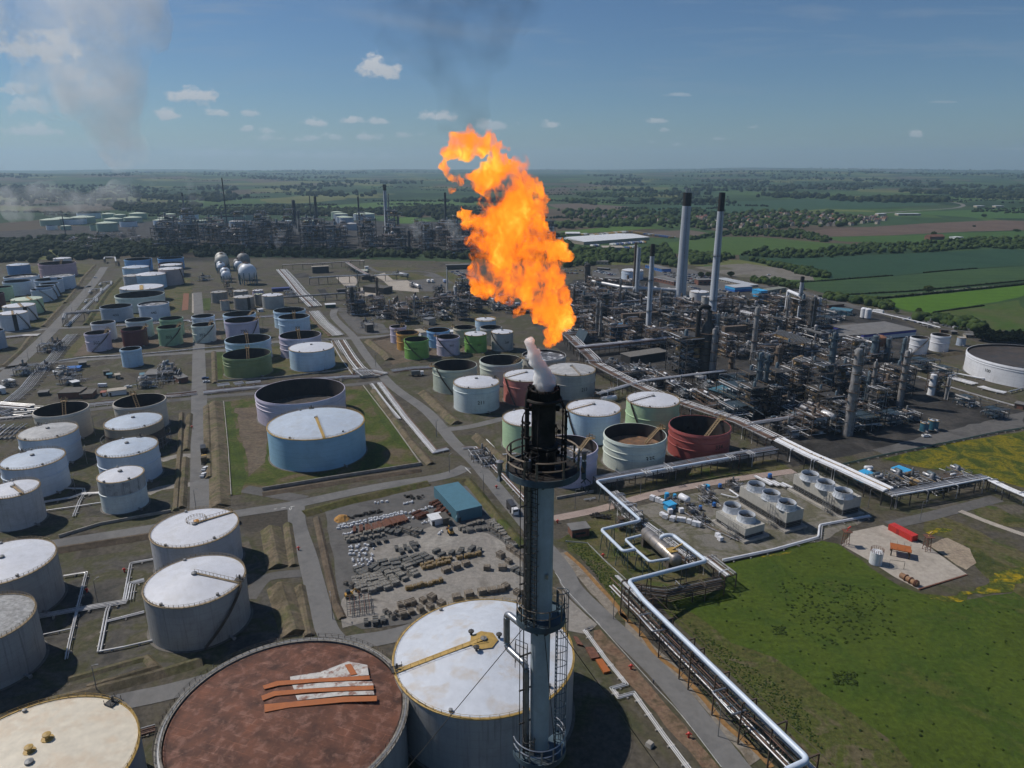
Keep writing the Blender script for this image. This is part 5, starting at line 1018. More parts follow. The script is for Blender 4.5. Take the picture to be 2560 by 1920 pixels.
track([('L',0,770),('L',120,730),('L',290,740)],8,22,'tangle of bright pipes beside the cream open tank',z=1.3,r=.3,mats=W2)
track([('L',-40,690),('L',60,700),('L',260,715)],6,10,'crossing pipes on the bright tangle at the edge',z=2.4,r=.3,mats=W2)
track([('m',-60,1090),('m',60,980),('m',160,910)],7,16,'pipe cluster at the edge left of the worn grey roof',z=1.4,r=.3,mats=[M_alu,M_alu2,M_white])
track([('L',0,795),('L',380,760)],3,3,'long dull pipe line under the bright tangle',z=1.0,r=.35,mats=[M_alu2])
track([('L',510,292),('L',720,262),('L',1200,235),('L',1940,165)],2,2,'pale double pipe line along the cross road',r=.35,mats=[M_alu],z=.9)
track([('A',640,910),('A',690,650),('A',710,600)],2,1.6,'double silver pipe rising from the nearer domed tank',r=.28,mats=[M_alu],mixr=False)
track([('A',640,910),('A',800,880),('A',990,835)],1,.5,'single silver pipe leading to the nearer domed tank foot',r=.3,mats=[M_alu])
track([('A',690,715),('A',930,655)],2,1.6,'pair of silver pipes into the side of the domed tank',r=.28,mats=[M_alu])
track([('A',240,690),('A',460,650),('A',700,610),('A',820,590)],4,3.2,'four silver pipes joining the near tanks',r=.25,mats=[M_alu],z=1.0)
track([('A',280,800),('A',470,760),('A',500,640)],1,.5,'silver pipe with one bend by the mottled roof',r=.3,mats=[M_alu])
track([('A',430,960),('A',450,860),('A',500,640),('A',560,400),('A',410,425)],2,1.2,'long silver pipe pair bending behind the cone roofed grey tank',r=.26,mats=[M_alu],z=.9)
track([('A',800,590),('A',845,340),('A',985,315)],2,1.4,'silver pipe pair bending to the farther white tank',r=.26,mats=[M_alu])
track([('A',830,580),('A',850,470),('A',930,448)],4,3.2,'bundle of four silver pipes curving to the domed tank',r=.22,mats=[M_alu,M_white])
track([('A',900,1430),('A',1000,1400)],4,3.0,'white pipes between the sand roof and the rusty tank',r=.24,mats=W2)
track([('L',380,1520),('L',620,1480),('L',700,1450),('L',860,1440)],3,2.6,'pale pipes passing behind the tank with cream walkways',r=.25,mats=[M_alu],z=.9)
track([('L',640,1640),('L',690,1510),('L',730,1440),('L',725,1400),('L',560,1395)],2,1.6,'pale pipe pair bending round the lamp post in the west',r=.25,mats=[M_alu])
track([('L',400,1590),('L',680,1550),('L',880,1520)],1,.5,'thin pale pipe leading to the black streaked small tank',r=.28,mats=[M_alu])
track([('B',1545,765),('B',1600,745)],2,1.2,'pipe stub passing under the main road',r=.16,mats=[M_alu2])
track([('B',1545,765),('B',1680,950),('B',1815,1115),('B',1722,1142),('B',1765,1200),('B',1862,1172),('B',2060,1450),('B',2240,1690)],3,1.5,'three thin pipes with a square loop beside the main road',r=.13,mats=[M_alu,M_white],z=.5,sleepers=5,mixr=False)
track([('H',640,1190),('H',980,1110),('H',1220,1065),('H',1640,980),('H',2000,905),('H',2300,860)],2,1.6,'green pipe line along the edge of the flower meadow',r=.22,mats=[mat('green_pipe',(.05,.09,.07),.5)],z=.7)
track([('H',570,1200),('H',690,1250),('H',640,1250)],1,.5,'cream pipe stub near the blue huts',r=.25,mats=[M_white])
track([('p',640,810),('p',820,860),('p',980,905)],6,7,'white pipe bundle in front of the huge lavender white tank',r=.4,mats=W2,z=1.0)
track([('p',1050,940),('p',1200,985),('p',1400,1030)],6,6,'pale pipe bundle at the foot of the huge numbered tank',r=.4,mats=[M_alu,M_white],z=1.2)
track([('p',180,790),('p',600,930),('p',1100,1080),('p',1530,1200)],2,2.5,'thin pipes along the bank by the dark tarmac',r=.28,mats=[M_alu,M_alu2])
track([('p',630,790),('p',740,765),('p',1080,835),('p',1140,830)],1,.5,'white pipe bending to the foot of the numbered tank',r=.5,mats=[M_white],z=1.2)
track([('p',1440,1020),('p',1659,965)],1,.5,'pale pipe leaving the frame under the huge tank',r=.5,mats=[M_alu],z=1.5)
track([('k',620,800),('k',1280,955),('k',1600,1040)],1,.5,'long raised white pipe beside the eastern perimeter road',r=.9,mats=[M_white],z=3.4,sleepers=30)
track([('CT',1100,905),('CT',1500,820),('CT',1860,720),('CT',1870,625),('CT',2212,560),('CT',2260,552)],2,2.0,'pale pipe pair with an upward bend edging the meadow',r=.38,mats=[M_white,M_alu],z=.8)
track([('CT',0,420),('CT',90,405)],2,1.2,'short pale pipes by the pink path',r=.2,mats=[M_alu])
track([('CT',600,560),('CT',760,470),('CT',1050,410)],2,1.5,'dark channel pipes behind the blue box',r=.15,mats=[M_alu2,M_rustp])
track([('CT',1080,380),('CT',1200,410),('CT',1240,380)],1,.5,'fat white pipe bending beside the middle cooling tower',r=.55,mats=[M_white],z=1.0)
track([('CT',1150,345),('CT',1220,395)],1,.5,'fat white pipe sloping to the middle cooling tower',r=.55,mats=[M_white],z=1.0)
for k in range(4):track([('CT',1350+k*70,240+k*18),('CT',1480+k*55,310+k*8)],2,2.0,'white pipes between the two long cooling towers, '+['first','second','third','fourth'][k]+' pair from the gantry',r=.4,mats=[M_white,M_alu],z=1.2)
track([('CT',800,520),('CT',1000,640),('CT',1220,740)],2,2,'brown pipe channel beside the short cooling tower',r=.2,mats=[M_rustp,M_alu2])
gantry([('l',-250,400),('l',0,385),('l',300,370),('l',580,352)],3,8,'pale overhead pipe rack crossing the loading yard',pipes=3,r=.5,mats=[M_alu,M_white],truss=False,cross=2,span=14)
gantry([('h',1360,335),('h',1800,315),('h',2212,285),('l',500,140)],2.5,7,'thin overhead pipe rack near the far railway',pipes=3,r=.35,truss=False,cross=0,span=14)
gantry([('h',1365,700),('h',1700,680),('h',2085,650)],2.5,6,'grey overhead pipe rack leading into the dark plant block',pipes=3,r=.45,mats=[M_alu2,M_alu],truss=False,cross=0,span=14)
gantry([('l',270,170),('l',400,260),('l',560,350)],5,7.5,'bright pipe rack beside the long brown loading sheds',pipes=5,r=.5,mats=W2,truss=False,cross=2,span=12)
gantry([('l',640,350),('l',1100,325)],3,7,'dark pipe rack behind the loading sheds',pipes=3,r=.4,truss=False,cross=0,span=14)
gantry([('g',720,960),('g',740,905),('g',940,885),('g',1130,865)],2.5,7,'grey pipe bridge across the diagonal road',pipes=2,r=.7,mats=[M_alu2],truss=False,cross=0,span=14)
gantry([('g',1160,262),('g',1165,240),('g',1280,240),('g',1290,290)],1.6,6,'square pipe arch at the end of the diagonal road',pipes=2,r=.4,mats=[M_alu],truss=False,cross=0,span=12)
gantry([('l',580,830),('l',1000,770),('l',1560,740),('l',2000,700)],4,7,'grey pipe rack through the middle process blocks',pipes=5,r=.35,levels=(.65,1),cross=10)
gantry([('F',1230,70),('F',1500,340),('n',480,130),('n',900,360),('n',1180,490),('n',1600,640),('o',480,800),('o',900,1010)],10,6,'main pipe rack slanting behind the mint green and brick red tanks',pipes=11,r=.24,mats=[M_white,M_alu,M_rustp,M_alu2,M_brown,M_rustp],cross=40,levels=(1.0,),span=10)
gantry([('o',900,1010),('o',1250,1190),('o',1560,1330),('o',2100,1590)],7,6,'pipe rack passing behind the farthest cooling tower',pipes=7,r=.42,mats=[M_white,M_white,M_alu,M_tan],cross=8)
gantry([('i',330,1390),('i',900,1330),('i',1600,1250),('i',1700,1240)],7,7,'long pipe rack crossing in front of the blue drums',pipes=8,r=.28,levels=(.6,1),cross=14,frame_m=M_brown)
gantry([('i',300,820),('i',620,790),('i',1000,740),('i',1500,700)],7,8,'pipe rack running behind the blue drums',pipes=7,r=.3,levels=(.6,1),cross=10,frame_m=M_brown)
gantry([('i',330,900),('i',600,860)],8,8,'short dark pipe rack close to the flame',pipes=6,r=.5,mats=[M_alu2,M_alu],cross=3)
gantry([('n',500,480),('n',1000,330),('n',1900,215)],5,6,'pale pipe rack in front of the white drums',pipes=6,r=.26,cross=8,frame_m=M_brown)
gantry([('o',550,830),('o',1000,760),('o',1300,650),('o',1700,640)],5,6,'pale pipe rack leading to the near skid',pipes=6,r=.26,cross=8)
gantry([('j',800,860),('j',1300,980),('j',1450,1010)],8,7,'bright pipe rack among the white cabins',pipes=8,r=.32,mats=W2,cross=6,frame_m=M_grey)
gantry([('CT',90,345),('CT',520,270),('CT',900,195),('CT',1500,95)],5.0,6.2,'pipe rack with square loops in front of the brick red tank',pipes=6,r=.2,mats=[M_alu,M_alu2,M_rustp],levels=(.7,1.0),cross=8)
for k,(x,y)in enumerate(((580,185),(1235,65))):
 c=at('CT',x,y,6.9);e=(at('CT',900,195)-at('CT',520,270)).normalized();n_=Vector((-e.y,e.x,0));o=empty('pipe_loop',(c.x,c.y,0));tag(o,('square expansion loop on the rack, nearer the corner' if k==0 else 'square expansion loop on the rack, nearer the main rack'),'pipe loop')
 m=MB()
 for s,rr in((1.0,.3),(.8,.2),(.62,.2)):
  q=[(-7*s,-2,0),(-7*s,-2,1.2),(-7*s,3*s,1.2),(7*s,3*s,1.2),(7*s,-2,1.2),(7*s,-2,0)]
  MB().bent([e*a+n_*b+Vector((0,0,6.6+z))for a,b,z in q],rr,rr*3,8).build('pipe',M_alu,o,True)
 for sx in(-6,0,6):m.beam(e*sx+Vector((0,0,0)),e*sx+Vector((0,0,7.6)),.3)
 m.build('support',M_steel,o)
gantry([('PD',500,640),('PD',900,570),('PD',1400,470),('PD',1560,440)],5,5.5,'pipe rack in front of the blue huts',pipes=6,r=.28,mats=[M_white,M_alu,M_alu2],cross=8)
gantry([('PD',1560,440),('PD',1800,560),('PD',2050,670)],4,5.0,'pale pipe rack leaving the frame by the flower meadow',pipes=4,r=.3,mats=[M_white,M_alu],cross=3)
def big_pipe(pts,z,r,label,m=None,supports=(),zs=None,name='insulated_pipe',post_m=M_steel):
 P=[at(*p,zs[i]if zs else z)for i,p in enumerate(pts)];c=P[0].copy();c.z=0;root=tag(empty(name,c),label,'pipe')
 MB().bent([p-c for p in P],r,r*2.4,16,6).build('pipe',m or mat('skyblue_pipe',(.56,.64,.74),.35,0,var=.08,scale=.2,dirt=(.45,.46,.47),dirt_amt=.2),root,True)
 mm=MB()
 for f in supports:
  i=int(f);q=P[i].lerp(P[i+1],f-i)-c;d=(P[i+1]-P[i]).normalized();n_=Vector((d.y,-d.x,0)).normalized()*1.1 if abs(d.z)<.9 else Vector((1.1,0,0));t=q.z-r
  for sgn in(-1,1):mm.beam((q.x+n_.x*sgn*1.4,q.y+n_.y*sgn*1.4,0),(q.x+n_.x*sgn*.7,q.y+n_.y*sgn*.7,t),.26)
  mm.beam((q.x-n_.x,q.y-n_.y,t-.1),(q.x+n_.x,q.y+n_.y,t-.1),.3);mm.beam((q.x-n_.x*1.4,q.y-n_.y*1.4,.2),(q.x+n_.x*.8,q.y+n_.y*.8,t-.4),.12)
 mm.build('support',post_m,root);return root
M_green_st=mat('green_support',(.10,.14,.13),.6,var=.3)
big_pipe([('CT',1150,78),('CT',650,165),('CT',98,262),('CT',448,572),('CT',135,645),('CT',310,818),('CT',400,800)],7.0,.62,'pale blue pipe zigzagging down from the rack to the drum',supports=(2.15,2.4,2.7,2.95,3.3,3.7,4.15,4.5,4.85,5.3),post_m=M_green_st)
big_pipe([('CT',450,690),('CT',325,722),('CT',400,795),('CT',520,900),('CT',672,875)],6.6,.5,'pale blue pipe branching into both ends of the drum',supports=(.5,1.2,2.3,2.8,3.6),post_m=M_green_st)
P7=up_to(at('x',575,570),'x',590,210)
big_pipe([('CT',607,735),('CT',612,700),('CT',650,688),('CT',705,690),('CT',968,893),('CT',352,1052),('x',430,0),('x',2062,1580),('x',1840,1680)],0,.72,'long pale blue pipe carried down the whole pipe bridge',zs=[5.5,8.5,9.0,8.8,8.2,P7+.8,P7+.8,P7+.8,P7+.8],supports=(3.5,4.3,4.75))
def pipe_bridge():
 fronts=[((300,1420),None,'w0'),((388,360),(395,165),0),((575,570),(590,210),0),((778,785),(800,425),0),((868,890),(895,515),0),((1103,1140),(1130,755),0),((1360,1425),(1392,1010),0),((1650,1660),(1688,1305),0)]
 base=[at('w',1040,1400),at('w',1115,1475)]+[at('x',*f[0])for f in fronts[1:]]+[at('x',1950,2010)]
 d=(at('x',1360,1425)-at('x',575,570)).normalized();n_=Vector((d.y,-d.x,0));n_=n_ if n_.x>0 else-n_
 W=(at('x',1268,715,P7)-at('x',1130,755,P7)).length
 c=base[0].copy();root=tag(empty('pipe_bridge',c),'long dark steel pipe bridge beside the main road and the meadow','pipe bridge');h=P7
 LANDMARKS.append((base[4].x,base[4].y,'the pipe bridge'))
 for b in base:
  q=b-c;m=MB();e=q+n_*W;z3=Vector((0,0,1))
  m.beam(q,q+z3*h,.34);m.beam(e,e+z3*h,.34);m.beam(q+z3*h,e+z3*h,.36);m.beam(q+z3*h*.45,e+z3*h*.45,.28);m.beam(q+z3*h*.72,e+z3*h*.72,.2)
  m.beam(q+z3*.3,e+z3*h*.45,.14);m.beam(q+z3*h*.45,e+z3*h*.72,.12);m.build('portal_frame',M_brown,root)
 m=MB()
 for i in range(len(base)-1):
  a,b=base[i]-c,base[i+1]-c
  for off in(0,W):
   for z in(h*.45,h*.78):m.beam(a+n_*off+Vector((0,0,z)),b+n_*off+Vector((0,0,z)),.2)
   k=max(2,int((b-a).length/2.6))
   for j in range(k):
    p,q=a.lerp(b,j/k)+n_*off,a.lerp(b,(j+1)/k)+n_*off
    m.beam(p+Vector((0,0,h*.45 if j%2 else h*.78)),q+Vector((0,0,h*.78 if j%2 else h*.45)),.1)
 m.build('lattice_girder',M_brown,root)
 s,e=base[0]-c-d*8,base[-1]-c+d*6
 for off,z,r,mm in((.35,h*.45+.35,.22,M_alu),(1.0,h*.45+.3,.16,M_rustp),(1.6,h*.45+.35,.2,M_alu),(2.4,h*.72+.3,.28,M_gal),(3.0,h*.72+.25,.2,M_alu),(3.5,h*.72+.2,.14,M_alu2),(W-.5,h*.45+.2,.16,M_green_st),(.5,h*.72+.2,.14,M_rustp)):
  MB().tube([s+n_*off+Vector((0,0,z)),e+n_*off+Vector((0,0,z))],r,10).build('pipe',mm,root,True)
 MB().tube([s+n_*(W+.1)+Vector((0,0,h+.35)),e+n_*(W+.1)+Vector((0,0,h+.35))],.07,6).build('safety_rail',M_brown,root)
 for(a,b,cc,dd)in(((500,130),(382,152),(520,312),(640,290)),((1240,870),(1106,905),(1310,1132),(1440,1085))):
  z=h*.80;MB().bent([at('x',*q,z)-c for q in(a,b,cc,dd)],.26,.7,12,5).build('expansion_loop',M_gal,root,True)
  m=MB();
  for t in(.3,.65):p,q=at('x',*a,z).lerp(at('x',*dd,z),t)-c,at('x',*b,z).lerp(at('x',*cc,z),t)-c;m.beam(p-Vector((0,0,.3)),q-Vector((0,0,.3)),.12)
  m.build('loop_bearer',M_green_st,root)
pipe_bridge()
gantry([('w',1080,1230),('w',1500,1290),('w',1750,1235),('w',2074,1165)],4,5,'dark lattice gantry branching from the pipe bridge along the meadow',pipes=5,r=.2,levels=(.55,1),mats=[M_brown,M_alu2,M_steel],frame_m=M_brown,cross=4)
gantry([('CT',960,960),('CT',1060,1040),('CT',1150,1110)],5,5,'short rack of bright pipes at the meadow edge',pipes=6,r=.24,mats=W2,frame_m=M_brown,cross=3)
gantry([('CT',230,440),('CT',330,540),('CT',430,640)],4,5.5,'cluttered pipe frame under the pale blue pipe',pipes=5,r=.2,levels=(.4,.7,1),frame_m=M_grey,cross=14)
gantry([('CT',480,680),('CT',640,800),('CT',850,960)],3.5,4.2,'pipe frame alongside the big horizontal drum',pipes=4,r=.2,levels=(.5,1),frame_m=M_brown,cross=8)
def big_drum():
 p,q=at('CT',487,668,5.0),at('CT',728,888,5.0);c=p.copy();c.z=0;root=tag(empty('knockout_drum',c),'long grey horizontal drum on concrete piers among the pale blue pipes','drum');LANDMARKS.append(((p.x+q.x)/2,(p.y+q.y)/2,'the long grey drum'))
 MB().drum(p-c,q-c,2.35,28).build('shell',mat('drum_steel',(.34,.31,.285),.42,.55,var=.2,scale=.4,dirt=(.2,.16,.13),dirt_amt=.4),root,True)
 d=(q-p).normalized();ang=atan2(d.y,d.x)
 for t in(.06,.9):k=p.lerp(q,t)-c;MB().box((k.x,k.y,1.9),(1.6,4.2,3.8),ang).build('pier',mat('dark_pier',(.09,.075,.06),.9),root)
 m=MB()
 for t in(.12,.3,.5,.7,.88):k=p.lerp(q,t)-c;m.tube([k+Vector((-d.y*cos(s),d.x*cos(s),sin(s)))*2.4 for s in[2*pi*i/24 for i in range(24)]],.07,6,closed=True)
 m.build('strap',M_gal,root);k=p.lerp(q,.86)-c;m=MB();m.box((k.x,k.y,7.6),(3.2,3.0,.2),ang)
 for sx in(-1.5,1.5):
  for sy in(-1.4,1.4):
   e=Vector((k.x+d.x*sx-d.y*sy,k.y+d.y*sx+d.x*sy,7.0));m.beam(e,e+Vector((0,0,1.8)),.12)
 m.beam((k.x,k.y,7.6),(k.x+d.x*2+3,k.y+d.y*2+2,10),.5);m.build('service_platform',M_yel,root)
big_drum()
# ------------------------------------------------------------------ cooling towers
M_clad=mat('tower_cladding',(.44,.42,.375),.7,var=.12,scale=.4,streak=.25,dirt=(.30,.28,.24));M_fan=mat('fan_stack',(.58,.61,.65),.45,var=.12,scale=.5,streak=.25,dirt=(.4,.4,.4));M_louv=mat('louvre_dark',(.02,.02,.02),.8,var=.4)
def cooling_tower(P0,P1,P1b,P2,fans,label,fr='CT',fr_d=3.5):
 c=at(fr,*P1b,0.3);h=up_to(c,fr,*P1);a,b=at(fr,*P0,h),at(fr,*P2,h);c.z=0;root=tag(empty('cooling_tower',c),label,'cooling tower','cooling towers');LANDMARKS.append(((a.x+b.x)/2,(a.y+b.y)/2,short(label)))
 u=Vector((a.x-c.x,a.y-c.y,0));v=Vector((b.x-c.x,b.y-c.y,0));u_,v_=u.normalized(),v.normalized();v=(v-u_*v.dot(u_));v_=v.normalized();ang=atan2(u.y,u.x);L,W=u.length,v.length;mid=u/2+v/2
 MB().box(mid+Vector((0,0,.5)),(L+3,W+3,1.0),ang).build('basin',M_conc,root)
 MB().box(mid+Vector((0,0,1+h*.19)),(L-.6,W-.6,h*.38),ang).build('louvre',M_louv,root)
 m=MB();m.box(mid+Vector((0,0,h*.45+h*.275)),(L,W,h*.55),ang)
 for k in range(int(L/1.6)):
  for s,w in((0,-.03),(1,W+.03)):q=u_*(k*1.6+.8)+v_*w;m.box(q+Vector((0,0,h*.725)),(.08,.05,h*.55),ang)
 for z in(.56,.68,.8):m.box(mid+Vector((0,0,h*z)),(L+.06,W+.06,.05),ang)
 m.build('casing',M_clad,root)
 m=MB();k=int(L/3.2)
 for i in range(k+1):
  for w in(0.15,W-.15):q=u_*(L*i/k)+v_*w;m.beam(q+Vector((0,0,1)),q+Vector((0,0,h*.46)),.16)
 for z in(.18,.28,.38):m.box(mid+Vector((0,0,h*z)),(L-.4,W-.4,.1),ang)
 m.build('louvre_post',M_grey,root)
 m=MB();pts=[Vector((0,0,h)),u+Vector((0,0,h)),u+v+Vector((0,0,h)),v+Vector((0,0,h))]
 for zz in(.6,1.15):m.tube([p+Vector((0,0,zz))for p in pts],.04,5,closed=True)
 for i in range(4):
  p,q=pts[i],pts[(i+1)%4];n=max(2,int((q-p).length/2))
  for j in range(n):s=p.lerp(q,j/n);m.beam(s,s+Vector((0,0,1.15)),.06)
 m.build('handrail',M_grey,root)
 for f in fans:
  q=at(fr,*f,h+2.6)-c;F=empty('fan_unit',(q.x,q.y,h));F.parent=root
  MB().lathe([(fr_d*1.14,0),(fr_d*1.02,.9),(fr_d*.96,1.8),(fr_d,2.7),(fr_d-.14,2.7),(fr_d*.90,1.6),(fr_d*.98,.6)],36).build('fan_stack',M_fan,F,True)
  m=MB();m.lathe([(.55,1.1),(.55,1.7),(.02,1.8)],12)
  for i in range(6):s=i*pi/3;d_=Vector((cos(s),sin(s),0));n_=Vector((-d_.y,d_.x,0));m.add([d_*.5-n_*.25+Vector((0,0,1.3)),d_*.5+n_*.25+Vector((0,0,1.5)),d_*fr_d*.86+n_*.45+Vector((0,0,1.45)),d_*fr_d*.86-n_*.35+Vector((0,0,1.3)),d_*.5-n_*.25+Vector((0,0,1.24)),d_*.5+n_*.25+Vector((0,0,1.44)),d_*fr_d*.86+n_*.45+Vector((0,0,1.39)),d_*fr_d*.86-n_*.35+Vector((0,0,1.24))],[(0,1,2,3),(7,6,5,4),(0,4,5,1),(1,5,6,2),(2,6,7,3),(3,7,4,0)])
  m.build('fan',M_louv,F);m=MB()
  for i in range(20):s=i*pi/10;m.beam((cos(s)*fr_d*1.10,sin(s)*fr_d*1.10,.05),(cos(s)*(fr_d+.05),sin(s)*(fr_d+.05),2.6),.09)
  m.build('rib',M_fan,F);MB().lathe([(fr_d*.9,.75),(.02,.76)],30).build('fan_floor',M_louv,F)
 m=MB();o=u_*(L*.12)-v_*1.6
 for i in range(4):
  for j in range(2):q=o+u_*(i*1.4)-v_*(j*1.4);m.beam(q,q+Vector((0,0,h+1)),.1)
 for k in range(5):
  z=h*k/5;
  for j in range(2):m.beam(o-v_*1.4*j+Vector((0,0,z)),o-v_*1.4*j+u_*4.2+Vector((0,0,z+h/5 if j==k%2 else z)),.14)
  m.box(o+u_*2.1-v_*.7+Vector((0,0,z)),(4.2,.15,.1),ang)
 m.build('stair_tower',M_grey,root)
cooling_tower((1045,500),(1268,640),(1266,735),(1412,588),[(1172,448),(1285,520)],'shortest cooling tower with two fans',fr_d=3.3)
cooling_tower((1233,300),(1590,510),(1587,655),(1740,480),[(1362,283),(1480,350),(1605,424)],'middle cooling tower with three fans',fr_d=3.5)
cooling_tower((1660,205),(2040,410),(2035,552),(2180,375),[(1787,200),(1911,266),(2050,334)],'farthest cooling tower with three fans',fr_d=3.6)
# ------------------------------------------------------------------ process plant: chimneys, columns, steel structures
PA=(lambda d:atan2(d.y,d.x))(at('n',900,360)-at('F',1500,340))
M_chim=mat('chimney_paint',(.40,.43,.47),.6,var=.12,scale=.15,streak=.35,dirt=(.30,.31,.33),seam=.2)
CM={'grey':mat('column_grey',(.27,.265,.26),.55,.15,var=.3,scale=.5,streak=.5,dirt=(.12,.09,.07),dirt_amt=.5),'blue':mat('column_blue',(.085,.125,.155),.5,.1,var=.3,streak=.4,dirt=(.07,.06,.05),dirt_amt=.4),'brown':mat('column_brown',(.14,.10,.07),.65,var=.4,streak=.5,dirt=(.05,.04,.03),dirt_amt=.4),'dark':mat('column_dark',(.05,.048,.045),.6,var=.4),'white':mat('column_white',(.66,.67,.69),.45,var=.1,streak=.2),'chim':M_chim,'navy':mat('far_steel',(.045,.05,.058),.7,var=.4)}
def stand(fr,xb,yb,xt,yt):
 p=at(fr,xb,yb);return p,up_to(p,fr,xt,yt)
def chimney(fr,xb,yb,xt,yt,wb,wt,label,band=.11,flues=0,col='chim',phrase=None,rings=(.32,),ft=None,smoke=False):
 p=at(fr,xb,yb);h=up_to(p,ft or fr,xt,yt);rb,rt=wb*mpp(p)/2,wt*mpp((p.x,p.y,h))/2;o=tag(empty('chimney',p),label,'chimney');hb=h*(1-band)
 MB().lathe([(rb*1.25,0),(rb*1.2,h*.06),(rb,h*.07),(rb+(rt-rb)*(1-band),hb)],32).build('shaft',CM[col],o,True)
 if band:MB().lathe([(rb+(rt-rb)*(1-band)+.05,hb),(rt,h),(rt*.85,h),(rt*.85,h-2)],32).build('black_top',M_black,o,True)
 m=MB()
 for k in rings:
  r=rb+(rt-rb)*k+.9;z=h*k;m.lathe([(r-.9,z),(r,z),(r,z+.25),(r-.9,z+.25)],24)
  for i in range(14):a=i*.449;m.beam((cos(a)*r,sin(a)*r,z),(cos(a)*r,sin(a)*r,z+1.2),.12)
  m.tube([(cos(a)*r,sin(a)*r,z+1.2)for a in[i*.2618 for i in range(24)]],.08,5,closed=True)
 if rings:m.build('gallery',M_steel,o)
 for k in range(flues):MB().lathe([(rt*.22,h-1),(rt*.22,h+4.5),(rt*.18,h+4.5),(rt*.18,h+3)],12,(cos(k*2.1)*rt*.5,sin(k*2.1)*rt*.5,0)).build('flue',M_gal,o)
 m=MB()
 for s in(-.25,.25):m.beam((s,-rb-.15,h*.05),(s,-rt-.15,h*.97),.1)
 m.build('ladder',M_steel,o);LANDMARKS.append((p.x,p.y,phrase or short(label)));return o
chimney('d',1768,1585,1860,360,23,18,'tallest pale grey chimney with black top and three flues',.115,3,phrase='the tallest chimney',rings=(.06,))
chimney('j',425,1010,480,360,17,13.4,'tall slim pale grey chimney with plain black top',.13,ft='e',phrase='the slim tall chimney',rings=(.22,.55))
chimney('i',1325,1060,1465,930,11.6,9.6,'middle sized pale chimney with black top in the process units',.13,ft='d',phrase='the middle sized chimney',rings=(.25,.6))
chimney('i',1120,620,1283,915,5.5,5.5,'thin brownish grey stack, left of a close pair',0,ft='d',col='brown',phrase='the twin stacks',rings=())
chimney('i',1165,625,1315,968,10,9,'thicker pale stack, right of a close pair',0,ft='d',rings=())
chimney('j',1640,760,1690,285,9,8,'short pale chimney with black top fed by a white duct',.16,phrase='the short chimney with the duct',rings=(.5,))
chimney('j',1900,830,1915,545,10,9,'short white stack with dark rim at the east edge',.06,col='white',phrase='the short white stack',rings=())
for fr,xb,yb,xt,yt,w,col,lab,band in(('c',740,820,722,270,8,'chim','pale grey far chimney with black top, tallest of the smoky refinery',.12),('c',775,840,757,370,3,'grey','thin pale far stack beside the tallest far chimney',0),('c',440,740,423,403,4,'navy','dark slim far chimney between the pale green tanks',.15),('b',1740,760,1720,405,6,'navy','thick dark far chimney with black top',.3),('b',1680,740,1655,398,2.4,'navy','needle thin dark far stack beside the thick dark one',0),('b',295,760,248,362,4,'grey','slender grey far chimney at the west of the smoky refinery',.1),('b',760,860,692,195,2.6,'navy','tall thin far flare mast with knob tip',.04),('c',1395,870,1390,360,5,'navy','brown far chimney almost touching the flame',.1),('d',345,830,350,668,12,'white','pale smoking far chimney just right of the flame',.4),('a',725,820,690,560,2,'navy','thin dark far mast in front of the pale green tanks',0)):
 chimney(fr,xb,yb,xt,yt,w,w*.9,lab,band,col=col,rings=())
def column(fr,xb,yb,xt,yt,w,col,label,nplat=4,ft=None,dome=True,landmark=True):
 p=at(fr,xb,yb);h=up_to(p,ft or fr,xt,yt);r=w*FR[fr][2]*.864*mpp(p)/2;o=empty('distillation_column',p)
 if landmark:tag(o,label,'column');LANDMARKS.append((p.x,p.y,short(label)))
 else:name_it(o,label,'column','columns of the process units')
 MB().lathe([(r*1.15,0),(r,h*.07),(r,h*.55),(r*.92,h*.58),(r*.92,h*.96),(r*.7,h*.985),(.02,h)],20).build('shell',CM[col],o,True)
 for k in range(nplat):
  z=h*(.25+.72*(k+.5)/nplat);a0=RU(0,6.28);m=MB();R_=r+1.1;n=14;vs=[]
  for i in range(n+1):
   a=a0+i*.36
   for rr,zz in((r*.95,z),(R_,z),(R_,z-.2),(r*.95,z-.2)):vs.append((cos(a)*rr,sin(a)*rr,zz))
  m.add(vs,[(4*i+j,4*i+(j+1)%4,4*i+4+(j+1)%4,4*i+4+j)for i in range(n)for j in range(4)])
  for i in range(0,n+1,2):a=a0+i*.36;m.beam((cos(a)*R_,sin(a)*R_,z),(cos(a)*R_,sin(a)*R_,z+1.2),.1)
  m.tube([(cos(a0+i*.36)*R_,sin(a0+i*.36)*R_,z+1.2)for i in range(n+1)],.07,4);m.build('platform',M_brown if col!='blue' else M_blue,o)
 a=RU(3.3,6.0);q=Vector((cos(a)*(r+.5),sin(a)*(r+.5),0));MB().bent([Vector((0,0,h)),Vector((0,0,h+1.2)),q+Vector((0,0,h+1.2)),q],.28,.6,8,3).build('overhead_pipe',rng.choice([M_alu2,M_grey,M_alu]),o,True)
 a+=1.2;m=MB();m.beam((cos(a)*(r+.3),sin(a)*(r+.3),0),(cos(a)*(r+.3),sin(a)*(r+.3),h*.96),.3,.12);m.build('ladder',M_steel,o)
 return o
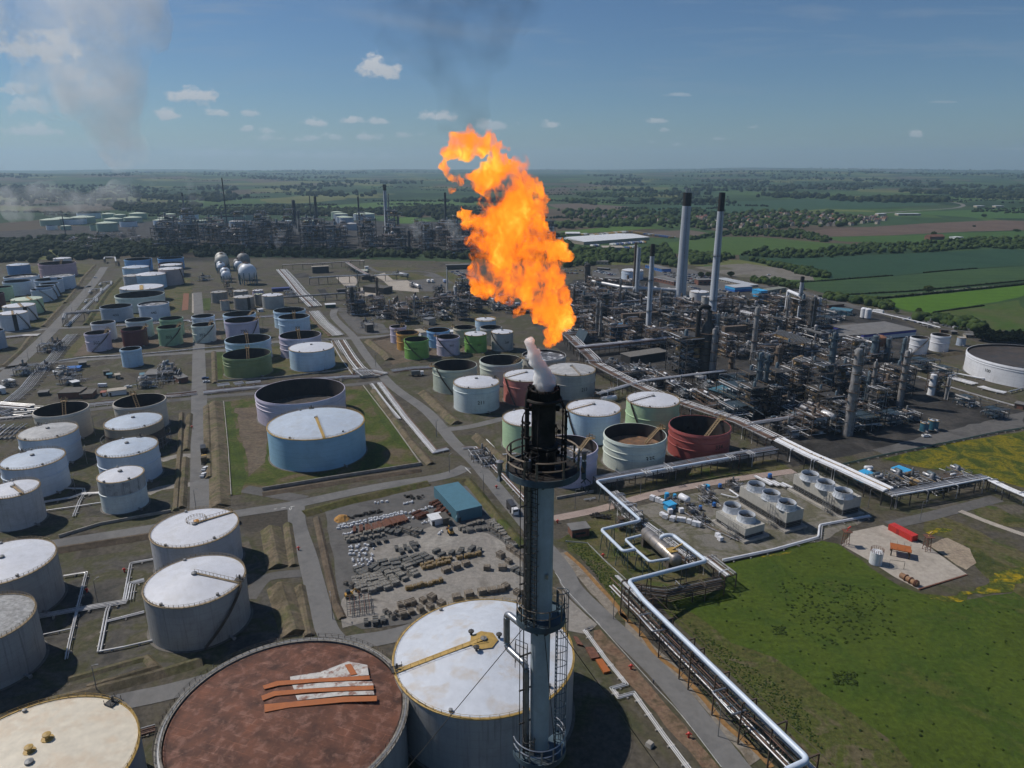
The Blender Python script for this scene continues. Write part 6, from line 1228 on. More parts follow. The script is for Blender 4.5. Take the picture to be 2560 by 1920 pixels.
for q in(('H',680,925,770,165,72,'grey','tallest grey distillation column standing nearest the flower meadow',7),('H',500,650,562,30,60,'blue','tall bluish column with many ring platforms',6),('H',870,720,930,285,34,'grey','thin pale column beside a thinner one',4),('H',1130,670,1195,190,46,'grey','pale column at the east end of the dark units',5),('H',825,740,852,400,30,'blue','short bluish column beside the thin pale one',3),('G',1345,710,1378,205,54,'blue','pale blue column with bent top pipe, left of a pair',4),('G',1405,695,1445,225,44,'blue','pale blue column, right of a pair',4),('G',1520,440,1530,150,62,'brown','fat brown column with scrap heaped on its head',2),('G',958,425,985,0,44,'grey','long grey column in front of the slim tall chimney',4),('j',1000,1440,1075,700,70,'grey','tall column with rusty brown neck',3),('j',455,1650,490,780,62,'grey','pale column just in front of the tall slim chimney',3),('i',485,440,505,100,82,'dark','dark fat column with white cap near the car park',4),('i',935,745,950,315,30,'grey','plain thin column behind the twin stacks',3),('i',615,1100,625,620,44,'grey','grey column, left of two behind the blue drums',3),('i',665,1115,685,640,30,'grey','thin grey column, right of two behind the blue drums',3),('i',295,750,300,440,45,'brown','brown column close to the flame',3),('i',695,520,700,325,32,'dark','short dark column near the fat dark one',2),('i',1225,780,1240,520,40,'brown','brown column beside the twin stacks',3),('i',415,770,425,520,28,'brown','thin brown column close to the flame',2),('j',1550,1000,1600,560,80,'brown','broad ochre column in the tall eastern block',5),('j',1790,1110,1830,560,85,'dark','dark column at the edge of the tall eastern block',6),('j',1600,1060,1640,690,22,'white','thin pale pipe column beside the eastern block',0),('j',1450,1010,1490,560,32,'grey','grey duct column beside the eastern block',1),('H',1405,575,1432,395,55,'white','short white cryogenic column with dark bands',2),('H',905,275,925,60,60,'blue','teal column below the rusty ball tower',2),('H',1018,275,1040,85,48,'blue','teal column, second from the rusty ball tower',1),('H',1150,310,1185,85,34,'blue','slim teal column, third from the rusty ball tower',2),('H',1530,615,1545,420,22,'grey','thin pole column beside the white cryogenic one',1),('l',345,800,345,425,60,'dark','dark column inside the westernmost process block',4),('l',690,640,692,290,34,'brown','brown column in front of the loading sheds',3),('l',960,790,948,555,32,'brown','thin brown column in the middle blocks',2),('l',1195,820,1188,545,34,'grey','grey column standing clear in the middle blocks',2),('l',1765,640,1760,412,52,'white','white domed column by the white topped tower',0),('l',855,850,850,620,30,'brown','rusty brown column above the white box',2),('l',1650,480,1655,170,16,'white','tall white mast by the tanker bays',0),('l',425,560,405,250,12,'blue','bright blue pole beside the westernmost block',0),('i',560,690,552,490,22,'blue','small blue column among brown ones',1),('i',760,700,748,480,24,'brown','thin ochre column in the northern units',2),('i',1495,800,1490,460,34,'brown','ochre column behind the middle sized chimney',3),('G',1130,350,1120,210,40,'brown','short ochre column in the dark gap',2),('j',770,960,765,720,60,'brown','stout ochre column under a small steam wisp',3),('j',640,970,650,800,40,'brown','small ochre column by the dark duct',2)):
 column(*q)
def structure(w,d,h,levels,seed,sm=M_steel,pm=PM,vessels=3,npipe=18,fin=False):
 """one steel framed process block: frame, decks, vessels, pipes"""
 g=random.Random(seed);o=empty('process_structure',(0,0,0));m=MB();nx,ny=max(2,round(w/5)),max(2,round(d/5))
 X=[-w/2+w*i/(nx-1)for i in range(nx)];Y=[-d/2+d*i/(ny-1)for i in range(ny)];Z=[h*(k+1)/levels for k in range(levels)]
 for x in X:
  for y in Y:m.beam((x,y,0),(x,y,h+(1.2 if g.random()<.5 else 0)),.34)
 for z in Z:
  for x in X:m.beam((x,Y[0],z),(x,Y[-1],z),.26)
  for y in Y:m.beam((X[0],y,z),(X[-1],y,z),.26)
 for k in range(levels*3):x=g.randrange(nx-1);y=g.choice(Y);z=g.choice([0]+Z[:-1]);m.beam((X[x],y,z),(X[x+1],y,z+h/levels),.16)
 m.build('steel_frame',sm,o)
 for z in Z:
  fx=g.uniform(.45,1);x0=g.uniform(-.5,.5-fx)*w if fx<1 else-w/2;m=MB();m.box((x0+fx*w/2,0,z+.12),(fx*w,d*.98,.16));m.build('deck',sm,o)
  m=MB()
  for y in(Y[0],Y[-1]):
   m.beam((X[0],y,z+1.2),(X[-1],y,z+1.2),.1)
   for i in range(int(w/2.5)):m.beam((X[0]+i*2.5,y,z),(X[0]+i*2.5,y,z+1.2),.09)
  m.build('handrail',g.choice([M_tan,M_grey,sm]),o)
 for k in range(vessels):
  z=g.choice([0]+Z)+1.3;r=g.uniform(.7,1.5);x,y=g.uniform(-.3,.3)*w,g.uniform(-.35,.35)*d;L=g.uniform(2.5,5)
  m=MB();(m.drum((x-L/2,y,z+r*.5),(x+L/2,y,z+r*.5),r,12)if g.random()<.65 else m.lathe([(.1,0),(r,.4),(r,L),(r*.6,L+.6),(.05,L+.8)],12,(x,y,z)));m.build('vessel',g.choice([M_grey,M_alu2,M_alu,CM['brown'],CM['blue'],M_white,M_tan]),o,True)
 for c in range(4):
  m=MB()
  for k in range(npipe//4+2):
   z=g.choice([.8]+Z)+g.uniform(.3,1.0);r=g.uniform(.09,.26);x,y=g.uniform(-.55,.55)*w,g.uniform(-.55,.55)*d
   if g.random()<.5:m.bent([(x,y,g.uniform(0,z*.6)),(x,y,z),(x+g.uniform(-.5,.5)*w,y,z),(x+g.uniform(-.5,.5)*w,y,z-g.uniform(.5,2))],r,r*3,6,2)
   else:m.tube([(-w*g.uniform(.3,.6),y,z),(w*g.uniform(.3,.6),y,z)],r,6)if g.random()<.5 else m.tube([(x,-d*g.uniform(.3,.6),z),(x,d*g.uniform(.3,.6),z)],r,6)
  m.build('pipework',pm[c%len(pm)],o,True)
 if fin:
  z=h+.8;MB().box((0,0,z),(w,d,1.0)).build('fin_fan_bank',M_grey,o)
  for i in range(max(2,int(w/4.5))):MB().lathe([(1.7,.5),(1.7,1.2),(1.5,1.2),(1.5,.7),(.02,.7)],16,(-w/2+(i+.5)*w/max(2,int(w/4.5)),0,z)).build('fan',M_louv,o)
 return o
protos=[structure(16,11,12,3,1,M_brown),structure(12,12,18,5,2,M_steel),structure(22,9,8,2,3,M_steel,fin=True),structure(10,9,15,4,4,M_brown,[M_alu,M_tan,M_alu2,M_white]),structure(18,14,9,2,5,M_blue,[M_alu,M_alu2,M_blue,M_white]),structure(26,8,7,2,6,M_brown,[M_white,M_alu,M_rustp,M_alu]),structure(14,10,7,2,7,M_grey,[M_alu,M_white,M_alu2,M_tan],5),structure(9,9,24,6,8,M_steel,vessels=4),structure(15,15,6,1,9,M_steel,vessels=6,npipe=30)]
KIND=['brown three level steel structure','tall dark five level steel structure','low steel structure topped by cooling fans','brown four level steel structure','teal two level steel structure','long low brown pipe structure','grey low steel structure with vessels','narrow dark six level steel tower','single deck steel structure crowded with vessels']
first=[True]*len(protos)
def place(i,x,y,rz,s=1.0,base=None):
 o=protos[i]if first[i]else copy_tree(protos[i]);first[i]=False;o.location=(x,y,0);o.rotation_euler.z=rz;o.scale=(s,s,s)
 name_it(o,base or KIND[i],'structure','steel structures of the process units');return o
def inside(p,poly):
 c=False;n=len(poly)
 for i in range(n):
  a,b=poly[i],poly[i-1]
  if(a.y>p.y)!=(b.y>p.y)and p.x<(b.x-a.x)*(p.y-a.y)/(b.y-a.y)+a.x:c=not c
 return c
KEEP=[(v[0],v[1],v[2]+9)for v in TANKS.values()]
def fill(poly,step,pick,jit=.22,skip=.0,rot=None,sc=(.85,1.15)):
 P=pts_at(poly);rot=PA if rot is None else rot;e,n_=Vector((cos(rot),sin(rot),0)),Vector((-sin(rot),cos(rot),0));c=sum(P,Vector())/len(P);R_=max((p-c).length for p in P);k=int(R_/step)+1;cnt=0
 for i in range(-k,k+1):
  for j in range(-k,k+1):
   q=c+e*(i+RU(-jit,jit))*step+n_*(j+RU(-jit,jit))*step*.8
   if inside(q,P)and rng.random()>skip and not any((q.x-a)**2+(q.y-b)**2<r*r for a,b,r in KEEP):place(rng.choice(pick),q.x,q.y,rot+rng.choice((0,pi/2,pi,-pi/2)),RU(*sc));cnt+=1
 return cnt
fill([('i',120,760),('i',340,430),('i',900,480),('i',1700,560),('j',250,690),('j',900,680),('j',1400,700),('j',1860,1010),('H',480,260),('H',700,420),('G',2000,430),('G',1700,420),('G',1100,250),('G',560,180),('i',760,1280),('i',300,1150)],25,[0,1,2,3,5,6,8,8,0,3])
fill([('G',1020,600),('G',1280,480),('G',1560,470),('G',1900,480),('H',560,440),('H',1200,420),('H',1290,520),('H',1100,680),('H',760,720),('H',250,690),('G',1560,760),('G',1150,790)],19,[1,3,7,4,4,8,1,0])
fill([('G',180,420),('G',420,330),('G',640,420),('G',1000,560),('G',1060,680),('G',1200,780),('G',1000,740),('G',640,570)],20,[8,5,6,5],sc=(.6,.85))
fill([('n',560,20),('n',1000,40),('n',1500,300),('n',1700,480),('n',1500,470),('n',1000,280)],17,[8,5,6],sc=(.5,.7))
fill([('k',60,1230),('k',560,1190),('k',700,1330),('k',1000,1480),('k',600,1560),('k',100,1400)],20,[8,6,5],sc=(.6,.9),skip=.2)
fill([('H',30,930),('H',260,830),('H',640,800),('H',1000,760),('H',1350,700),('H',1600,690),('H',1700,820),('H',1300,830),('H',950,900),('H',640,960),('H',300,1020)],17,[4,1,6,8,7,0],skip=.1,sc=(.7,.95))
fill([('o',600,640),('o',1000,560),('o',1700,560),('o',2000,700),('o',1500,880),('o',1000,850)],17,[1,6,7,8,0],skip=.25,sc=(.6,.85))
fill([('l',290,720),('l',480,640),('l',720,640),('l',1000,760),('l',1350,690),('l',1450,600),('l',1800,620),('l',2050,720),('l',2100,800),('l',1900,900),('l',1600,920),('l',1300,980),('l',860,960),('l',620,900),('l',420,830)],23,[1,3,0,8,6,0],skip=.1)
place(7,*at('l',345,800).xy,PA,1.1,'tall narrow steel tower at the west end');place(7,*at('l',1855,650).xy,PA,1.05,'narrow steel tower with white box on top')
place(1,*at('i',1810,1600).xy,PA,1.5,'huge open steel frame with ochre stairs');place(1,*at('j',130,1620).xy,PA+1.57,1.45,'huge dark frame beside the domed furnace')
place(4,*at('G',1200,655).xy,PA,1.3,'teal roofed steel structure');place(1,*at('j',1640,1000).xy,PA,1.5,'tall scaffolded tower block');place(7,*at('j',1830,1080).xy,PA,1.25,'tallest narrow tower of the eastern block')
for fr,x,y,i,s in(('PD',420,420,6,.7),('PD',560,440,8,.55),('PD',640,400,6,.7),('PD',830,420,8,.7),('PD',1000,450,6,.75),('PD',1180,400,5,.6),('PD',1280,330,6,.6),('CT',1200,320,8,.45),('CT',980,430,8,.4),('CT',850,500,8,.35),('CT',930,590,8,.35),('CT',700,440,8,.3),('CT',960,360,6,.4),('CT',1150,640,8,.3),('CT',290,640,3,.35),('CT',450,620,6,.4),('m',740,360,6,.8),('m',790,430,8,.7),('m',1640,470,6,.8),('m',1880,400,8,.9),('m',1850,330,6,.9),('l',550,980,8,.7),('l',1170,430,6,.6),('l',1220,440,8,.5),('l',950,265,8,.6),('v',1650,860,8,.7),('v',1720,900,6,.6),('v',560,880,3,.6),('v',500,740,3,.6),('v',90,600,8,.8),('m',480,290,8,.6),('m',100,470,6,.5),('m',300,330,8,.8),('m',560,80,8,.9),('m',620,50,8,.7),('F',520,1130,8,.6),('F',590,1180,8,.5),('k',130,880,4,.9),('k',60,960,4,.9),('k',1460,980,8,.6),('k',1640,1660,4,.7),('p',250,690,4,.9),('p',420,1000,3,.8),('p',850,1180,4,.6),('p',1250,1340,4,.6)):
 place(i,*at(fr,x,y).xy,PA+rng.choice((0,1.57)),s,'compact pipe skid' if s<.6 else None)
M_roofg=mat('flat_roof_grey',(.16,.155,.15),.8,var=.25,scale=.2,obj=False);M_brick=mat('red_brick',(.17,.075,.05),.85,var=.25);M_wht=mat('white_sheet',(.66,.67,.68),.5,var=.1);M_bsheet=mat('blue_sheet',(.035,.16,.48),.45,var=.1);M_sky=mat('bright_blue_sheet',(.05,.36,.66),.45,var=.1);M_beigew=mat('beige_wall',(.36,.32,.26),.8,var=.2);M_glass=mat('window_glass',(.03,.04,.05),.15,var=.1);M_brownr=mat('brown_sheet',(.085,.075,.062),.75,var=.3);M_teals=mat('teal_sheet',(.07,.17,.22),.5,var=.12,scale=.5)
def building(fr,a,b,d,ytop,wall,roof,label,name='building',cat='building',trim=None,win=True,pitched=0.0,trim_h=.25):
 """a and b: ground ends of the wall seen from the camera; d: depth in metres; ytop: pixel row of the eaves over a"""
 A,B=at(fr,*a),at(fr,*b);h=max(2.2,up_to(A,fr,a[0],ytop));u=(B-A);L=u.length;u.normalize();n_=Vector((-u.y,u.x,0));n_=n_ if n_.y>0 else-n_;ang=atan2(u.y,u.x)
 o=empty(name,A,ang);s=1 if(Matrix.Rotation(-ang,3,'Z')@n_).y>0 else-1;tag(o,label,cat)if label[-1]!='~' else name_it(o,label[:-1],cat)
 MB().box((L/2,s*d/2,h/2),(L,d,h)).build('wall',wall,o);m=MB()
 if pitched:
  y0,y1=-.4*s,(d+.4)*s;m.add([(-.4,y0,h),(L+.4,y0,h),(L+.4,s*d/2,h+pitched),(-.4,s*d/2,h+pitched),(-.4,y1,h),(L+.4,y1,h)],[(0,1,2,3),(3,2,5,4),(0,3,4),(1,5,2)])
 else:m.box((L/2,s*d/2,h+.2),(L+.8,d+.8,.4))
 m.build('roof',roof,o)
 if trim:MB().box((L/2,s*d/2,h*(1-trim_h/2)),(L+.12,d+.12,h*trim_h)).build('trim',trim,o)
 if win:
  k=max(1,int(L/5))
  for i in range(k):MB().box(((i+.5)*L/k,-.03*s,h*.5),(L/k*.55,.12,h*.26)).build('window',M_glass,o)
 MB().box((L*.12,-.05*s,1.05),(1.1,.14,2.1)).build('door',M_steel,o);return o
B_=building
B_('d',(1385,1190),(1570,1240),14,1160,M_bsheet,M_roofg,'long blue sheet building near the dark hedge');B_('j',(620,465),(755,500),24,405,M_bsheet,mat('pale_roof',(.42,.44,.46),.6,var=.15),'bright blue warehouse beside the car park',trim=M_sky,trim_h=.5,win=False);B_('e',(400,1330),(760,1410),14,1312,M_beigew,MATS['pale_roof'],'long pale flat roofed office behind the blue warehouse')
B_('j',(250,405),(440,400),12,335,M_brick,M_roofg,'brick office with flat roof behind the bright white tank');B_('d',(1480,1340),(1700,1390),14,1290,M_brick,M_roofg,'long brick office with white eaves by the car park',trim=M_wht,trim_h=.2);B_('i',(620,190),(780,200),8,170,M_brownr,M_roofg,'low dark huts in a row by the far car park');B_('d',(770,1155),(970,1160),10,1120,M_beigew,M_roofg,'low cream building in front of the hedge');B_('i',(720,370),(930,380),12,310,M_brownr,M_roofg,'dark low building with flat roof near the white tank')
B_('k',(540,1175),(1265,1100),34,1090,M_wht,M_roofg,'broad flat building with a blue and white wall',trim=mat('violet_trim',(.06,.06,.30),.5),trim_h=.4,win=False);B_('k',(160,1200),(500,1180),22,1110,M_beigew,M_roofg,'beige flat roofed building next to the blue trimmed one');B_('j',(1210,530),(1465,490),10,480,M_beigew,mat('olive_roof',(.20,.21,.17),.7),'long drab green building by the perimeter road');B_('j',(990,560),(1110,590),9,460,M_sky,M_sky,'bright blue plant block with drum',win=False)
B_('k',(0,1040),(480,1000),7,990,M_brick,M_brownr,'long brown canopy building with roof vents');B_('k',(0,700),(60,715),20,670,M_brick,M_brownr,'low brick building at the refinery edge');B_('k',(1610,1060),(1740,1070),6,1030,M_brick,M_brownr,'small brick substation by the eastern road');B_('k',(1760,1085),(1840,1085),6,1050,M_brownr,M_roofg,'small dark substation beside the brick one');B_('k',(1960,1130),(2090,1135),6,1110,M_beigew,M_roofg,'low pale hut beside the dark conifers')
B_('k',(70,800),(350,830),14,740,M_teals,M_teals,'teal blue plant building at the eastern side',win=False);B_('PD',(300,400),(410,355),7,340,M_sky,M_sky,'bright blue hut with white panels, larger of two',win=False);B_('PD',(690,335),(765,310),6,270,mat('blue_teal',(.03,.24,.36),.5),M_sky,'teal blue hut, smaller of two',win=False);B_('CT',(668,505),(722,490),3.4,460,M_sky,M_sky,'light blue cabin in the cooling tower yard',win=False);B_('w',(540,605),(718,580),5,525,M_brick,M_roofg,'small brick hut with flat roof beside the main road')
YD=B_('YD',(1456,482),(1700,425),26,375,M_teals,M_teals,'teal metal shed with skylights in the storage yard',pitched=2.6,win=False);LANDMARKS.append((YD.location.x,YD.location.y,'the teal shed'));B_('YD',(1222,520),(1335,495),5,465,M_wht,M_wht,'small white hut next to the teal shed',win=False);B_('YD',(1340,515),(1385,505),5,450,M_brownr,M_brownr,'brown lean to beside the small white hut',win=False)
m_sl=mat('skylight',(.16,.13,.10),.6,var=.1)
def skylights():
 w=YD.children[0].dimensions;L,d,h=w.x,w.y,w.z;s=1 if YD.children[0].bound_box[6][1]+YD.children[0].bound_box[0][1]>0 else-1
 for i in range(5):
  for side in(0,1):
   t=(i+.6+.25*side)/5.6;x=L*(.28 if side==0 else .72)
   y=s*d*t;
 YD.children[1].data.clear_geometry();rz=2.6;D=s*(d+.4)
 YD.children[1].data.from_pydata([(-.4,-.4*s,h),(-.4,D,h),(L/2,D,h+rz),(L/2,-.4*s,h+rz),(L+.4,-.4*s,h),(L+.4,D,h)],[],[(0,1,2,3),(3,2,5,4),(0,3,4),(1,5,2)]);YD.children[1].data.materials.clear();YD.children[1].data.materials.append(mat('teal_roof',(.15,.255,.30),.5,var=.1))
 for side in(0,1):
  for i in range(5):
   y=s*d*(i+.6)/5.4;x0,x1=(L*.16,L*.34)if side==0 else(L*.66,L*.84);f=lambda x:h+rz*(1-abs(x-L/2)/(L/2+.4))+.06
   m=MB();m.add([(x0,y-.6,f(x0)),(x1,y-.6,f(x1)),(x1,y+.6,f(x1)),(x0,y+.6,f(x0))],[(0,1,2,3)]);m.build('skylight',m_sl,YD)
skylights()
for fr,a,b,d,yt,w,r,lab in(('m',(650,610),(890,600),11,545,M_brick,M_brownr,'long dark roofed brick building behind the cream open tank'),('m',(890,610),(1025,600),10,560,M_brick,M_brownr,'brick hut with dark roof adjoining the long one'),('m',(1120,580),(1170,575),4,545,M_wht,mat('red_roof',(.30,.09,.05),.7),'tiny hut with red roof'),('m',(1200,580),(1400,555),6,530,M_wht,M_beigew,'white hut with tan roofs by the pale pipes'),('m',(1600,395),(1790,385),14,345,M_brownr,M_roofg,'dark flat building beside the pipework roof'),('m',(1980,440),(2085,420),16,385,M_brick,M_roofg,'dark brick building at the vertical road'),('m',(735,310),(880,300),6,282,M_bsheet,M_bsheet,'long blue roofed shed in the west yard'),('m',(600,350),(740,330),5,320,M_grey,MATS['pale_roof'],'grey roofed shed next to the long blue one'),('m',(815,480),(888,465),6,430,M_brownr,M_wht,'pale roofed hut in the west yard'),('m',(880,262),(962,252),6,215,M_brownr,M_roofg,'dark hut by the cross road'),('m',(1150,350),(1215,342),4,310,M_brownr,M_brownr,'dark box by the grass'),('m',(1185,378),(1240,372),4,345,M_teals,M_teals,'blue box by the grass'),('m',(1285,392),(1335,385),5,350,M_beigew,M_beigew,'beige box by the grass'),('m',(1555,395),(1600,390),5,345,M_teals,M_teals,'teal box beside the dark flat building'),('m',(90,470),(175,450),6,420,M_brownr,M_wht,'white roofed kiosk by the diagonal road'),('m',(0,560),(70,545),8,500,M_wht,M_wht,'white block at the edge by the dull pipes'),('m',(425,580),(530,570),5,545,M_steel,M_roofg,'dark shelter on the grass'),('m',(520,1000-895),(570,100),5,80,M_brick,M_brownr,'brown kiosk beside the dull pipes'),('v',(1335,810),(1655,790),7,755,mat('navy_sheet',(.03,.04,.16),.5),mat('navy_roof',(.04,.05,.2),.5),'long navy blue shed behind the grey tanks'),('v',(1085,1180),(1170,1170),5,1140,M_white,M_white,'small white cabin behind the pale open tanks'),('h',(1835,755),(1945,748),7,720,mat('green_sheet',(.03,.09,.06),.6),M_wht,'dark green shed with white roof beside the bright rack'),('h',(1690,370),(1870,360),7,300,M_steel,M_beigew,'raised pump house on legs near the loading yard'),('l',(470,330),(640,320),26,290,M_brownr,M_brownr,'long brown loading shed, farther of two'),('l',(770,530),(895,500),30,450,M_brownr,M_brownr,'long brown loading shed, nearer of two'),('l',(380,235),(540,232),16,215,M_beigew,mat('sage_roof',(.36,.38,.31),.7),'pale green roofed loading canopy'),('l',(515,190),(560,188),5,150,M_wht,M_wht,'small white cabin on the far grass'),('l',(1640,190),(1960,180),10,130,M_brownr,M_roofg,'long dark building beside the staff car park'),('l',(1290,1130),(1370,1120),14,1065,M_wht,M_beigew,'pale walled building behind the orange tank'),('l',(1680,1090),(1760,1085),8,1065,M_wht,M_wht,'low white block behind the lavender numbered tank'),('l',(540,1060),(635,1050),7,960,M_steel,M_roofg,'small grey plant house under the white box'),('l',(1395,960),(1490,940),8,880,M_beigew,M_grey,'ribbed grey block in the middle blocks'),('l',(135,505),(260,495),6,470,M_brownr,M_brownr,'dark low block by the green verge'),('l',(1810,430),(1900,425),8,375,M_wht,M_wht,'white cube house next to the white column'),('p',(1520,1215),(1640,1240),5,1150,M_brick,M_roofg,'small brick kiosk at the eastern edge'),('G',(1040,640),(1300,560),9,560,M_steel,M_teals,'teal roofed pump house in the dark units'),('i',(1080,1500),(1600,1420),12,1400,M_louv,mat('tarpaper',(.15,.14,.125),.85,var=.3),'long flat topped fan deck in the process units'),('i',(270,1110),(430,1090),8,1040,M_beigew,M_beigew,'small beige switch house by the main rack'),('j',(920,720),(1200,760),12,620,M_tan,M_tan,'ochre clad plant house near the blue block'),('j',(820,810),(1050,840),6,770,M_wht,M_wht,'white cabins among white pipes')):
 B_(fr,a,b,d,yt,w,r,lab,win=False)
def plant_pieces():
 p=at('j',340,1640);h=up_to(p,'j',340,960);o=tag(empty('furnace',p),'large dark furnace block with domed neck and arched duct','furnace');LANDMARKS.append((p.x,p.y,'the domed furnace'));r=95*.181*.864*mpp(p)
 MB().lathe([(r,0),(r,h*.85),(r*.8,h),(r*.35,h*1.12),(r*.35,h*1.28),(.02,h*1.3)],24).build('shell',CM['dark'],o,True);MB().bent([Vector((0,0,h*1.2)),Vector((0,0,h*1.38)),Vector((-r*1.5,0,h*1.38)),Vector((-r*1.5,0,h*.6))],1.6,5,14,6).build('duct',M_black,o,True)
 m=MB()
 for k in range(6):z=h*(k+1)/7;m.lathe([(r,z),(r+1.4,z),(r+1.4,z+.25),(r,z+.25)],24)
 m.build('gallery',M_brown,o)
 for fr,a,b,z,w,lab in(('i',(965,830),(1640,790),14,4.5,'long dark brown flue duct beside the middle sized chimney'),('j',(600,1010),(945,985),14,4.5,'dark brown box duct with curved end'),('i',(1740,1030),(2000,1020),20,3,'black duct running into the domed furnace')):
  A,Bq=at(fr,*a,z),at(fr,*b,z);c=A.copy();c.z=0;o=tag(empty('flue_duct',c),lab,'duct');MB().beam(A-c,Bq-c,w,w*.9).build('duct',CM['brown'],o);m=MB();[m.beam((A.lerp(Bq,t)-c).xy.to_3d(),A.lerp(Bq,t)-c,.6)for t in(.1,.5,.9)];m.build('support',M_brown,o)
 A,Bq=at('d',800,1340,14),at('d',1730,1440,14);mid=at('d',1150,1410,14);c=A.copy();c.z=0;o=tag(empty('gas_main',c),'fat silver gas main sweeping toward the tallest chimney','pipe');MB().bent([A-c,mid-c,Bq-c],1.9,8,16,6).build('pipe',M_alu,o,True);m=MB();[m.beam(((A if t<.4 else mid).lerp(mid if t<.4 else Bq,t)-c).xy.to_3d(),(A if t<.4 else mid).lerp(mid if t<.4 else Bq,t)-c,.7)for t in(.05,.3,.6,.9)];m.build('support',M_brown,o)
 A=at('j',1490,600,26);c=at('j',1480,1000);o=tag(empty('arched_duct',c),'white arched duct feeding the short black topped chimney','duct');q=at('j',1640,540,28)-c;a=at('j',1490,540,24)-c;MB().bent([Vector((a.x,a.y,0)),a,Vector((a.x,a.y,q.z)),q,q-Vector((0,0,3))],1.5,4,14,6).build('duct',M_white,o,True)
 for k,(x,y,yt,lab)in enumerate(((850,1165,940,'blue vessel with ladder, left of three blue drums'),(940,1160,930,'blue vessel, middle of three blue drums'),(990,1130,920,'blue vessel, right of three blue drums'))):
  p=at('i',x,y);h=up_to(p,'i',x,yt);o=tag(empty('reactor',p),lab,'vessel');MB().lathe([(3.2,0),(3.2,h*.92),(2,h*.98),(.02,h)],20).build('shell',mat('drum_blue',(.04,.15,.28),.5,var=.25,streak=.4),o,True);MB().lathe([(3.2,h*.7),(4.2,h*.7),(4.2,h*.71),(3.2,h*.72)],20).build('gallery',M_blue,o)
 p=at('i',430,1240);o=tag(empty('air_cooler',p),'dark blue tent shaped air cooler beside the main rack','air cooler');MB().add([(-9,-4,5),(9,-4,5),(9,0,13),(-9,0,13),(-9,4,5),(9,4,5)],[(0,1,2,3),(3,2,5,4),(0,3,4),(1,5,2)]).build('cooler_panel',M_blue,o);m=MB();[m.beam((x,y,0),(x,y,5),.5)for x in(-8,8)for y in(-3.5,3.5)];m.build('leg',M_steel,o);o.rotation_euler.z=PA
 A,Bq,D_=at('j',1290,1075,14),at('j',1720,1215,14),at('j',1400,1030,14);c=A.copy();c.z=0;o=tag(empty('air_cooler_bank',c),'big ochre edged bank of slatted air coolers','air cooler');LANDMARKS.append((Bq.x,Bq.y,'the slatted cooler bank'));u,v=Bq-A,D_-A;m=MB();m.add([A-c,Bq-c,Bq+v-c,D_-c],[(0,1,2,3)]);m.add([A-c-Vector((0,0,1.5)),Bq-c-Vector((0,0,1.5)),Bq-c,A-c],[(0,1,2,3)]);m.build('deck',M_tan,o);m=MB();[m.beam(A+u*t-c+Vector((0,0,.4)),A+u*t+v-c+Vector((0,0,.4)),.7,.5)for t in[i/17 for i in range(18)]];m.build('slat',M_grey,o);m=MB();[m.beam(((A+u*s+v*t)-c).xy.to_3d(),A+u*s+v*t-c,.6)for s in(0,.33,.66,1)for t in(0,1)];m.build('leg',M_brown,o)
 p=at('H',945,260);h=up_to(p,'H',945,60);o=tag(empty('ball_tower',p),'rusty round tank raised on a brown steel tower','tank');MB().lathe([(.1,h-9),(4.6,h-7),(5.2,h-4),(4.4,h-1.2),(2,h),(.02,h+.3)],20).build('tank',mat('rusty_ball',(.26,.12,.07),.75,var=.35),o,True);m=MB()
 for i in range(6):a=i*1.047;q=Vector((cos(a)*7,sin(a)*7,0));w=Vector((cos(a)*4.8,sin(a)*4.8,h-5));m.beam(q,w,.5);a2=a+1.047;m.beam(q.lerp(w,.4),Vector((cos(a2)*7,sin(a2)*7,0)).lerp(Vector((cos(a2)*4.8,sin(a2)*4.8,h-5)),.8),.25)
 m.build('tower_frame',M_rustp,o)
 for fr,a,b,z,r,mm,lab in(('n',(1255,215),(1340,255),3.5,2.0,M_white,'white horizontal drum among the pipes'),('n',(1600,165),(1690,195),3.5,2.0,M_white,'white and brown horizontal drum beside the grey column'),('n',(1535,345),(1600,340),3,1.6,M_white,'small white horizontal drum by the main rack'),('n',(550,440),(700,415),2.5,1.8,M_white,'white horizontal drum behind the pale blue tank'),('o',(1400,590),(1530,625),9,2.2,M_alu,'large shiny drum on the near skid'),('o',(1335,645),(1420,650),8,1.8,M_alu,'smaller shiny drum on the near skid'),('H',(555,360),(600,365),10,1.8,M_white,'small round ended white drum between the columns'),('H',(620,378),(700,370),10,2.0,M_white,'white drum with brown end between the columns'),('H',(230,285),(290,260),9,2.2,M_tan,'tan drum on the brown deck'),('CT',(765,380),(820,410),2.4,1.5,M_white,'white drum on a stand in the cooling yard'),('PD',(275,215),(350,215),1.4,1.0,M_white,'pair of white gas bottles beside the blue huts'),('PD',(310,240),(335,250),1.2,1.0,M_white,'short white gas bottle beside the blue huts'),('PD',(765,360),(860,395),3,1.8,M_tan,'cream drum under the pale loops'),('l',(1000,250),(1100,265),3,2.4,M_alu,'pale horizontal drum on the far grass'),('l',(1180,390),(1260,420),3,2.2,M_alu,'pale horizontal drum by the tanker bays')):
  A,Bq=at(fr,*a,z),at(fr,*b,z);c=((A+Bq)/2).xy.to_3d();o=tag(empty('pressure_drum',c),lab,'drum');MB().drum(A-c,Bq-c,r,16).build('shell',mm,o,True);m=MB();[m.box((A.lerp(Bq,t)-c).xy.to_3d()+Vector((0,0,(z-r*.6)/2)),(.8,r*1.5,z-r*.6),atan2(Bq.y-A.y,Bq.x-A.x))for t in(.15,.85)];m.build('saddle',M_conc,o)
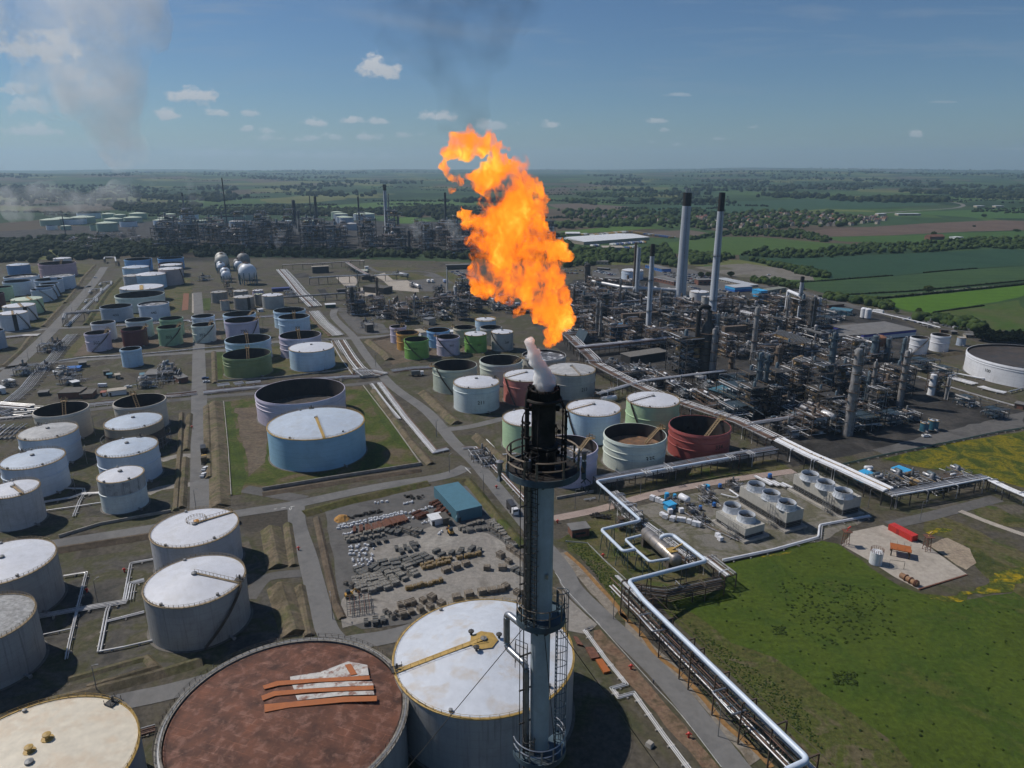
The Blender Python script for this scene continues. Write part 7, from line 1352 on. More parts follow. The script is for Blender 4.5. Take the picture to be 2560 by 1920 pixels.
 for k,(x,y)in enumerate(((540,860),(598,870))):
  p=at('k',x,y);h=up_to(p,'k',x+10,y-150);o=tag(empty('silo',p),('white cylindrical silo, left of a pair','white cylindrical silo, right of a pair')[k],'silo');MB().lathe([(3,1),(3,h-1),(2,h-.2),(.02,h)],20).build('shell',CM['white'],o,True);m=MB();[m.beam((cos(a)*2.6,sin(a)*2.6,0),(cos(a)*2.6,sin(a)*2.6,1.5),.5)for a in(0,1.57,3.14,4.71)];m.build('leg',M_steel,o)
 M_sph=mat('sphere_white',(.66,.70,.75),.4,var=.1,scale=.1);M_sph2=mat('sphere_cream',(.50,.48,.42),.5,var=.15,scale=.1);M_sph3=mat('sphere_grey',(.24,.235,.22),.6,var=.2)
 for x,y,rp,mm,lab in((900,440,158,M_sph,'biggest white gas sphere with a railed crown'),(850,400,130,M_sph3,'grey brown gas sphere hidden behind the biggest white one'),(495,500,88,M_sph,'nearest small white gas sphere in the left row'),(478,440,88,M_sph,'second small white gas sphere from the front'),(405,350,78,M_sph,'third small white gas sphere with dark numbers'),(398,310,78,M_sph,'small white gas sphere in front of the cream ones'),(425,235,122,M_sph2,'cream gas sphere, nearer of the cream pair'),(412,185,112,M_sph2,'cream gas sphere, farther of the cream pair'),(725,315,82,M_sph,'white gas sphere with shaded back, behind the grey brown one'),(705,275,80,M_sph3,'dull grey gas sphere behind a white one'),(815,205,115,M_sph3,'large dull gas sphere farthest in the right row')):
  d=ray('v',x,y+rp*1.42);p=at('v',x,y+rp*1.42*1.0);r=rp*FR['v'][2]*.864*mpp(p);zc=up_to(p,'v',x,y);o=tag(empty('gas_sphere',p),lab,'gas sphere','spherical gas tanks');MB().lathe([(max(.02,r*sin(pi*i/18)),zc-r*cos(pi*i/18))for i in range(19)],36).build('shell',mm,o,True)
  m=MB()
  for i in range(10):a=i*.628+.2;m.beam((cos(a)*r*.98,sin(a)*r*.98,0),(cos(a)*r*.98,sin(a)*r*.98,zc),max(.5,r*.07))
  m.build('leg',M_teals,o);o2=ring_rail(r*.22,zc+r*.98,1.3,.12,14).build('crown_rail',M_rustp,o);MB().lathe([(r*.2,zc+r*.97),(r*.2,zc+r*1.05),(.02,zc+r*1.05)],12).build('crown',M_rustp,o)
plant_pieces()
# ------------------------------------------------------------------ far refinery, woods, village
fill([('D',335,535),('D',350,500),('D',640,508),('D',1000,505),('D',1195,512),('D',1200,540),('D',1010,550),('D',640,545)],50,[1,7,3,0,1,7,8],rot=.2,sc=(1.3,2.3))
fill([('D',120,520),('D',330,500),('D',340,530),('D',150,545)],60,[8,5,0],rot=.2,sc=(.9,1.2),skip=.4)
fill([('l',1480,560),('l',1900,620),('FL',420,1190),('FL',720,1270),('i',100,1080),('i',-20,900),('FL',760,1330),('FL',480,1330),('l',2000,760)],24,[0,1,5,8,6])
for fr,xb,yb,xt,yt,w in(('b',1500,760,1465,440,40),('b',1545,800,1520,560,30),('c',1150,880,1165,740,60),('c',1250,890,1250,770,60),('c',560,880,550,690,22),('c',590,880,580,690,22),('b',1860,800,1850,690,60),('a',1780,830,1790,690,60),('c',990,1000,1000,780,30),('c',870,760,870,620,20),('c',80,800,70,690,60),('b',700,800,705,580,20)):
 column(fr,xb,yb,xt,yt,w,'navy','dark far column of the smoky refinery',2,landmark=False)
for i,(fr,a,b,y,col,rf,hh)in enumerate([('a',480,660,655,'seagreen','green',14),('a',600,800,640,'seagreen','green',14),('a',740,955,648,'bluewhite','open',12),('a',835,1050,625,'seagreen','green',14),('a',905,1110,580,'bluewhite','open',14),('a',1140,1275,590,'seagreen','green',14),('a',1180,1355,645,'seagreen','green',13),('a',1270,1385,602,'seagreen','green',13),('a',1345,1515,675,'bluewhite','open',12),('a',1395,1570,630,'seagreen','green',13),('a',1455,1615,585,'seagreen','green',15),('a',1710,1870,660,'bluewhite','green',12),('a',1760,1910,635,'seagreen','green',12),('a',1820,1940,595,'seagreen','green',12),('a',1930,2090,675,'bluewhite','green',11),('a',2010,2190,600,'bluewhite','open',14),('b',355,525,665,'seagreen','green',14),('b',590,720,605,'seagreen','open',13),('b',665,940,615,'seagreen','open',15),('b',935,1110,600,'seagreen','open',14),('b',775,945,672,'bluegrey','grey',14),('b',1085,1240,672,'bluegrey','grey',13),('b',1340,1460,672,'bluegrey','blue',13),('b',1600,1725,668,'bluegrey','green',13),('c',125,240,572,'seagreen','green',18),('c',155,300,592,'bluegrey','green',18),('c',180,330,625,'bluegrey','green',16),('c',215,368,630,'bluegrey','green',16),('c',270,420,700,'bluegrey','grey',14),('c',380,595,590,'bluegrey','green',16),('c',1330,1480,670,'seagreen','green',16),('a',520,635,720,'white','open',10),('a',675,785,725,'seagreen','green',9),('a',1000,1110,715,'seagreen','open',12),('a',1095,1300,690,'seagreen','green',18)]):
 o=T(f'far{i}',fr,[(a,y+2),(b,y),((a+b)/2,y+(b-a)*.055)],col,rf,'x',h=hh,rise=.16,landmark=False,foot=False,hatch=False,girder=False)
 name_it(o,f'distant {"pale green roofed" if rf == "green" else "open topped" if rf == "open" else "grey roofed"} {"white" if "white" in col else "green" if col == "seagreen" else "grey"} tank','tank','far tanks')
B_('d',(705,940),(1430,885),90,905,M_beigew,M_wht,'huge white roofed warehouse with lorries parked round it',win=False,pitched=3);B_('d',(510,835),(665,835),30,812,M_beigew,M_wht,'smaller white roofed warehouse near the flame',win=False,pitched=2);B_('d',(920,1000),(1150,1000),30,970,M_grey,M_beigew,'grey depot in front of the huge warehouse',win=False);B_('f',(1170,885),(1330,880),14,850,M_brick,M_brick,'red brick farm with barns among the fields',pitched=4,win=False);B_('f',(1455,880),(1540,875),14,858,M_wht,M_wht,'white farm barn beside the red brick farm',win=False)
for x in(600,820,900,980):B_('f',(x,615),(x+90,615),20,595,M_beigew,M_wht,'low white roofed shed on the village edge~',win=False)
for x in(1690,1900):B_('f',(x,525),(x+90,525),20,508,M_beigew,M_wht,'white farm shed far out in the fields~',win=False)
GR=np.random.default_rng(5)
def ico(sub):
 bm=bmesh.new();bmesh.ops.create_icosphere(bm,subdivisions=sub,radius=1.0);v=np.array([q.co[:]for q in bm.verts]);f=np.array([[q.index for q in p.verts]for p in bm.faces]);bm.free();return v,f
def leaf_mat(name,c1,c2):
 m=NM(name);m.use_nodes=True;nt,N,LK=nodes(m);b=nt.nodes['Principled BSDF'];b.inputs['Roughness'].default_value=.9;b.inputs['Specular IOR Level'].default_value=.1
 g=N('ShaderNodeNewGeometry');n=N('ShaderNodeTexNoise');LK(g.outputs['Position'],n.inputs['Vector']);sock(n,'Scale',.22);sock(n,'Detail',5.0);mr=N('ShaderNodeMath');mr.operation='MULTIPLY_ADD';LK(g.outputs['Random Per Island'],mr.inputs[0]);mr.inputs[1].default_value=.6;LK(n.outputs['Fac'],mr.inputs[2])
 r=N('ShaderNodeValToRGB');LK(mr.outputs[0],r.inputs[0]);e=r.color_ramp.elements;e[0].position=.45;e[0].color=(*c1,1);e[1].position=1.0;e[1].color=(*c2,1);LK(r.outputs[0],b.inputs['Base Color']);return m
ML={'dark':leaf_mat('wood_dark',(.012,.020,.009),(.030,.042,.016)),'mid':leaf_mat('wood_mid',(.016,.034,.010),(.050,.075,.022)),'light':leaf_mat('wood_light',(.035,.060,.014),(.085,.105,.035)),'con':leaf_mat('conifer_dark',(.008,.014,.008),(.018,.028,.014)),'grass':leaf_mat('tuft',(.016,.028,.008),(.04,.06,.012)),'may':leaf_mat('blossom',(.10,.12,.07),(.30,.32,.24))}
CRV=[]
for i in range(8):
 v,f=ico(2);d=np.array([mnoise.noise(Vector(q*2.1+i*5))*.34+mnoise.noise(Vector(q*5+i))*.24 for q in v]);CRV.append((v*(1+d)[:,None],f))
CRS=[(lambda v,f:(v*(1+GR.uniform(-.25,.25,len(v)))[:,None],f))(*ico(1))for _ in range(8)]
def blobs(P,S,T_):
 V,F,n=[],[],0
 for(x,y,z),s in zip(P,S):
  v,f=T_[GR.integers(8)];a=GR.uniform(0,6.28);c,si=cos(a),sin(a);w=v*np.array([s*GR.uniform(.8,1.25),s*GR.uniform(.8,1.25),s*GR.uniform(.75,1.1)]);V.append(np.c_[w[:,0]*c-w[:,1]*si+x,w[:,0]*si+w[:,1]*c+y,w[:,2]+z]);F.append(f+n);n+=len(v)
 return np.concatenate(V),np.concatenate(F)
def npmesh(name,V,F,m,parent=None):
 me=bpy.data.meshes.new(name);me.vertices.add(len(V));me.vertices.foreach_set('co',V.astype(np.float32).ravel());k=F.shape[1];me.loops.add(F.size);me.loops.foreach_set('vertex_index',F.astype(np.int32).ravel());me.polygons.add(len(F));me.polygons.foreach_set('loop_start',np.arange(0,F.size,k,dtype=np.int32));me.update(calc_edges=True);me.validate();me.materials.append(m);o=bpy.data.objects.new(name,me);COL.objects.link(o);o.parent=parent;return o
def in_poly(pts,n):
 P=pts_at(pts);xs=[p.x for p in P];ys=[p.y for p in P];o=[];t=0
 while len(o)<n and t<n*30:
  t+=1;q=Vector((GR.uniform(min(xs),max(xs)),GR.uniform(min(ys),max(ys)),0))
  if inside(q,P):o.append(q)
 return o
def wood(label,areas,size,m,T_=None,cat='wood',name='wood'):
 P,S=[],[]
 for pts,n in areas:
  for q in in_poly(pts,n):
   s=size*GR.uniform(.5,1.15);z=terrain_h(q.x,q.y)
   for k in range(2 if T_ is None else 1):P.append((q.x+GR.uniform(-.5,.5)*s,q.y+GR.uniform(-.5,.5)*s,z+s*(.6+.55*k*GR.random())));S.append(s*(1-.3*k))
 o=npmesh(name,*blobs(P,S,T_ or CRV),ML[m]);tag(o,label,cat,kind='stuff');return o
wood('dark scrubby wood between the two refineries',[([('D',-300,590),('D',-300,530),('D',60,516),('D',200,512),('D',420,535),('D',640,541),('D',1010,548),('D',1015,560),('D',640,556),('D',300,556),('D',100,565)],1500),([('D',1010,548),('D',1230,552),('D',1230,565),('D',1010,562)],150)],5.5,'dark')
wood('broad wood behind the far refinery',[([('c',-300,600),('c',400,560),('c',1000,520),('c',1400,520),('c',1750,560),('c',1750,690),('c',1300,690),('c',1250,650),('c',700,610),('c',300,620)],500),([('b',0,560),('b',900,560),('b',1500,540),('b',2212,560),('b',2212,640),('b',1300,610),('b',500,600)],500),([('a',1000,500),('a',2212,490),('a',2212,600),('a',1600,600)],260),([('a',0,300),('a',1500,300),('a',2212,400),('a',2212,470),('a',900,480),('a',0,520)],420)],8.5,'dark',CRS)
wood('green wood between the warehouse and the car parks',[([('d',500,1010),('d',900,1000),('d',1250,1040),('d',1600,940),('d',1700,1060),('d',1760,1190),('d',1300,1130),('d',900,1150),('d',480,1200)],420),([('e',90,1040),('e',380,1050),('e',620,1080),('e',380,1140),('e',120,1160)],110),([('d',380,830),('d',500,850),('d',560,960),('d',400,980)],60)],5.0,'mid')
wood('belt of trees between the pasture and the dark green field',[([('e',640,1060),('e',900,980),('e',1400,1010),('e',1840,940),('f',0,1000),('f',500,930),('f',1000,925),('f',1600,880),('f',2300,860),('f',2300,990),('f',1800,980),('f',900,1030),('f',0,1070),('e',1700,1078),('e',1000,1090)],560),([('e',100,870),('e',700,775),('e',1380,790),('e',1700,900),('e',1700,920),('e',1100,850),('e',500,840),('e',120,890)],300),([('k',1300,850),('k',1700,880),('k',2000,920),('k',2212,1000),('k',2100,1040),('k',1700,960),('k',1280,900)],110),([('k',0,560),('k',400,590),('k',900,690),('k',940,760),('k',600,680),('k',0,600)],100),([('e',780,1110),('e',1250,1190),('e',1650,1270),('e',1640,1310),('e',1420,1290),('e',1100,1200)],120),([('e',780,1330),('e',1100,1350),('e',1500,1480),('e',1350,1440),('e',800,1350)],60)],4.2,'mid')
wood('dark trees round and inside the village',[([('d',420,560),('d',900,560),('d',1500,580),('d',2212,560),('e',500,580),('e',1300,570),('f',100,590),('f',600,700),('f',100,745),('e',1450,740),('e',900,790),('e',200,770),('d',1500,750),('d',600,690)],620),([('d',500,440),('d',860,450),('d',840,500),('d',500,470)],90),([('d',600,370),('d',1560,370),('d',1560,410),('d',720,420)],200),([('d',380,720),('d',1400,690),('d',1450,740),('d',420,760)],90)],8.0,'mid',CRS)
FW=[]
for i in range(95):
 v=371+66*(i/95)**1.3;u=GR.uniform(-150,2350);w,hh=GR.uniform(60,260),GR.uniform(.8,3.5)+(v-370)*.05;FW.append(([('D',u,v),('D',u+w*.5,v-hh*.6),('D',u+w,v-hh*.2),('D',u+w,v+hh),('D',u+w*.4,v+hh)],int(10+w/5)))
wood('scattered woods and hedges on the far hills',FW,13.0,'dark',CRS)
HW=[([('D',u,v),('D',u+w,v+s*w),('D',u+w,v+s*w+.8+(v-380)*.008),('D',u,v+.8+(v-380)*.008)],int(w/3.2))for u,v,w,s in[(GR.uniform(-100,2250),GR.uniform(385,472),GR.uniform(60,380),GR.uniform(-.03,.03))for _ in range(75)]]
wood('hedgerows dividing the distant fields',HW,4.5,'dark',CRS,cat='hedges',name='hedgerow_mass')
def hedge(pts,s,label,m='dark'):
 P=pts_at(pts);Q=[]
 for a,b in zip(P,P[1:]):n=int((b-a).length/(s*1.1))+1;Q+=[a.lerp(b,(i+GR.uniform(0,.7))/n)for i in range(n)]
 o=npmesh('hedge',*blobs([(q.x,q.y,s*.45)for q in Q],[s*GR.uniform(.6,1.1)for _ in Q],CRS),ML[m]);tag(o,label,'hedge')
hedge([('f',510,1548),('f',1200,1480),('f',1700,1432),('f',2600,1340)],2.2,'dark hedge between the lane and the bright green field');hedge([('f',100,1500),('f',900,1460),('f',1300,1425),('f',2600,1300)],1.6,'low hedge on the far side of the lane');hedge([('e',1100,1370),('f',0,1338),('f',760,1280)],1.6,'dark hedge dividing the two dark green fields');hedge([('f',1100,1248),('f',1450,1218),('f',1700,1200)],1.4,'broken hedge farther along the two dark green fields');hedge([('k',1500,785),('k',1900,730),('k',2212,690)],1.4,'thin hedge below the bright green field')
hedge([('p',700,130),('p',900,150)],2.0,'dark shrubs by the eastern parking strip');hedge([('k',1520,900),('k',1700,925),('k',1900,960)],2.2,'white blossomed hedge beside the perimeter road','may')
def tree(fr,x,y,yt,w,label,m='mid',con=False):
 p=at(fr,x,y);h=max(4,up_to(p,fr,x,yt));r=w*FR[fr][2]*.864*mpp(p)/2;o=tag(empty('conifer_tree' if con else 'broadleaf_tree',p),label,'tree')if label[-1]!='~' else name_it(empty('conifer_tree' if con else 'broadleaf_tree',p),label[:-1],'tree','single trees');tr=MB().tube([(0,0,0),(0,0,h*.5),(.2,0,h*.8)],[h*.035,h*.025,.05],7)
 for i in range(5):a=i*1.3;tr.tube([(0,0,h*(.3+.08*i)),(cos(a)*r*.6,sin(a)*r*.6,h*(.5+.08*i))],[h*.015,.03],5)
 tr.build('trunk',M_brownr,o);n=1500 if con else 900;P=[]
 while len(P)<n:
  q=GR.uniform(-1,1,3);k=np.linalg.norm(q)
  if k<1 and k>.35:z=.62+q[2]*.42;rr=min(1,(1.1-z)*1.9)if con else 1;a=mnoise.noise(Vector((q*2.2+x).tolist()));
  else:continue
  if a>-.12:P.append((q[0]*r*rr,q[1]*r*rr,h*z if not con else h*(.12+.86*(z-.2)/.84)))
 P=np.array(P);e1,e2=GR.normal(size=(n,3)),GR.normal(size=(n,3));s=max(.28,r*.13);e1*=s/np.linalg.norm(e1,axis=1)[:,None];e2*=s/np.linalg.norm(e2,axis=1)[:,None]
 npmesh('crown',np.stack([P-e1,P+e2,P+e1,P-e2],1).reshape(-1,3),np.arange(4*n).reshape(n,4),ML[m],o)
tree('k',1435,510,410,135,'round pale green tree standing alone beside the lane','light');tree('k',1305,810,720,90,'spindly tree beside the red lorry','light');tree('k',60,580,490,130,'bushy tree at the corner by the lane','light');tree('e',560,1290,1235,80,'dark round tree behind the slim chimney');tree('j',1540,470,400,110,'lone tree at the edge of the dark green field','light')
for k,(x,y,yt,w)in enumerate(((1090,290,60,260),(1200,300,130,230),(1290,310,130,230),(1380,315,140,230),(1470,320,130,230),(1560,330,120,230),(1650,330,140,230))):tree('p',x,y,yt,w,'tallest dark conifer at the near end of the row' if k==0 else 'dark conifer in the close row behind the huge tank~','con',True)
for fr,x,y,yt,w in(('f',1815,335,312,34),('f',1768,635,598,55),('f',1658,742,722,36),('f',2130,790,765,70),('f',1210,840,792,60),('e',800,1330,1290,60),('e',990,1395,1350,70),('e',1060,1400,1355,60),('e',310,1295,1240,70),('e',230,1300,1240,70),('k',800,690,640,70),('k',900,740,680,80),('k',1000,790,740,70),('k',1700,880,790,90),('k',1870,930,840,110),('k',160,600,550,80),('d',1160,640,585,70),('e',540,780,720,60)):tree(fr,x,y,yt,w,'rounded green tree~','light' if GR.random()<.4 else 'mid')
def house(roof):
 o=MB().add([(-5,-4,0),(5,-4,0),(5,4,0),(-5,4,0),(-5,-4,5),(5,-4,5),(5,4,5),(-5,4,5),(-5,0,8.5),(5,0,8.5)],[(0,1,5,4),(1,2,6,5),(2,3,7,6),(3,0,4,7),(4,5,9,8),(7,8,9,6),(4,8,7),(5,6,9)]).build('house',M_beigew);o.data.materials.append(roof);o.data.polygons[4].material_index=1;o.data.polygons[5].material_index=1;return o
HS=[(house(mat('roof_slate',(.055,.05,.055),.8)),'grey slate roofed'),(house(mat('roof_tile',(.15,.065,.045),.85)),'red tiled'),(house(mat('roof_brown',(.10,.06,.048),.85)),'brown tiled')];used=[0,0,0]
def put(o,q,rz,lab,cat,grp,first_):
 c=o if first_ else o.copy()
 if not first_:COL.objects.link(c)
 c.location=q;c.rotation_euler.z=rz;tag(c,lab,cat,grp);return c
for pts,n in(([('e',130,640),('e',700,620),('e',1300,600),('f',0,610),('f',700,650),('f',600,715),('f',0,740),('e',1450,740),('e',800,760),('e',300,750)],200),([('d',640,620),('d',1100,630),('d',1800,660),('d',1800,700),('d',700,670)],40)):
 for q in in_poly(pts,n):k=int(GR.choice(3,p=(.4,.3,.3)));put(HS[k][0],q,GR.uniform(0,3.1),f'{HS[k][1]} house among the trees of the village','house','village houses',not used[k]);used[k]=1
def car(col,L=4.4,W=1.8,Hh=1.45,van=False):
 m=MB();hb=Hh*(.58 if not van else .95);m.box((0,0,.35+hb/2-.1),(L,W,hb));
 if not van:m.add([(-L*.36,-W*.46,hb+.2),(L*.28,-W*.46,hb+.2),(L*.28,W*.46,hb+.2),(-L*.36,W*.46,hb+.2),(-L*.26,-W*.4,Hh),(L*.12,-W*.4,Hh),(L*.12,W*.4,Hh),(-L*.26,W*.4,Hh)],[(0,1,5,4),(1,2,6,5),(2,3,7,6),(3,0,4,7),(4,5,6,7)])
 for x in(-L*.3,L*.3):
  for y in(-W/2,W/2):m.tube([(x,y-.1,.33),(x,y+.1,.33)],.33,10)
 o=m.build('parked_car',mat('car_'+str(col),col,.25,.1,var=.03));n=len(o.data.polygons);o.data.materials.append(M_glass);o.data.materials.append(M_black)
 for p in o.data.polygons[6:10 if not van else 6]:p.material_index=1
 for p in o.data.polygons[(11 if not van else 6):]:p.material_index=2
 return o
CARS=[(car((.55,.56,.58)),'silver'),(car((.03,.03,.035)),'black'),(car((.72,.73,.74)),'white'),(car((.04,.07,.16)),'dark blue'),(car((.25,.03,.03)),'red'),(car((.18,.19,.2)),'grey')];cu_=[0]*6;NC=[0]
def cars(fr,rows,place_,n,rz=None):
 for(x0,y0,x1,y1)in rows:
  a,b=at(fr,x0,y0),at(fr,x1,y1);d=(b-a);ang=atan2(d.y,d.x)+pi/2
  for i in range(n):
   if GR.random()<.85:k=int(GR.choice(6,p=(.25,.2,.22,.13,.05,.15)));q=a.lerp(b,(i+.5)/n);put(CARS[k][0],(q.x,q.y,.12),ang,f'{CARS[k][1]} car parked in the rows {place_}','car','parked cars '+place_,not cu_[k]);cu_[k]=1
cars('d',[(1560,1245+i*22,2130-i*10,1290+i*24)for i in range(5)],'between the two tall chimneys',17);cars('e',[(80,1255,330,1310),(80,1285,300,1330),(80,1400,240,1440),(430,1440,560,1470)],'behind the slim chimney',8);cars('i',[(590,215,830,270),(620,200,880,265)],'by the low dark huts',16);cars('l',[(1770,210,1960,300),(1700,215,1900,320)],'close behind the flame',12);cars('d',[(480,1220,700,1230),(500,1250,640,1260)],'in front of the cream building',9);cars('k',[(1100,880,1400,950),(1620,960,2090,1040),(1160,870,1350,900)],'along the perimeter road',9)
def lorry(col,L=11,cab=(.7,.7,.72)):
 o=empty('lorry',(0,0,0));MB().box((0,0,2.3),(L,2.5,2.8)).build('trailer',mat('trailer_'+str(col),col,.45,var=.06),o);m=MB();m.box((L/2+1.5,0,1.75),(2.1,2.4,2.7));m.build('cab',mat('cab_'+str(cab),cab,.35,var=.04),o);MB().box((L/2+2.56,0,2.4),(.05,2.1,.9)).build('windscreen',M_glass,o);MB().box((0,0,.75),(L+4,1.1,.35)).build('chassis',M_black,o);m=MB()
 for x in(-L*.38,-L*.26,L*.28,L/2+1.6):
  for y in(-1.1,1.1):MB().tube([(x,y-.18,.5),(x,y+.18,.5)],.5,12).build('wheel',M_black,o)
 return o
LR=[lorry((.7,.7,.68)),lorry((.45,.30,.10)),lorry((.10,.16,.35)),lorry((.25,.25,.26))];lu=[0]*4;LN=['white','tan','blue','grey']
for x0,y0,x1,y1,n in((800,840,1200,800,16),(1210,800,1700,870,20),(1020,945,1400,915,15),(800,960,880,955,4),(1160,985,1300,965,6),(680,835,760,825,4)):
 a,b=at('d',x0,y0),at('d',x1,y1)
 for i in range(n):k=int(GR.choice(4,p=(.4,.25,.15,.2)));o=copy_tree(LR[k])if lu[k]else LR[k];lu[k]=1;o.location=a.lerp(b,i/n);o.rotation_euler.z=atan2(b.y-a.y,b.x-a.x)+1.4;tag(o,f'{LN[k]} lorry parked round the huge white roofed warehouse','lorry','lorries round the warehouse')
def lorry_at(fr,a,b,label,**kw):
 A,Bq=at(fr,*a),at(fr,*b);o=lorry(**kw);o.location=(A+Bq)/2;o.location.z=.16;o.rotation_euler.z=atan2(Bq.y-A.y,Bq.x-A.x);tag(o,label,'lorry');return o
lorry_at('F',(765,1545),(815,1610),'dark tipper lorry with white cab on the main road by the flare',col=(.05,.05,.055),L=6);lorry_at('k',(1530,860),(1340,835),'red and white articulated lorry on the public road',col=(.42,.03,.07),L=12);lorry_at('s',(450,1175),(580,1165),'white tanker lorry with dark body beside the pale pipe track',col=(.12,.13,.14),L=6);lorry_at('l',(1405,385),(1372,355),'white road tanker, left of two side by side',col=(.7,.7,.7),L=7);lorry_at('l',(1460,385),(1428,355),'white road tanker, right of two side by side',col=(.7,.7,.7),L=7);lorry_at('l',(1630,385),(1595,355),'white and blue road tanker on its own',col=(.35,.42,.6),L=7);lorry_at('L',(1762,1110),(1760,1060),'black flatbed truck standing on the vertical road',col=(.03,.03,.03),L=5,cab=(.05,.05,.05));lorry_at('L',(1765,1190),(1768,1155),'yellow and black digger on the vertical road',col=(.10,.07,.03),L=3,cab=(.55,.33,.05));lorry_at('k',(790,800),(735,790),'white lorry parked by the silos',col=(.7,.7,.7),L=8)
for fr,x,y,k,rz,lab in(('L',1772,1225,2,1.6,'white car behind the digger on the vertical road'),('L',1757,1280,2,1.65,'white car nearest the bottom of the vertical road'),('L',1775,440,3,.3,'blue car, farther of two by the green bank'),('L',1785,470,0,.3,'silver car, nearer of two by the green bank'),('g',1053,420,2,1.0,'white car far up the diagonal road'),('g',960,522,2,1.2,'white car in front of a dark one on the diagonal road'),('g',988,520,1,1.2,'black car behind a white one on the diagonal road'),('m',770,508,3,.3,'blue car by the dark roofed brick building'),('m',1420,480,2,.2,'white car beyond the tan roofed white hut'),('e',980,1275,2,.2,'white car alone on the grey lot'),('k',2000,445,1,.1,'black car driving on the lane'),('r',1085,765,2,.2,'white car behind the numbered blue white tank'),('H',1365,940,2,.1,'white pickup by the teal drum tanks')):put(CARS[k][0],tuple(at(fr,x,y,.15)),rz,lab,'car',None,False)
v=car((.74,.75,.77),5.2,2.0,2.1,True);v.name='parked_van';put(v,tuple(at('L',888,508,.1)),.1,'white van in the west yard near the blue roofed shed','van',None,True)
# ------------------------------------------------------------------ storage yard, pad, small site furniture
W_={}
def row(fr,a,b,n,proto,lab,cat,grp,rz=0.0,jit=.15,z=.12,sc=(.85,1.15)):
 A,Bq=at(fr,*a,z),at(fr,*b,z);ang=atan2(Bq.y-A.y,Bq.x-A.x);n=max(1,min(n,int((Bq-A).length/(W_.get(proto.name,1.0)*1.12))+1))
 for i in range(n):
  o=copy_tree(proto)if proto.get('used')else proto;proto['used']=1;q=A.lerp(Bq,i/max(1,n-1));o.location=(q.x+RU(-jit,jit),q.y+RU(-jit,jit),z);o.rotation_euler.z=ang+rz+RU(-.06,.06);s=RU(*sc);o.scale=(s,s,s*RU(.85,1.15))
  if 'used' in o and o is not proto:del o['used']
  tag(o,lab,cat,grp)
M_slab=mat('kerb_stone',(.20,.195,.18),.85,var=.45,scale=.8,obj=False);M_slab2=mat('dark_slab',(.10,.105,.105),.8,var=.35,scale=.8,obj=False);M_wood=mat('pale_timber',(.21,.175,.135),.8,var=.45,scale=.7,obj=False);M_rusty=mat('rust_iron',(.15,.062,.038),.85,var=.45,scale=1.2,obj=False);M_yb=mat('yellow_block',(.24,.165,.065),.7,var=.5,scale=.8,obj=False)
def stack(name,m,w,d,n,t=.3,gap=.12,part='slab'):
 o=empty(name,(0,0,0));b=MB();g=random.Random(n)
 for k in range(n):b.box((g.uniform(-.06,.06),g.uniform(-.06,.06),t/2+k*(t+.05)),(w+g.uniform(-.1,.1),d+g.uniform(-.1,.1),t))
 b.build(part,m,o);b=MB();[b.box((x,0,n*(t+.05)+.06),(.14,d*.96,.12))for x in(-w*.35,0,w*.35)];b.build('bearer',M_wood,o);return o
SK=[stack('slab_stack',M_slab,2.6,1.3,4),stack('slab_stack',M_slab2,3.2,1.5,4),stack('timber_stack',M_wood,2.7,2.0,5),stack('block_stack',M_yb,1.15,1.3,4),stack('slab_stack',M_slab,1.4,1.4,4)]
W_.update({SK[0].name:1.4,SK[1].name:1.7,SK[2].name:2.7,SK[3].name:1.2,SK[4].name:1.5})
for k,(x0,y0,x1,y1,n)in enumerate(((490,1030,520,1130,7),(540,1030,580,1140,7),(585,1010,650,1150,8),(640,1000,715,1120,8),(700,985,800,1120,8),(790,960,880,1080,7),(860,940,960,1030,6),(970,900,1070,990,6))):row('YD',(x0,y0),(x1,y1),n,SK[0],f'grey kerbstone stack in the {["first", "second", "third", "fourth", "fifth", "sixth", "seventh", "eighth"][k]} file from the fence','stack','kerbstone stacks in files',1.57)
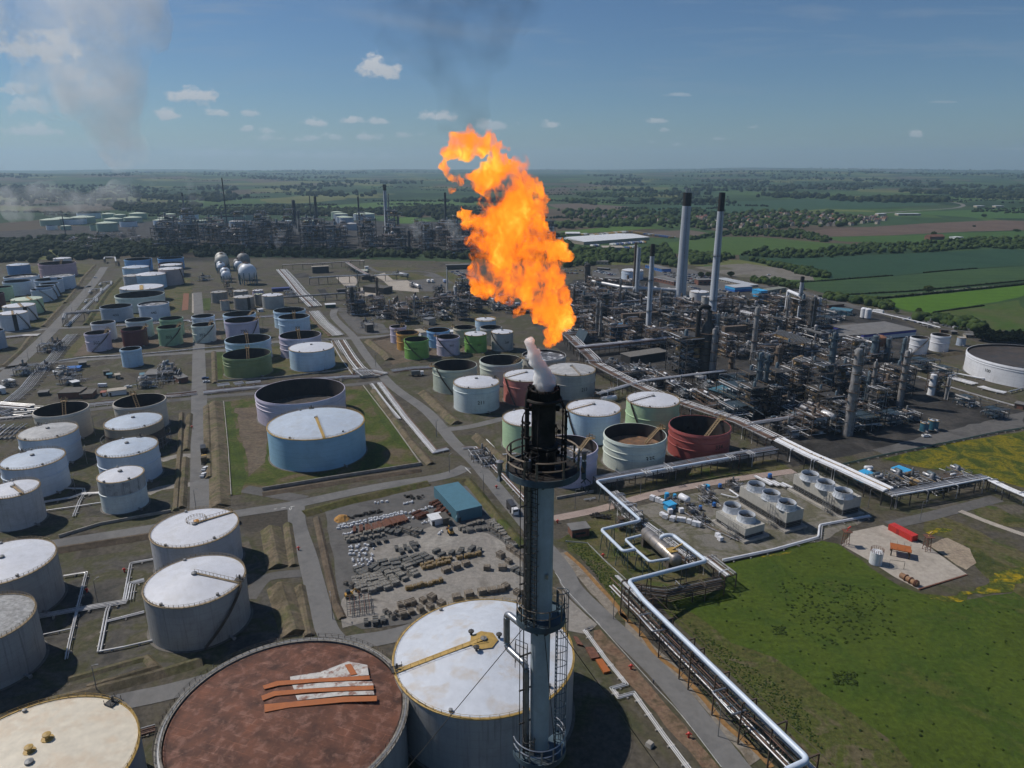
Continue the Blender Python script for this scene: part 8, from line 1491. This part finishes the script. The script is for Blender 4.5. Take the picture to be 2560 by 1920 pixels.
for x0,y0,x1,y1,n,k,lab in((520,940,570,990,5,1,'dark slab stack at the fence end of the long rows'),(650,930,740,960,4,1,'dark slab stack beside the kerbstone files'),(760,870,810,940,5,1,'dark slab stack in a short file behind the kerbstones'),(870,860,900,930,4,1,'dark slab stack in the second short file'),(950,830,1030,900,5,1,'dark slab stack in the third short file'),(1050,820,1110,870,5,1,'dark slab stack in the middle of the yard'),(1130,800,1190,840,4,1,'dark slab stack left of the yellow blocks'),(1270,765,1320,800,4,1,'dark slab stack behind the yellow blocks'),(1410,780,1480,800,4,1,'dark slab stack right of the yellow blocks'),(1490,770,1570,780,4,1,'dark slab stack next to the last in the middle row'),(1600,745,1660,760,4,1,'dark slab stack at the end of the middle row'),(1130,900,1400,830,16,3,'yellow brown block stack in the middle of the yard'),(1140,930,1380,870,12,3,'yellow brown block stack in the front line of the middle'),(1470,830,1680,790,10,3,'small yellow block stack at the right of the middle row'),(990,1125,1310,1050,13,3,'rusty brown crate in the lone diagonal line'),(1360,945,1540,890,9,2,'bundle of pale timber in the middle of the yard'),(920,1290,950,1370,3,2,'tall pale timber stack, first file by the huge roof'),(980,1260,1020,1340,3,2,'tall pale timber stack, second file by the huge roof'),(1040,1255,1110,1330,3,2,'tall pale timber stack, third file by the huge roof'),(1130,1240,1210,1300,3,2,'tall pale timber stack, fourth file by the huge roof'),(1220,1220,1310,1270,3,2,'tall pale timber stack, last file by the huge roof'),(780,1340,850,1400,5,4,'pale block stack near the yard entrance'),(880,1360,920,1380,2,4,'pale block stack beside the timber files'),(600,1450,760,1430,7,1,'dark slab stack along the yard entrance'),(1450,1215,1690,1165,13,2,'pale timber bundle lined up behind the huge roof'),(1700,1165,1880,1140,7,2,'pale timber bundle at the far end behind the huge roof'),(1750,930,1900,930,4,2,'brown timber bundle lying loose in the yard'),(1870,810,1950,860,3,2,'red and pale beam bundle by the fence'),(1960,740,2100,840,7,2,'long pale beam bundle along the east fence'),(2010,930,2100,980,4,1,'grey beam bundle behind the stack'),(1930,1110,2030,1170,4,2,'red edged timber bundle by the stack'),(880,740,960,730,2,1,'dark slab stack lying alone in the open yard'),(930,770,1060,740,5,1,'dark flatbed load alone in the open yard'),(1030,710,1080,700,2,1,'dark slab pair alone in the open yard'),(400,1075,470,1100,4,4,'small block stack near the west fence'),(410,640,760,560,13,4,'grey block stack behind the open yard, back line'),(420,670,760,610,13,4,'grey block stack behind the open yard, front line'),(640,690,770,660,6,1,'dark slab stack at the corner of the open yard'),(740,560,890,590,7,1,'large grey slab stack in front of the rusty piles'),(900,540,1080,620,10,4,'pale block stack beside the heap of bags'),(1000,560,1110,580,6,0,'grey slab stack near the white hut'),(1490,550,1700,480,12,4,'grey block stack in front of the teal shed'),(1520,570,1760,540,10,0,'pale slab stack in front of the teal shed'),(1770,560,1990,700,14,4,'pale block stack along the east fence'),(1790,480,1900,600,9,0,'grey slab stack in the east corner'),(1900,620,2000,720,9,0,'pale slab stack farther along the east fence')):
 row('YD',(x0,y0),(x1,y1),n,SK[k],lab,'stack',lab.split(' stack')[0].split(' bundle')[0]+' rows',1.57 if k<2 else 0,.3)
W_.update({'bulk_bag':.68,'pipe_pile':1.6,'tote':1.6});bag=empty('bulk_bag',(0,0,0));MB().lathe([(.02,0),(.55,.02),(.62,.3),(.62,.75),(.5,1.0),(.2,1.1),(.02,1.05)],8).build('sack',mat('white_bag',(.66,.67,.69),.7,var=.12,obj=False),bag,True);m=MB();[m.tube([(x,-.3,.95),(x,0,1.3),(x,.3,.95)],.04,4)for x in(-.3,.3)];m.build('lifting_loop',M_white,bag)
for a,b,n,j,lab in(((330,545),(930,410),62,.5,'white bulk bag in the long back row of the yard'),((330,520),(940,388),60,.4,'white bulk bag in the rearmost row of the yard'),((950,410),(1220,340),26,.7,'white bulk bag in the heap behind the white hut'),((970,460),(1080,420),16,.9,'white bulk bag in the pile in front of the rusty frame'),((380,600),(470,580),10,.8,'white bulk bag at the corner by the rusty piles'),((420,720),(620,700),12,.9,'grey white bulk bag in the first line of the fence heap'),((430,760),(640,740),13,.9,'grey white bulk bag in the second line of the fence heap'),((440,800),(650,790),13,.9,'grey white bulk bag in the third line of the fence heap'),((450,850),(660,840),13,.9,'grey white bulk bag in the fourth line of the fence heap'),((470,900),(620,880),10,.9,'grey white bulk bag in the last line of the fence heap'),((955,305),(1040,290),7,.4,'white bulk bag on the flat trailer'),((690,300),(790,290),8,.6,'white bulk bag in the small heap at the back'),((1130,490),(1200,470),8,.6,'white bulk bag beside the white hut'),((1270,600),(1320,570),5,.5,'white and blue bag dropped before the white hut')):
 row('YD',a,b,n,bag,lab,'bag',lab.split(' in the')[0]+' group '+lab.split()[-1],0,j,sc=(.6,.85))
rp=empty('pipe_pile',(0,0,0));m=MB();[m.tube([(-.5+i*.34+(k%2)*.17,-2.6,.2+k*.3),(-.5+i*.34+(k%2)*.17,2.6,.2+k*.3)],.17,7)for k in range(4)for i in range(4)];m.build('pipes',M_rusty,rp);MB().box((0,0,.05),(2,.2,.1)).build('bearer',M_wood,rp)
for a,b,n,lab in(((480,560),(600,545),8,'pile of rusty pipes, nearest the fence'),((630,545),(770,515),9,'pile of rusty pipes, middle block of three'),((800,500),(960,455),9,'pile of rusty pipes, block by the bags'),((1070,400),(1130,430),4,'pile of rusty bars before the bag heap'),((1240,300),(1310,330),6,'pile of rusty bars beside the teal shed wall'),((1270,370),(1400,400),8,'pile of rusty bars in front of the teal shed wall')):row('YD',a,b,n,rp,lab,'pipe pile',lab+' group',0,.15)
tyre=MB().tube([(cos(i*.524)*.45,sin(i*.524)*.45,.18)for i in range(12)],.18,6,closed=True).build('tyre',M_black)
for fr,a,b,n,j,lab in(('w',(760,375),(920,385),42,1.8,'black tyre in the scattered heap by the pink path'),('YD',(410,440),(740,375),40,.9,'black tyre in the long row at the back of the yard'),('YD',(960,240),(1130,250),20,1.5,'black tyre in the heap behind the bags')):
 A,Bq=at(fr,*a,.15),at(fr,*b,.15)
 for i in range(n):q=A.lerp(Bq,i/n);o=put(tyre,(q.x+RU(-j,j),q.y+RU(-j,j),.12+rng.choice((0,.3,.55))),0,lab,'tyre','tyres '+lab[14:],not tyre.get('used'));tyre['used']=1
sp_=at('YD',360,450);m=MB();m.lathe([(3.4,0),(2.4,.9),(1.2,1.7),(.02,2.1)],14);o=m.build('sand_pile',mat('orange_sand',(.42,.22,.06),.9,var=.2),loc=sp_);tag(o,'heap of orange sand at the back of the yard','sand');[setattr(v,'co',v.co*(1+.18*mnoise.noise(v.co*.7)))for v in o.data.vertices]
def digger(fr,x,y,rz,lab):
 o=tag(empty('digger',at(fr,x,y,.1),rz),lab,'digger');MB().box((0,0,1.2),(2.6,1.7,.9)).build('body',mat('digger_yellow',(.5,.27,.04),.5),o);MB().box((-.2,0,2.2),(1.3,1.4,1.2)).build('cab',M_glass,o);MB().bent([(1,0,1.5),(2.2,0,2.8),(3.4,0,1.2)],.18,.4,6).build('arm',MATS['digger_yellow'],o);MB().box((3.4,0,.8),(.7,1.4,.7)).build('bucket',M_rusty,o)
 for px in(-.9,.9):
  for py in(-.9,.9):MB().tube([(px,py-.2,.5),(px,py+.2,.5)],.5,10).build('wheel',M_black,o)
digger('YD',1400,590,2.0,'orange digger in the open yard by the white hut');digger('YD',430,1195,.5,'small yellow dumper near the west fence')
o=tag(empty('pipe_cage',at('YD',530,1290,.1),.25),'open steel pipe rack cage near the yard entrance','rack');m=MB();[m.beam((x,y,0),(x,y,2.6),.15)for x in range(-4,5,2)for y in(-4,0,4)];[m.beam((-4,y,z),(4,y,z),.12)for y in(-4,0,4)for z in(.8,1.7,2.5)];m.build('frame',M_grey,o);m=MB();[m.tube([(x,-4.5,z),(x,4.5,z)],.1,5)for x in(-3,-1.5,.2,1.6,3.2)for z in(.95,1.85)];m.build('stock',M_rusty,o)
ib=empty('tote',(0,0,0));MB().box((0,0,.65),(1.15,1.0,1.0)).build('container',M_white,ib);MB().box((0,0,.08),(1.2,1.05,.15)).build('pallet',M_wood,ib)
for a,b,n,lab in(((540,415),(620,440),6,'white tote in the row beside the light blue cabin'),((640,560),(700,575),6,'white tote in the left half of the yard rows'),((710,570),(780,582),8,'white tote in the right half of the yard rows'),((830,600),(910,625),9,'white tote in the double row by the track'),((1045,705),(1080,730),4,'white tote beside the shortest cooling tower'),((620,540),(630,545),1,'lone white tote on the grass'),((690,520),(770,510),2,'white bin on the grass behind the totes')):row('CT',a,b,n,ib,lab,'tote','totes '+lab[14:],0,.5,sc=(1.5,1.8))
for(x,y,rp_,hh,lab)in((652,410,18,3.2,'light blue round vessel behind the light blue cabin'),(965,350,26,3.4,'light blue cooler drum on a brown base'),(1072,318,14,2.0,'dark blue skip near the pipes'),(918,492,14,2.0,'dark blue skip, left of two'),(1026,468,14,2.0,'dark blue skip, right of two'),(715,400,14,2.0,'small blue grey drum near the light blue vessel'),(1466,240,16,2.2,'blue motor housing by the farthest cooling tower')):
 p=at('CT',x,y);r=rp_*FR['CT'][2]*.864*mpp(p);o=tag(empty('process_vessel',p),lab,'vessel');MB().lathe([(r,.6),(r,hh),(r*.9,hh+.2),(.02,hh+.3)],18).build('shell',M_sky if 'light' in lab else M_bsheet,o);MB().box((0,0,.3),(r*2.2,r*2.2,.6)).build('base',M_brown,o)
for pts,lab in(([('B',1550,880),('B',1605,880),('B',1645,945),('B',1590,955)],'rusty steel plate on the ground, nearer the huge tank'),([('B',1618,960),('B',1660,955),('B',1712,1035),('B',1670,1045)],'orange rusty plate on the grass beside the thin pipes'),([('B',1475,810),('B',1500,815),('B',1540,870),('B',1500,860)],'small red plate by the huge tank foot')):
 P=pts_at(pts);c=sum(P,Vector())/len(P);o=MB().prism([(p.x-c.x,p.y-c.y)for p in P],.15,.75).build('steel_plate',M_rusty if 'orange' not in lab else MATS['orange_primer'],loc=c);tag(o,lab,'plate')
p=at('x',490,1440);o=tag(MB().lathe([(1.25,0),(1.0,1.1),(.02,1.1)],4).build('anchor_block',M_conc,loc=p),'concrete guy wire anchor block in the shade','block')
o=tag(empty('shipping_container',at('PD',780,1026,.15)),'bright red long container on the concrete pad','container');A,Bq=at('PD',780,1026),at('PD',522,890);u=Bq-A;o.rotation_euler.z=atan2(u.y,u.x);hh=up_to(A,'PD',780,962);s=1 if Vector((-u.y,u.x)).y>0 else-1;MB().box((u.length/2,s*1.6,hh/2),(u.length,3.2,hh)).build('body',mat('fire_red',(.52,.035,.025),.45,var=.08),o);m=MB();[m.box((u.length*(i+.5)/14,-.03*s,hh/2),(.12,.08,hh*.94))for i in range(14)];m.build('rib',MATS['fire_red'],o);MB().box((u.length*.6,-.05*s,1.2),(1.1,.1,2.1)).build('door',mat('dark_red',(.33,.02,.02),.5),o)
p=at('PD',385,1255,.14);h=up_to(p,'PD',385,1130);r=65*FR['PD'][2]*.864*mpp(p);o=tag(empty('practice_tank',p),'small white round tank with railed top on the concrete pad','tank');MB().lathe([(r,0),(r,h),(.02,h+.15)],28).build('shell',CM['white'],o,True);ring_rail(r,h,1.3,.05,20).build('railing',M_rusty,o)
m=MB();[m.tube([(0,y,0),(0,y,h+1)],.06,6)for y in(-r-.3,-r-.8)];o2=m.build('ladder',M_grey,o);p=at('PD',650,1165,.14);o=tag(empty('steel_platform',p,-.45),'rusty square steel platform on legs on the pad','platform');h=up_to(p,'PD',650,1090);MB().box((0,0,h),(7,5,.3)).build('deck',MATS['orange_primer'],o);[MB().beam((x,y,0),(x,y,h),.4).build('leg',M_brown,o)for x in(-3,3)for y in(-2,2)];m=MB();[m.beam((x,y,h),(x,y,h+1.3),.08)for x in(-3.4,-1.2,1.2,3.4)for y in(-2.4,2.4)];m.build('railing',M_brown,o)
A,Bq=at('PD',665,1385,1.0),at('PD',850,1490,1.0);c=A.xy.to_3d();o=tag(empty('rusty_vessel',c),'rust brown ribbed cylinder lying on the pad','vessel');MB().tube([A-c,Bq-c],1.0,18).build('shell',mat('tan_rust',(.27,.15,.08),.8,var=.4),o,True);m=MB();[m.tube([A.lerp(Bq,t)-c,A.lerp(Bq,t+.03)-c],1.35,16)for t in(.3,.58,.85,.92)];m.build('flange',M_rusty,o)
for fr,x,y,lab,cc in(('PD',55,1060,'red pump frame with tower at the corner of the pad',MATS['fire_red']),('PD',940,1120,'lattice mast with yellow top beside the pad',M_yel)):
 p=at(fr,x,y);o=tag(empty('monitor_tower',p),lab,'tower');m=MB();[m.beam((a,b,0),(a*.7,b*.7,6),.15)for a in(-1,1)for b in(-1,1)];[m.beam((-1,s,z),(1,s,z+1.5),.1)for z in(0,1.5,3,4.5)for s in(-1,1)];m.build('frame',M_rusty,o);MB().box((0,0,6.1),(3,3,.2)).build('platform',M_rusty,o);MB().tube([(0,0,6.2),(.2,0,7.2),(1.2,.2,7.9)],.28,10).build('nozzle',cc,o)
o=tag(empty('gate_frame',at('PD',615,1310,.14),-.3),'thin pipe goal frame on the concrete pad','frame');m=MB();m.tube([(-2.4,0,0),(-2.4,0,3),(2.4,0,3),(2.4,0,0)],.09,6);m.build('hoop',M_steel,o);o=tag(MB().beam((0,0,.2),at('PD',860,1550)*0+(at('PD',1385,1385)-at('PD',860,1550)),.5).build('kerb_wall',M_rusty,loc=at('PD',860,1550)),'low rusty kerb wall edging the pad','wall')
def wall_line(pts,h,t,m,lab,name='low_wall',cat='wall'):
 P=pts_at(pts);c=P[0].copy();b=MB();[b.beam(p-c+Vector((0,0,h/2)),q-c+Vector((0,0,h/2)),t,h)for p,q in zip(P,P[1:])];o=b.build(name,m,loc=c);tag(o,lab,cat)
wall_line([('E',540,1405),('E',1100,1312),('E',1915,1185)],1.6,.4,M_conc,'long concrete wall in front of the large blue tank');wall_line([('E',1410,500),('E',1640,800),('E',1915,1185)],.8,.35,M_conc,'thin pale wall beside the large blue tank basin');wall_line([('E',205,640),('E',245,1050),('E',270,1450)],.7,.35,M_conc,'thin pale wall between the bund and the blue tank basin');wall_line([('E',150,465),('E',700,430),('E',1290,360)],1.2,.4,M_conc,'concrete wall in front of the olive green tank');wall_line([('F',55,560),('F',290,795)],1.0,.4,M_conc,'pale wall by the white numbered tank');wall_line([('F',480,925),('F',720,1150),('F',930,1370)],1.0,.4,M_conc,'pale wall along the four silver pipes');wall_line([('F',1180,1480),('F',1500,1420)],1.2,.4,M_conc,'concrete wall in front of the lavender flare tank');wall_line([('w',470,640),('w',700,660),('w',880,840),('w',1100,1040)],.5,.12,M_alu,'thin barrier rail across the grassy bank','barrier_rail','rail');wall_line([('A',380,165),('A',640,85),('A',1100,0)],1.2,.4,M_conc,'concrete wall behind the cone roofed grey tank');wall_line([('CT',1090,912),('CT',1400,850),('CT',1600,800)],.5,.5,M_steel,'black pipe kerb along the meadow top','kerb_line','kerb')
lp=empty('lamp_post',(0,0,0));MB().tube([(0,0,0),(0,0,8.6),(0,0,8.9),(1.3,0,9.3)],[.13,.09,.08,.06],7).build('pole',M_grey,lp);MB().box((1.5,0,9.25),(.8,.35,.18)).build('lamp_head',M_grey,lp);lf=[0]
for fr,x,y,rz in(('F',142,940,1),('F',255,1250,1),('F',550,1420,2.4),('F',805,1640,1.5),('L',660,1440,2),('L',755,1175,2),('L',825,930,2),('L',1695,1560,0),('E',2045,940,1),('E',2155,1250,1),('E',1520,340,1),('g',320,1345,1),('g',470,1165,1),('g',695,900,1),('g',795,790,1),('g',955,610,1),('g',1020,500,1),('x',1165,1350,2),('x',130,190,2),('A',630,590,1),('A',625,1160,0),('A',2140,690,2),('PD',870,800,0),('PD',305,660,0),('h',1145,1010,0),('h',545,880,0),('h',330,1000,0),('g',2115,1080,0),('g',1330,1050,0),('l',660,1530,1),('CT',445,370,0),('w',570,300,0)):
 o=copy_tree(lp)if lf[0]else lp;lf[0]=1;o.location=at(fr,x,y);o.rotation_euler.z=rz;name_it(o,'thin grey lamp post','lamp post','lamp posts')
hy=empty('fire_hydrant',(0,0,0));MB().lathe([(.25,0),(.2,.2),(.2,.9),(.32,.95),(.32,1.1),(.02,1.3)],10).build('barrel',MATS['fire_red'],hy);MB().tube([(-.6,0,.75),(.6,0,.75)],.13,8).build('outlet',MATS['fire_red'],hy);hf=[0]
for fr,x,y,lab in(('x',305,680,'red hydrant beside the thin pipes, farther of two'),('x',875,1355,'red hydrant beside the thin pipes, nearer of two'),('A',1920,245,'red hydrant by the road behind the farther white tank'),('A',800,385,'red hydrant box between the near tanks'),('A',560,515,'red hydrant at the silver pipe bend'),('L',1660,865,'red hydrant on the verge of the vertical road'),('F',660,1385,'red hydrant opposite the teal shed'),('w',390,445,'red and white post at the pink path'),('w',860,800,'red valve on the grassy bank')):
 o=copy_tree(hy)if hf[0]else hy;hf[0]=1;o.location=at(fr,x,y,.1);o.scale=(1.3,)*3;tag(o,lab,'hydrant')
def person():
 o=tag(empty('person',at('x',527,838,.18),2.4),'person in dark clothes walking alone on the main road','person');me=bpy.data.meshes.new('body')
 V=[(0,0,.95),(0,0,1.18),(0,0,1.42),(0,0,1.52),(.02,0,1.64),(.02,0,1.74),(0,.2,1.40),(.06,.26,1.14),(.16,.24,.92),(0,-.2,1.40),(-.08,-.26,1.14),(.02,-.25,.92),(0,.1,.9),(.12,.1,.5),(.04,.1,.07),(.18,.1,.04),(0,-.1,.9),(-.06,-.1,.5),(-.24,-.1,.12),(-.12,-.1,.05)];E=[(0,1),(1,2),(2,3),(3,4),(4,5),(2,6),(6,7),(7,8),(2,9),(9,10),(10,11),(0,12),(12,13),(13,14),(14,15),(0,16),(16,17),(17,18),(18,19)];RR=[.15,.15,.17,.06,.10,.08,.08,.055,.045,.08,.055,.045,.1,.07,.05,.045,.1,.07,.05,.045]
 me.from_pydata(V,E,[]);b=bpy.data.objects.new('body',me);COL.objects.link(b);b.parent=o;mo=b.modifiers.new('skin','SKIN');b.modifiers.new('sub','SUBSURF').levels=1
 for s,r in zip(me.skin_vertices[0].data,RR):s.radius=(r,r)
 me.skin_vertices[0].data[0].use_root=True;me.materials.append(mat('dark_clothes',(.015,.02,.04),.8));MB().lathe([(.13,1.70),(.12,1.78),(.02,1.85)],12,(.02,0,0)).build('helmet',mat('blue_helmet',(.03,.06,.2),.4),o,True)
person()
def tufts(label,areas,s,m):
 P,S=[],[]
 for pts,n in areas:
  for q in in_poly(pts,n):k=s*GR.uniform(.4,1.3);P.append((q.x,q.y,.05));S.append(k)
 V,F=blobs(P,S,CRS);V[:,2]=np.maximum(.02,V[:,2]*.7);o=npmesh('grass_tufts',V,F,ML[m]);tag(o,label,'grass',kind='stuff')
MEA=[('C',260,340),('C',900,200),('C',1230,380),('C',1700,600),('C',2300,600),('C',2212,1640),('C',900,1640),('C',500,1000),('C',150,700)]
tufts('dark weed tufts dotted over the meadow',[(MEA,260),([('C',640,440),('C',1300,480),('C',1400,800),('C',900,880),('C',700,700)],420),([('C',980,1020),('C',1140,1030),('C',1140,1120),('C',990,1110)],120),([('C',590,730),('C',680,730),('C',680,790),('C',600,790)],60)],.42,'grass')
tufts('rough weeds on the grassy bank beside the main road',[([('w',480,650),('w',700,670),('w',1050,1040),('w',1000,1270),('w',750,940)],800),([('x',600,20),('x',1300,520),('x',2000,1000),('x',2212,1500),('x',1500,960)],900),([('x',480,180),('x',1060,760),('x',1600,1330),('x',1500,1400),('x',900,760)],360)],.3,'grass')
# ------------------------------------------------------------------ flame, steam, smoke, haze
def vol_mat(name,build):
 m=NM(name);m.use_nodes=True;nt,N,LK=nodes(m);nt.nodes.clear();out=N('ShaderNodeOutputMaterial');tr=N('ShaderNodeBsdfTransparent');rgb=N('ShaderNodeRGB');rgb.outputs[0].default_value=(1,1,1,1);LK(rgb.outputs[0],tr.inputs['Color']);LK(tr.outputs[0],out.inputs['Surface']);LK(build(nt,N,LK),out.inputs['Volume']);return m
def noise_of(N,LK,sc,det,ro,dist=0.0,vec=None,stretch=None):
 tc=N('ShaderNodeTexCoord');v=vec or tc.outputs['Object']
 if stretch:mp=N('ShaderNodeMapping');LK(v,mp.inputs[0]);mp.inputs['Scale'].default_value=stretch;v=mp.outputs[0]
 n=N('ShaderNodeTexNoise');LK(v,n.inputs['Vector']);sock(n,'Scale',sc);sock(n,'Detail',det);sock(n,'Roughness',ro);sock(n,'Distortion',dist);return n.outputs['Fac']
def rngn(N,LK,src,a,b,c,d):
 r=N('ShaderNodeMapRange');LK(src,r.inputs[0]);[setattr(r.inputs[i+1],'default_value',q)for i,q in enumerate((a,b,c,d))];return r.outputs[0]
def lump(name,balls,vox,amp,m,seed=0,fine=.0):
 """one closed lumpy skin around a string of balls"""
 V,F=[],[];n=0;v0,f0=ico(3)
 for c,r in balls:V.append(v0*r+np.array(c));F.append(f0+n);n+=len(v0)
 t=npmesh('t',np.concatenate(V),np.concatenate(F),m);md=t.modifiers.new('r','REMESH');md.mode='VOXEL';md.voxel_size=vox;bpy.context.view_layer.update();me=bpy.data.meshes.new_from_object(t.evaluated_get(bpy.context.evaluated_depsgraph_get()));bpy.data.objects.remove(t);co=[v.co.copy()for v in me.vertices];no=[v.normal.copy()for v in me.vertices]
 for v,c,q in zip(me.vertices,co,no):v.co=c+q*(mnoise.fractal(c/amp[0]+Vector((seed,0,0)),1.0,2.0,4)*amp[1])
 me.materials.clear();me.materials.append(m);o=bpy.data.objects.new(name,me);COL.objects.link(o);return o
def fire(nt,N,LK):
 n=noise_of(N,LK,1.5,9.0,.74,1.1,stretch=(1,1,.65));n2=noise_of(N,LK,.42,3.0,.5,.6);ad=N('ShaderNodeMath');ad.operation='MULTIPLY_ADD';LK(n2,ad.inputs[0]);ad.inputs[1].default_value=.75;LK(n,ad.inputs[2])
 dn=rngn(N,LK,ad.outputs[0],.80,1.02,0.0,4.2);hot=rngn(N,LK,ad.outputs[0],.80,1.10,0.0,1.0);r=N('ShaderNodeValToRGB');LK(hot,r.inputs[0]);e=r.color_ramp.elements;e[0].color=(.85,.13,.012,1);e[1].color=(1.0,.56,.075,1);x=e.new(.55);x.color=(1.0,.27,.018,1)
 em=N('ShaderNodeEmission');LK(r.outputs[0],em.inputs['Color']);k=N('ShaderNodeMath');k.operation='MULTIPLY';LK(dn,k.inputs[0]);k.inputs[1].default_value=2.3;LK(k.outputs[0],em.inputs['Strength']);ab=N('ShaderNodeVolumeAbsorption');ab.inputs['Color'].default_value=(0,0,0,1);k2=N('ShaderNodeMath');k2.operation='MULTIPLY';LK(dn,k2.inputs[0]);k2.inputs[1].default_value=1.15;LK(k2.outputs[0],ab.inputs['Density']);s=N('ShaderNodeAddShader');LK(em.outputs[0],s.inputs[0]);LK(ab.outputs[0],s.inputs[1]);return s.outputs[0]
M_fire=vol_mat('fire',fire);M_fire.cycles.volume_step_rate=.22
def fl(x,y,r,dy=0.0):
 k=500/1382*2212/2560;D_=SY*1.02+dy;d=ray('FL',x,y);t=D_/d.y;return(Vector((d.x*t,d.y*t,H+d.z*t)),r*k*D_*1.04/FPX)
FB=[fl(*q)for q in((985,1520,55),(1010,1460,70),(1060,1390,85),(1000,1340,100),(1080,1300,60),(940,1260,120),(1030,1200,85),(860,1200,110),(980,1110,110),(830,1090,115),(980,1020,80,-.4),(760,1190,60),(690,1230,55,.3),(760,1330,40,.4),(640,1180,60),(530,1140,90),(500,1050,85),(620,1090,80),(560,960,125),(700,960,110),(820,960,80),(500,850,90),(640,840,120),(780,830,120),(940,870,90),(1020,900,75),(1070,920,50),(960,960,60),(440,720,55),(375,650,40),(370,600,18),(520,740,80),(640,700,120),(790,700,120),(900,760,80),(620,580,120),(740,570,130),(880,610,75),(920,560,50),(600,450,120),(720,430,110),(840,440,60),(480,390,55),(420,380,28),(640,350,80),(760,330,70),(800,280,32),(910,490,45),(560,340,45),(590,270,36,.2),(600,200,50),(560,150,55),(440,130,70),(350,160,62),(300,220,42),(410,220,45),(500,190,55),(245,300,26),(250,360,22),(300,400,30),(345,410,26),(660,190,18),(310,485,22),(690,195,12))]
o=lump('flare_flame',[(tuple(c),r)for c,r in FB],.13,(.55,.42),M_fire,3);tag(o,'large orange and yellow flame billowing from the flare stack tip','flame')
def steam(col,dens,sc,a,b,det=5.0,ani=.1,emit=0.0):
 def f(nt,N,LK):
  p=N('ShaderNodeVolumePrincipled');p.inputs['Color'].default_value=(*col,1);p.inputs['Anisotropy'].default_value=ani;LK(rngn(N,LK,noise_of(N,LK,sc,det,.6,.5),a,b,0.0,dens),p.inputs['Density']);p.inputs['Emission Strength'].default_value=emit;return p.outputs[0]
 return f
M_st=vol_mat('steam_jet',steam((1,1,1),9.0,1.6,.25,.5,emit=.0));M_st.cycles.volume_step_rate=.5
o=lump('steam_jet',[(tuple(c),r)for c,r in(fl(950,1862,74),fl(950,1820,76),fl(938,1770,68),fl(915,1720,58),fl(890,1670,50),fl(868,1620,44),fl(850,1575,40),fl(838,1535,32))],.11,(.5,.2),M_st,5);tag(o,'puff of white pinkish steam rising from the flare tip','steam')
def plume(fr,name,pts,dist,dens,label,col=(1,1,1),sc=.02,a=.38,b=.7,sr=1.0,amp=.5,cat='steam'):
 B2=[]
 for x,y,r in pts:d=ray(fr,x,y);t=dist/hypot(d.x,d.y);B2.append(((d.x*t,d.y*t,H+d.z*t),r*FR[fr][2]*.864*dist*1.05/FPX))
 m=vol_mat(name+'_vapour',steam(col,dens,sc,a,b));m.cycles.volume_step_rate=sr;o=lump(name,B2,max(r for _,r in B2)/5,(max(r for _,r in B2)*1.2,max(r for _,r in B2)*amp),m,9);tag(o,label,cat);return o
plume('D','steam_plume',[(265,322,38),(262,285,48),(258,240,52),(245,190,58),(235,140,62),(225,90,70),(220,40,78),(230,-15,90),(300,20,40),(185,130,50),(150,190,52),(110,150,50),(70,120,55),(20,60,60),(180,215,40),(60,190,40)],1500,.017,'tall white steam plume drifting high over the western tanks',sc=.016,a=.36,b=.72)
plume('a','steam_cloud',[(880,590,70),(820,540,110),(720,460,140),(560,430,130),(420,400,120),(300,450,110),(160,450,110),(60,380,100),(980,480,90),(1150,380,100),(1300,330,110),(1450,340,90),(1650,200,60),(120,580,90),(260,580,80)],1450,.018,'low white steam drifting across the western fields',sc=.018,a=.38,b=.7)
plume('a','steam_wisp',[(2170,450,60),(2120,370,55),(2070,250,55),(2030,150,50)],1450,.014,'faint steam wisp beyond the slender grey far chimney',sc=.03)
plume('b','steam_wisp',[(1300,920,40),(1340,820,50),(1500,760,36),(1530,680,40)],1150,.022,'pale steam among the dark far units',sc=.04)
plume('c','steam_puff',[(1080,880,30),(1070,800,52),(1050,740,60),(1110,700,40)],1080,.035,'bluish white steam puff beside the dark far block',sc=.04)
plume('c','steam_puff',[(1540,860,40),(1480,780,70),(1440,700,60)],1080,.028,'bluish steam beside the brown far chimney',sc=.04)
plume('D','smoke_plume',[(1010,262,26),(990,225,40),(968,180,52),(945,130,62),(960,80,74),(1060,60,80),(1020,120,60),(900,30,80),(830,0,60),(1000,20,90),(1100,0,80)],46,.12,'thin dark smoke drifting up above the flame',col=(.02,.02,.022),sc=.55,a=.40,b=.75,sr=1.0,cat='smoke')
hz=NM('haze_air');hz.use_nodes=True;nt,N,LK=nodes(hz);nt.nodes.clear();out=N('ShaderNodeOutputMaterial');p=N('ShaderNodeVolumePrincipled');p.inputs['Color'].default_value=(.56,.78,1.0,1);p.inputs['Density'].default_value=6e-5;p.inputs['Anisotropy'].default_value=.25;LK(p.outputs[0],out.inputs['Volume'])
o=MB().box((0,0,240),(39000,39000,484)).build('haze',hz);tag(o,'thin bluish air haze over the whole plain','haze',kind='stuff')
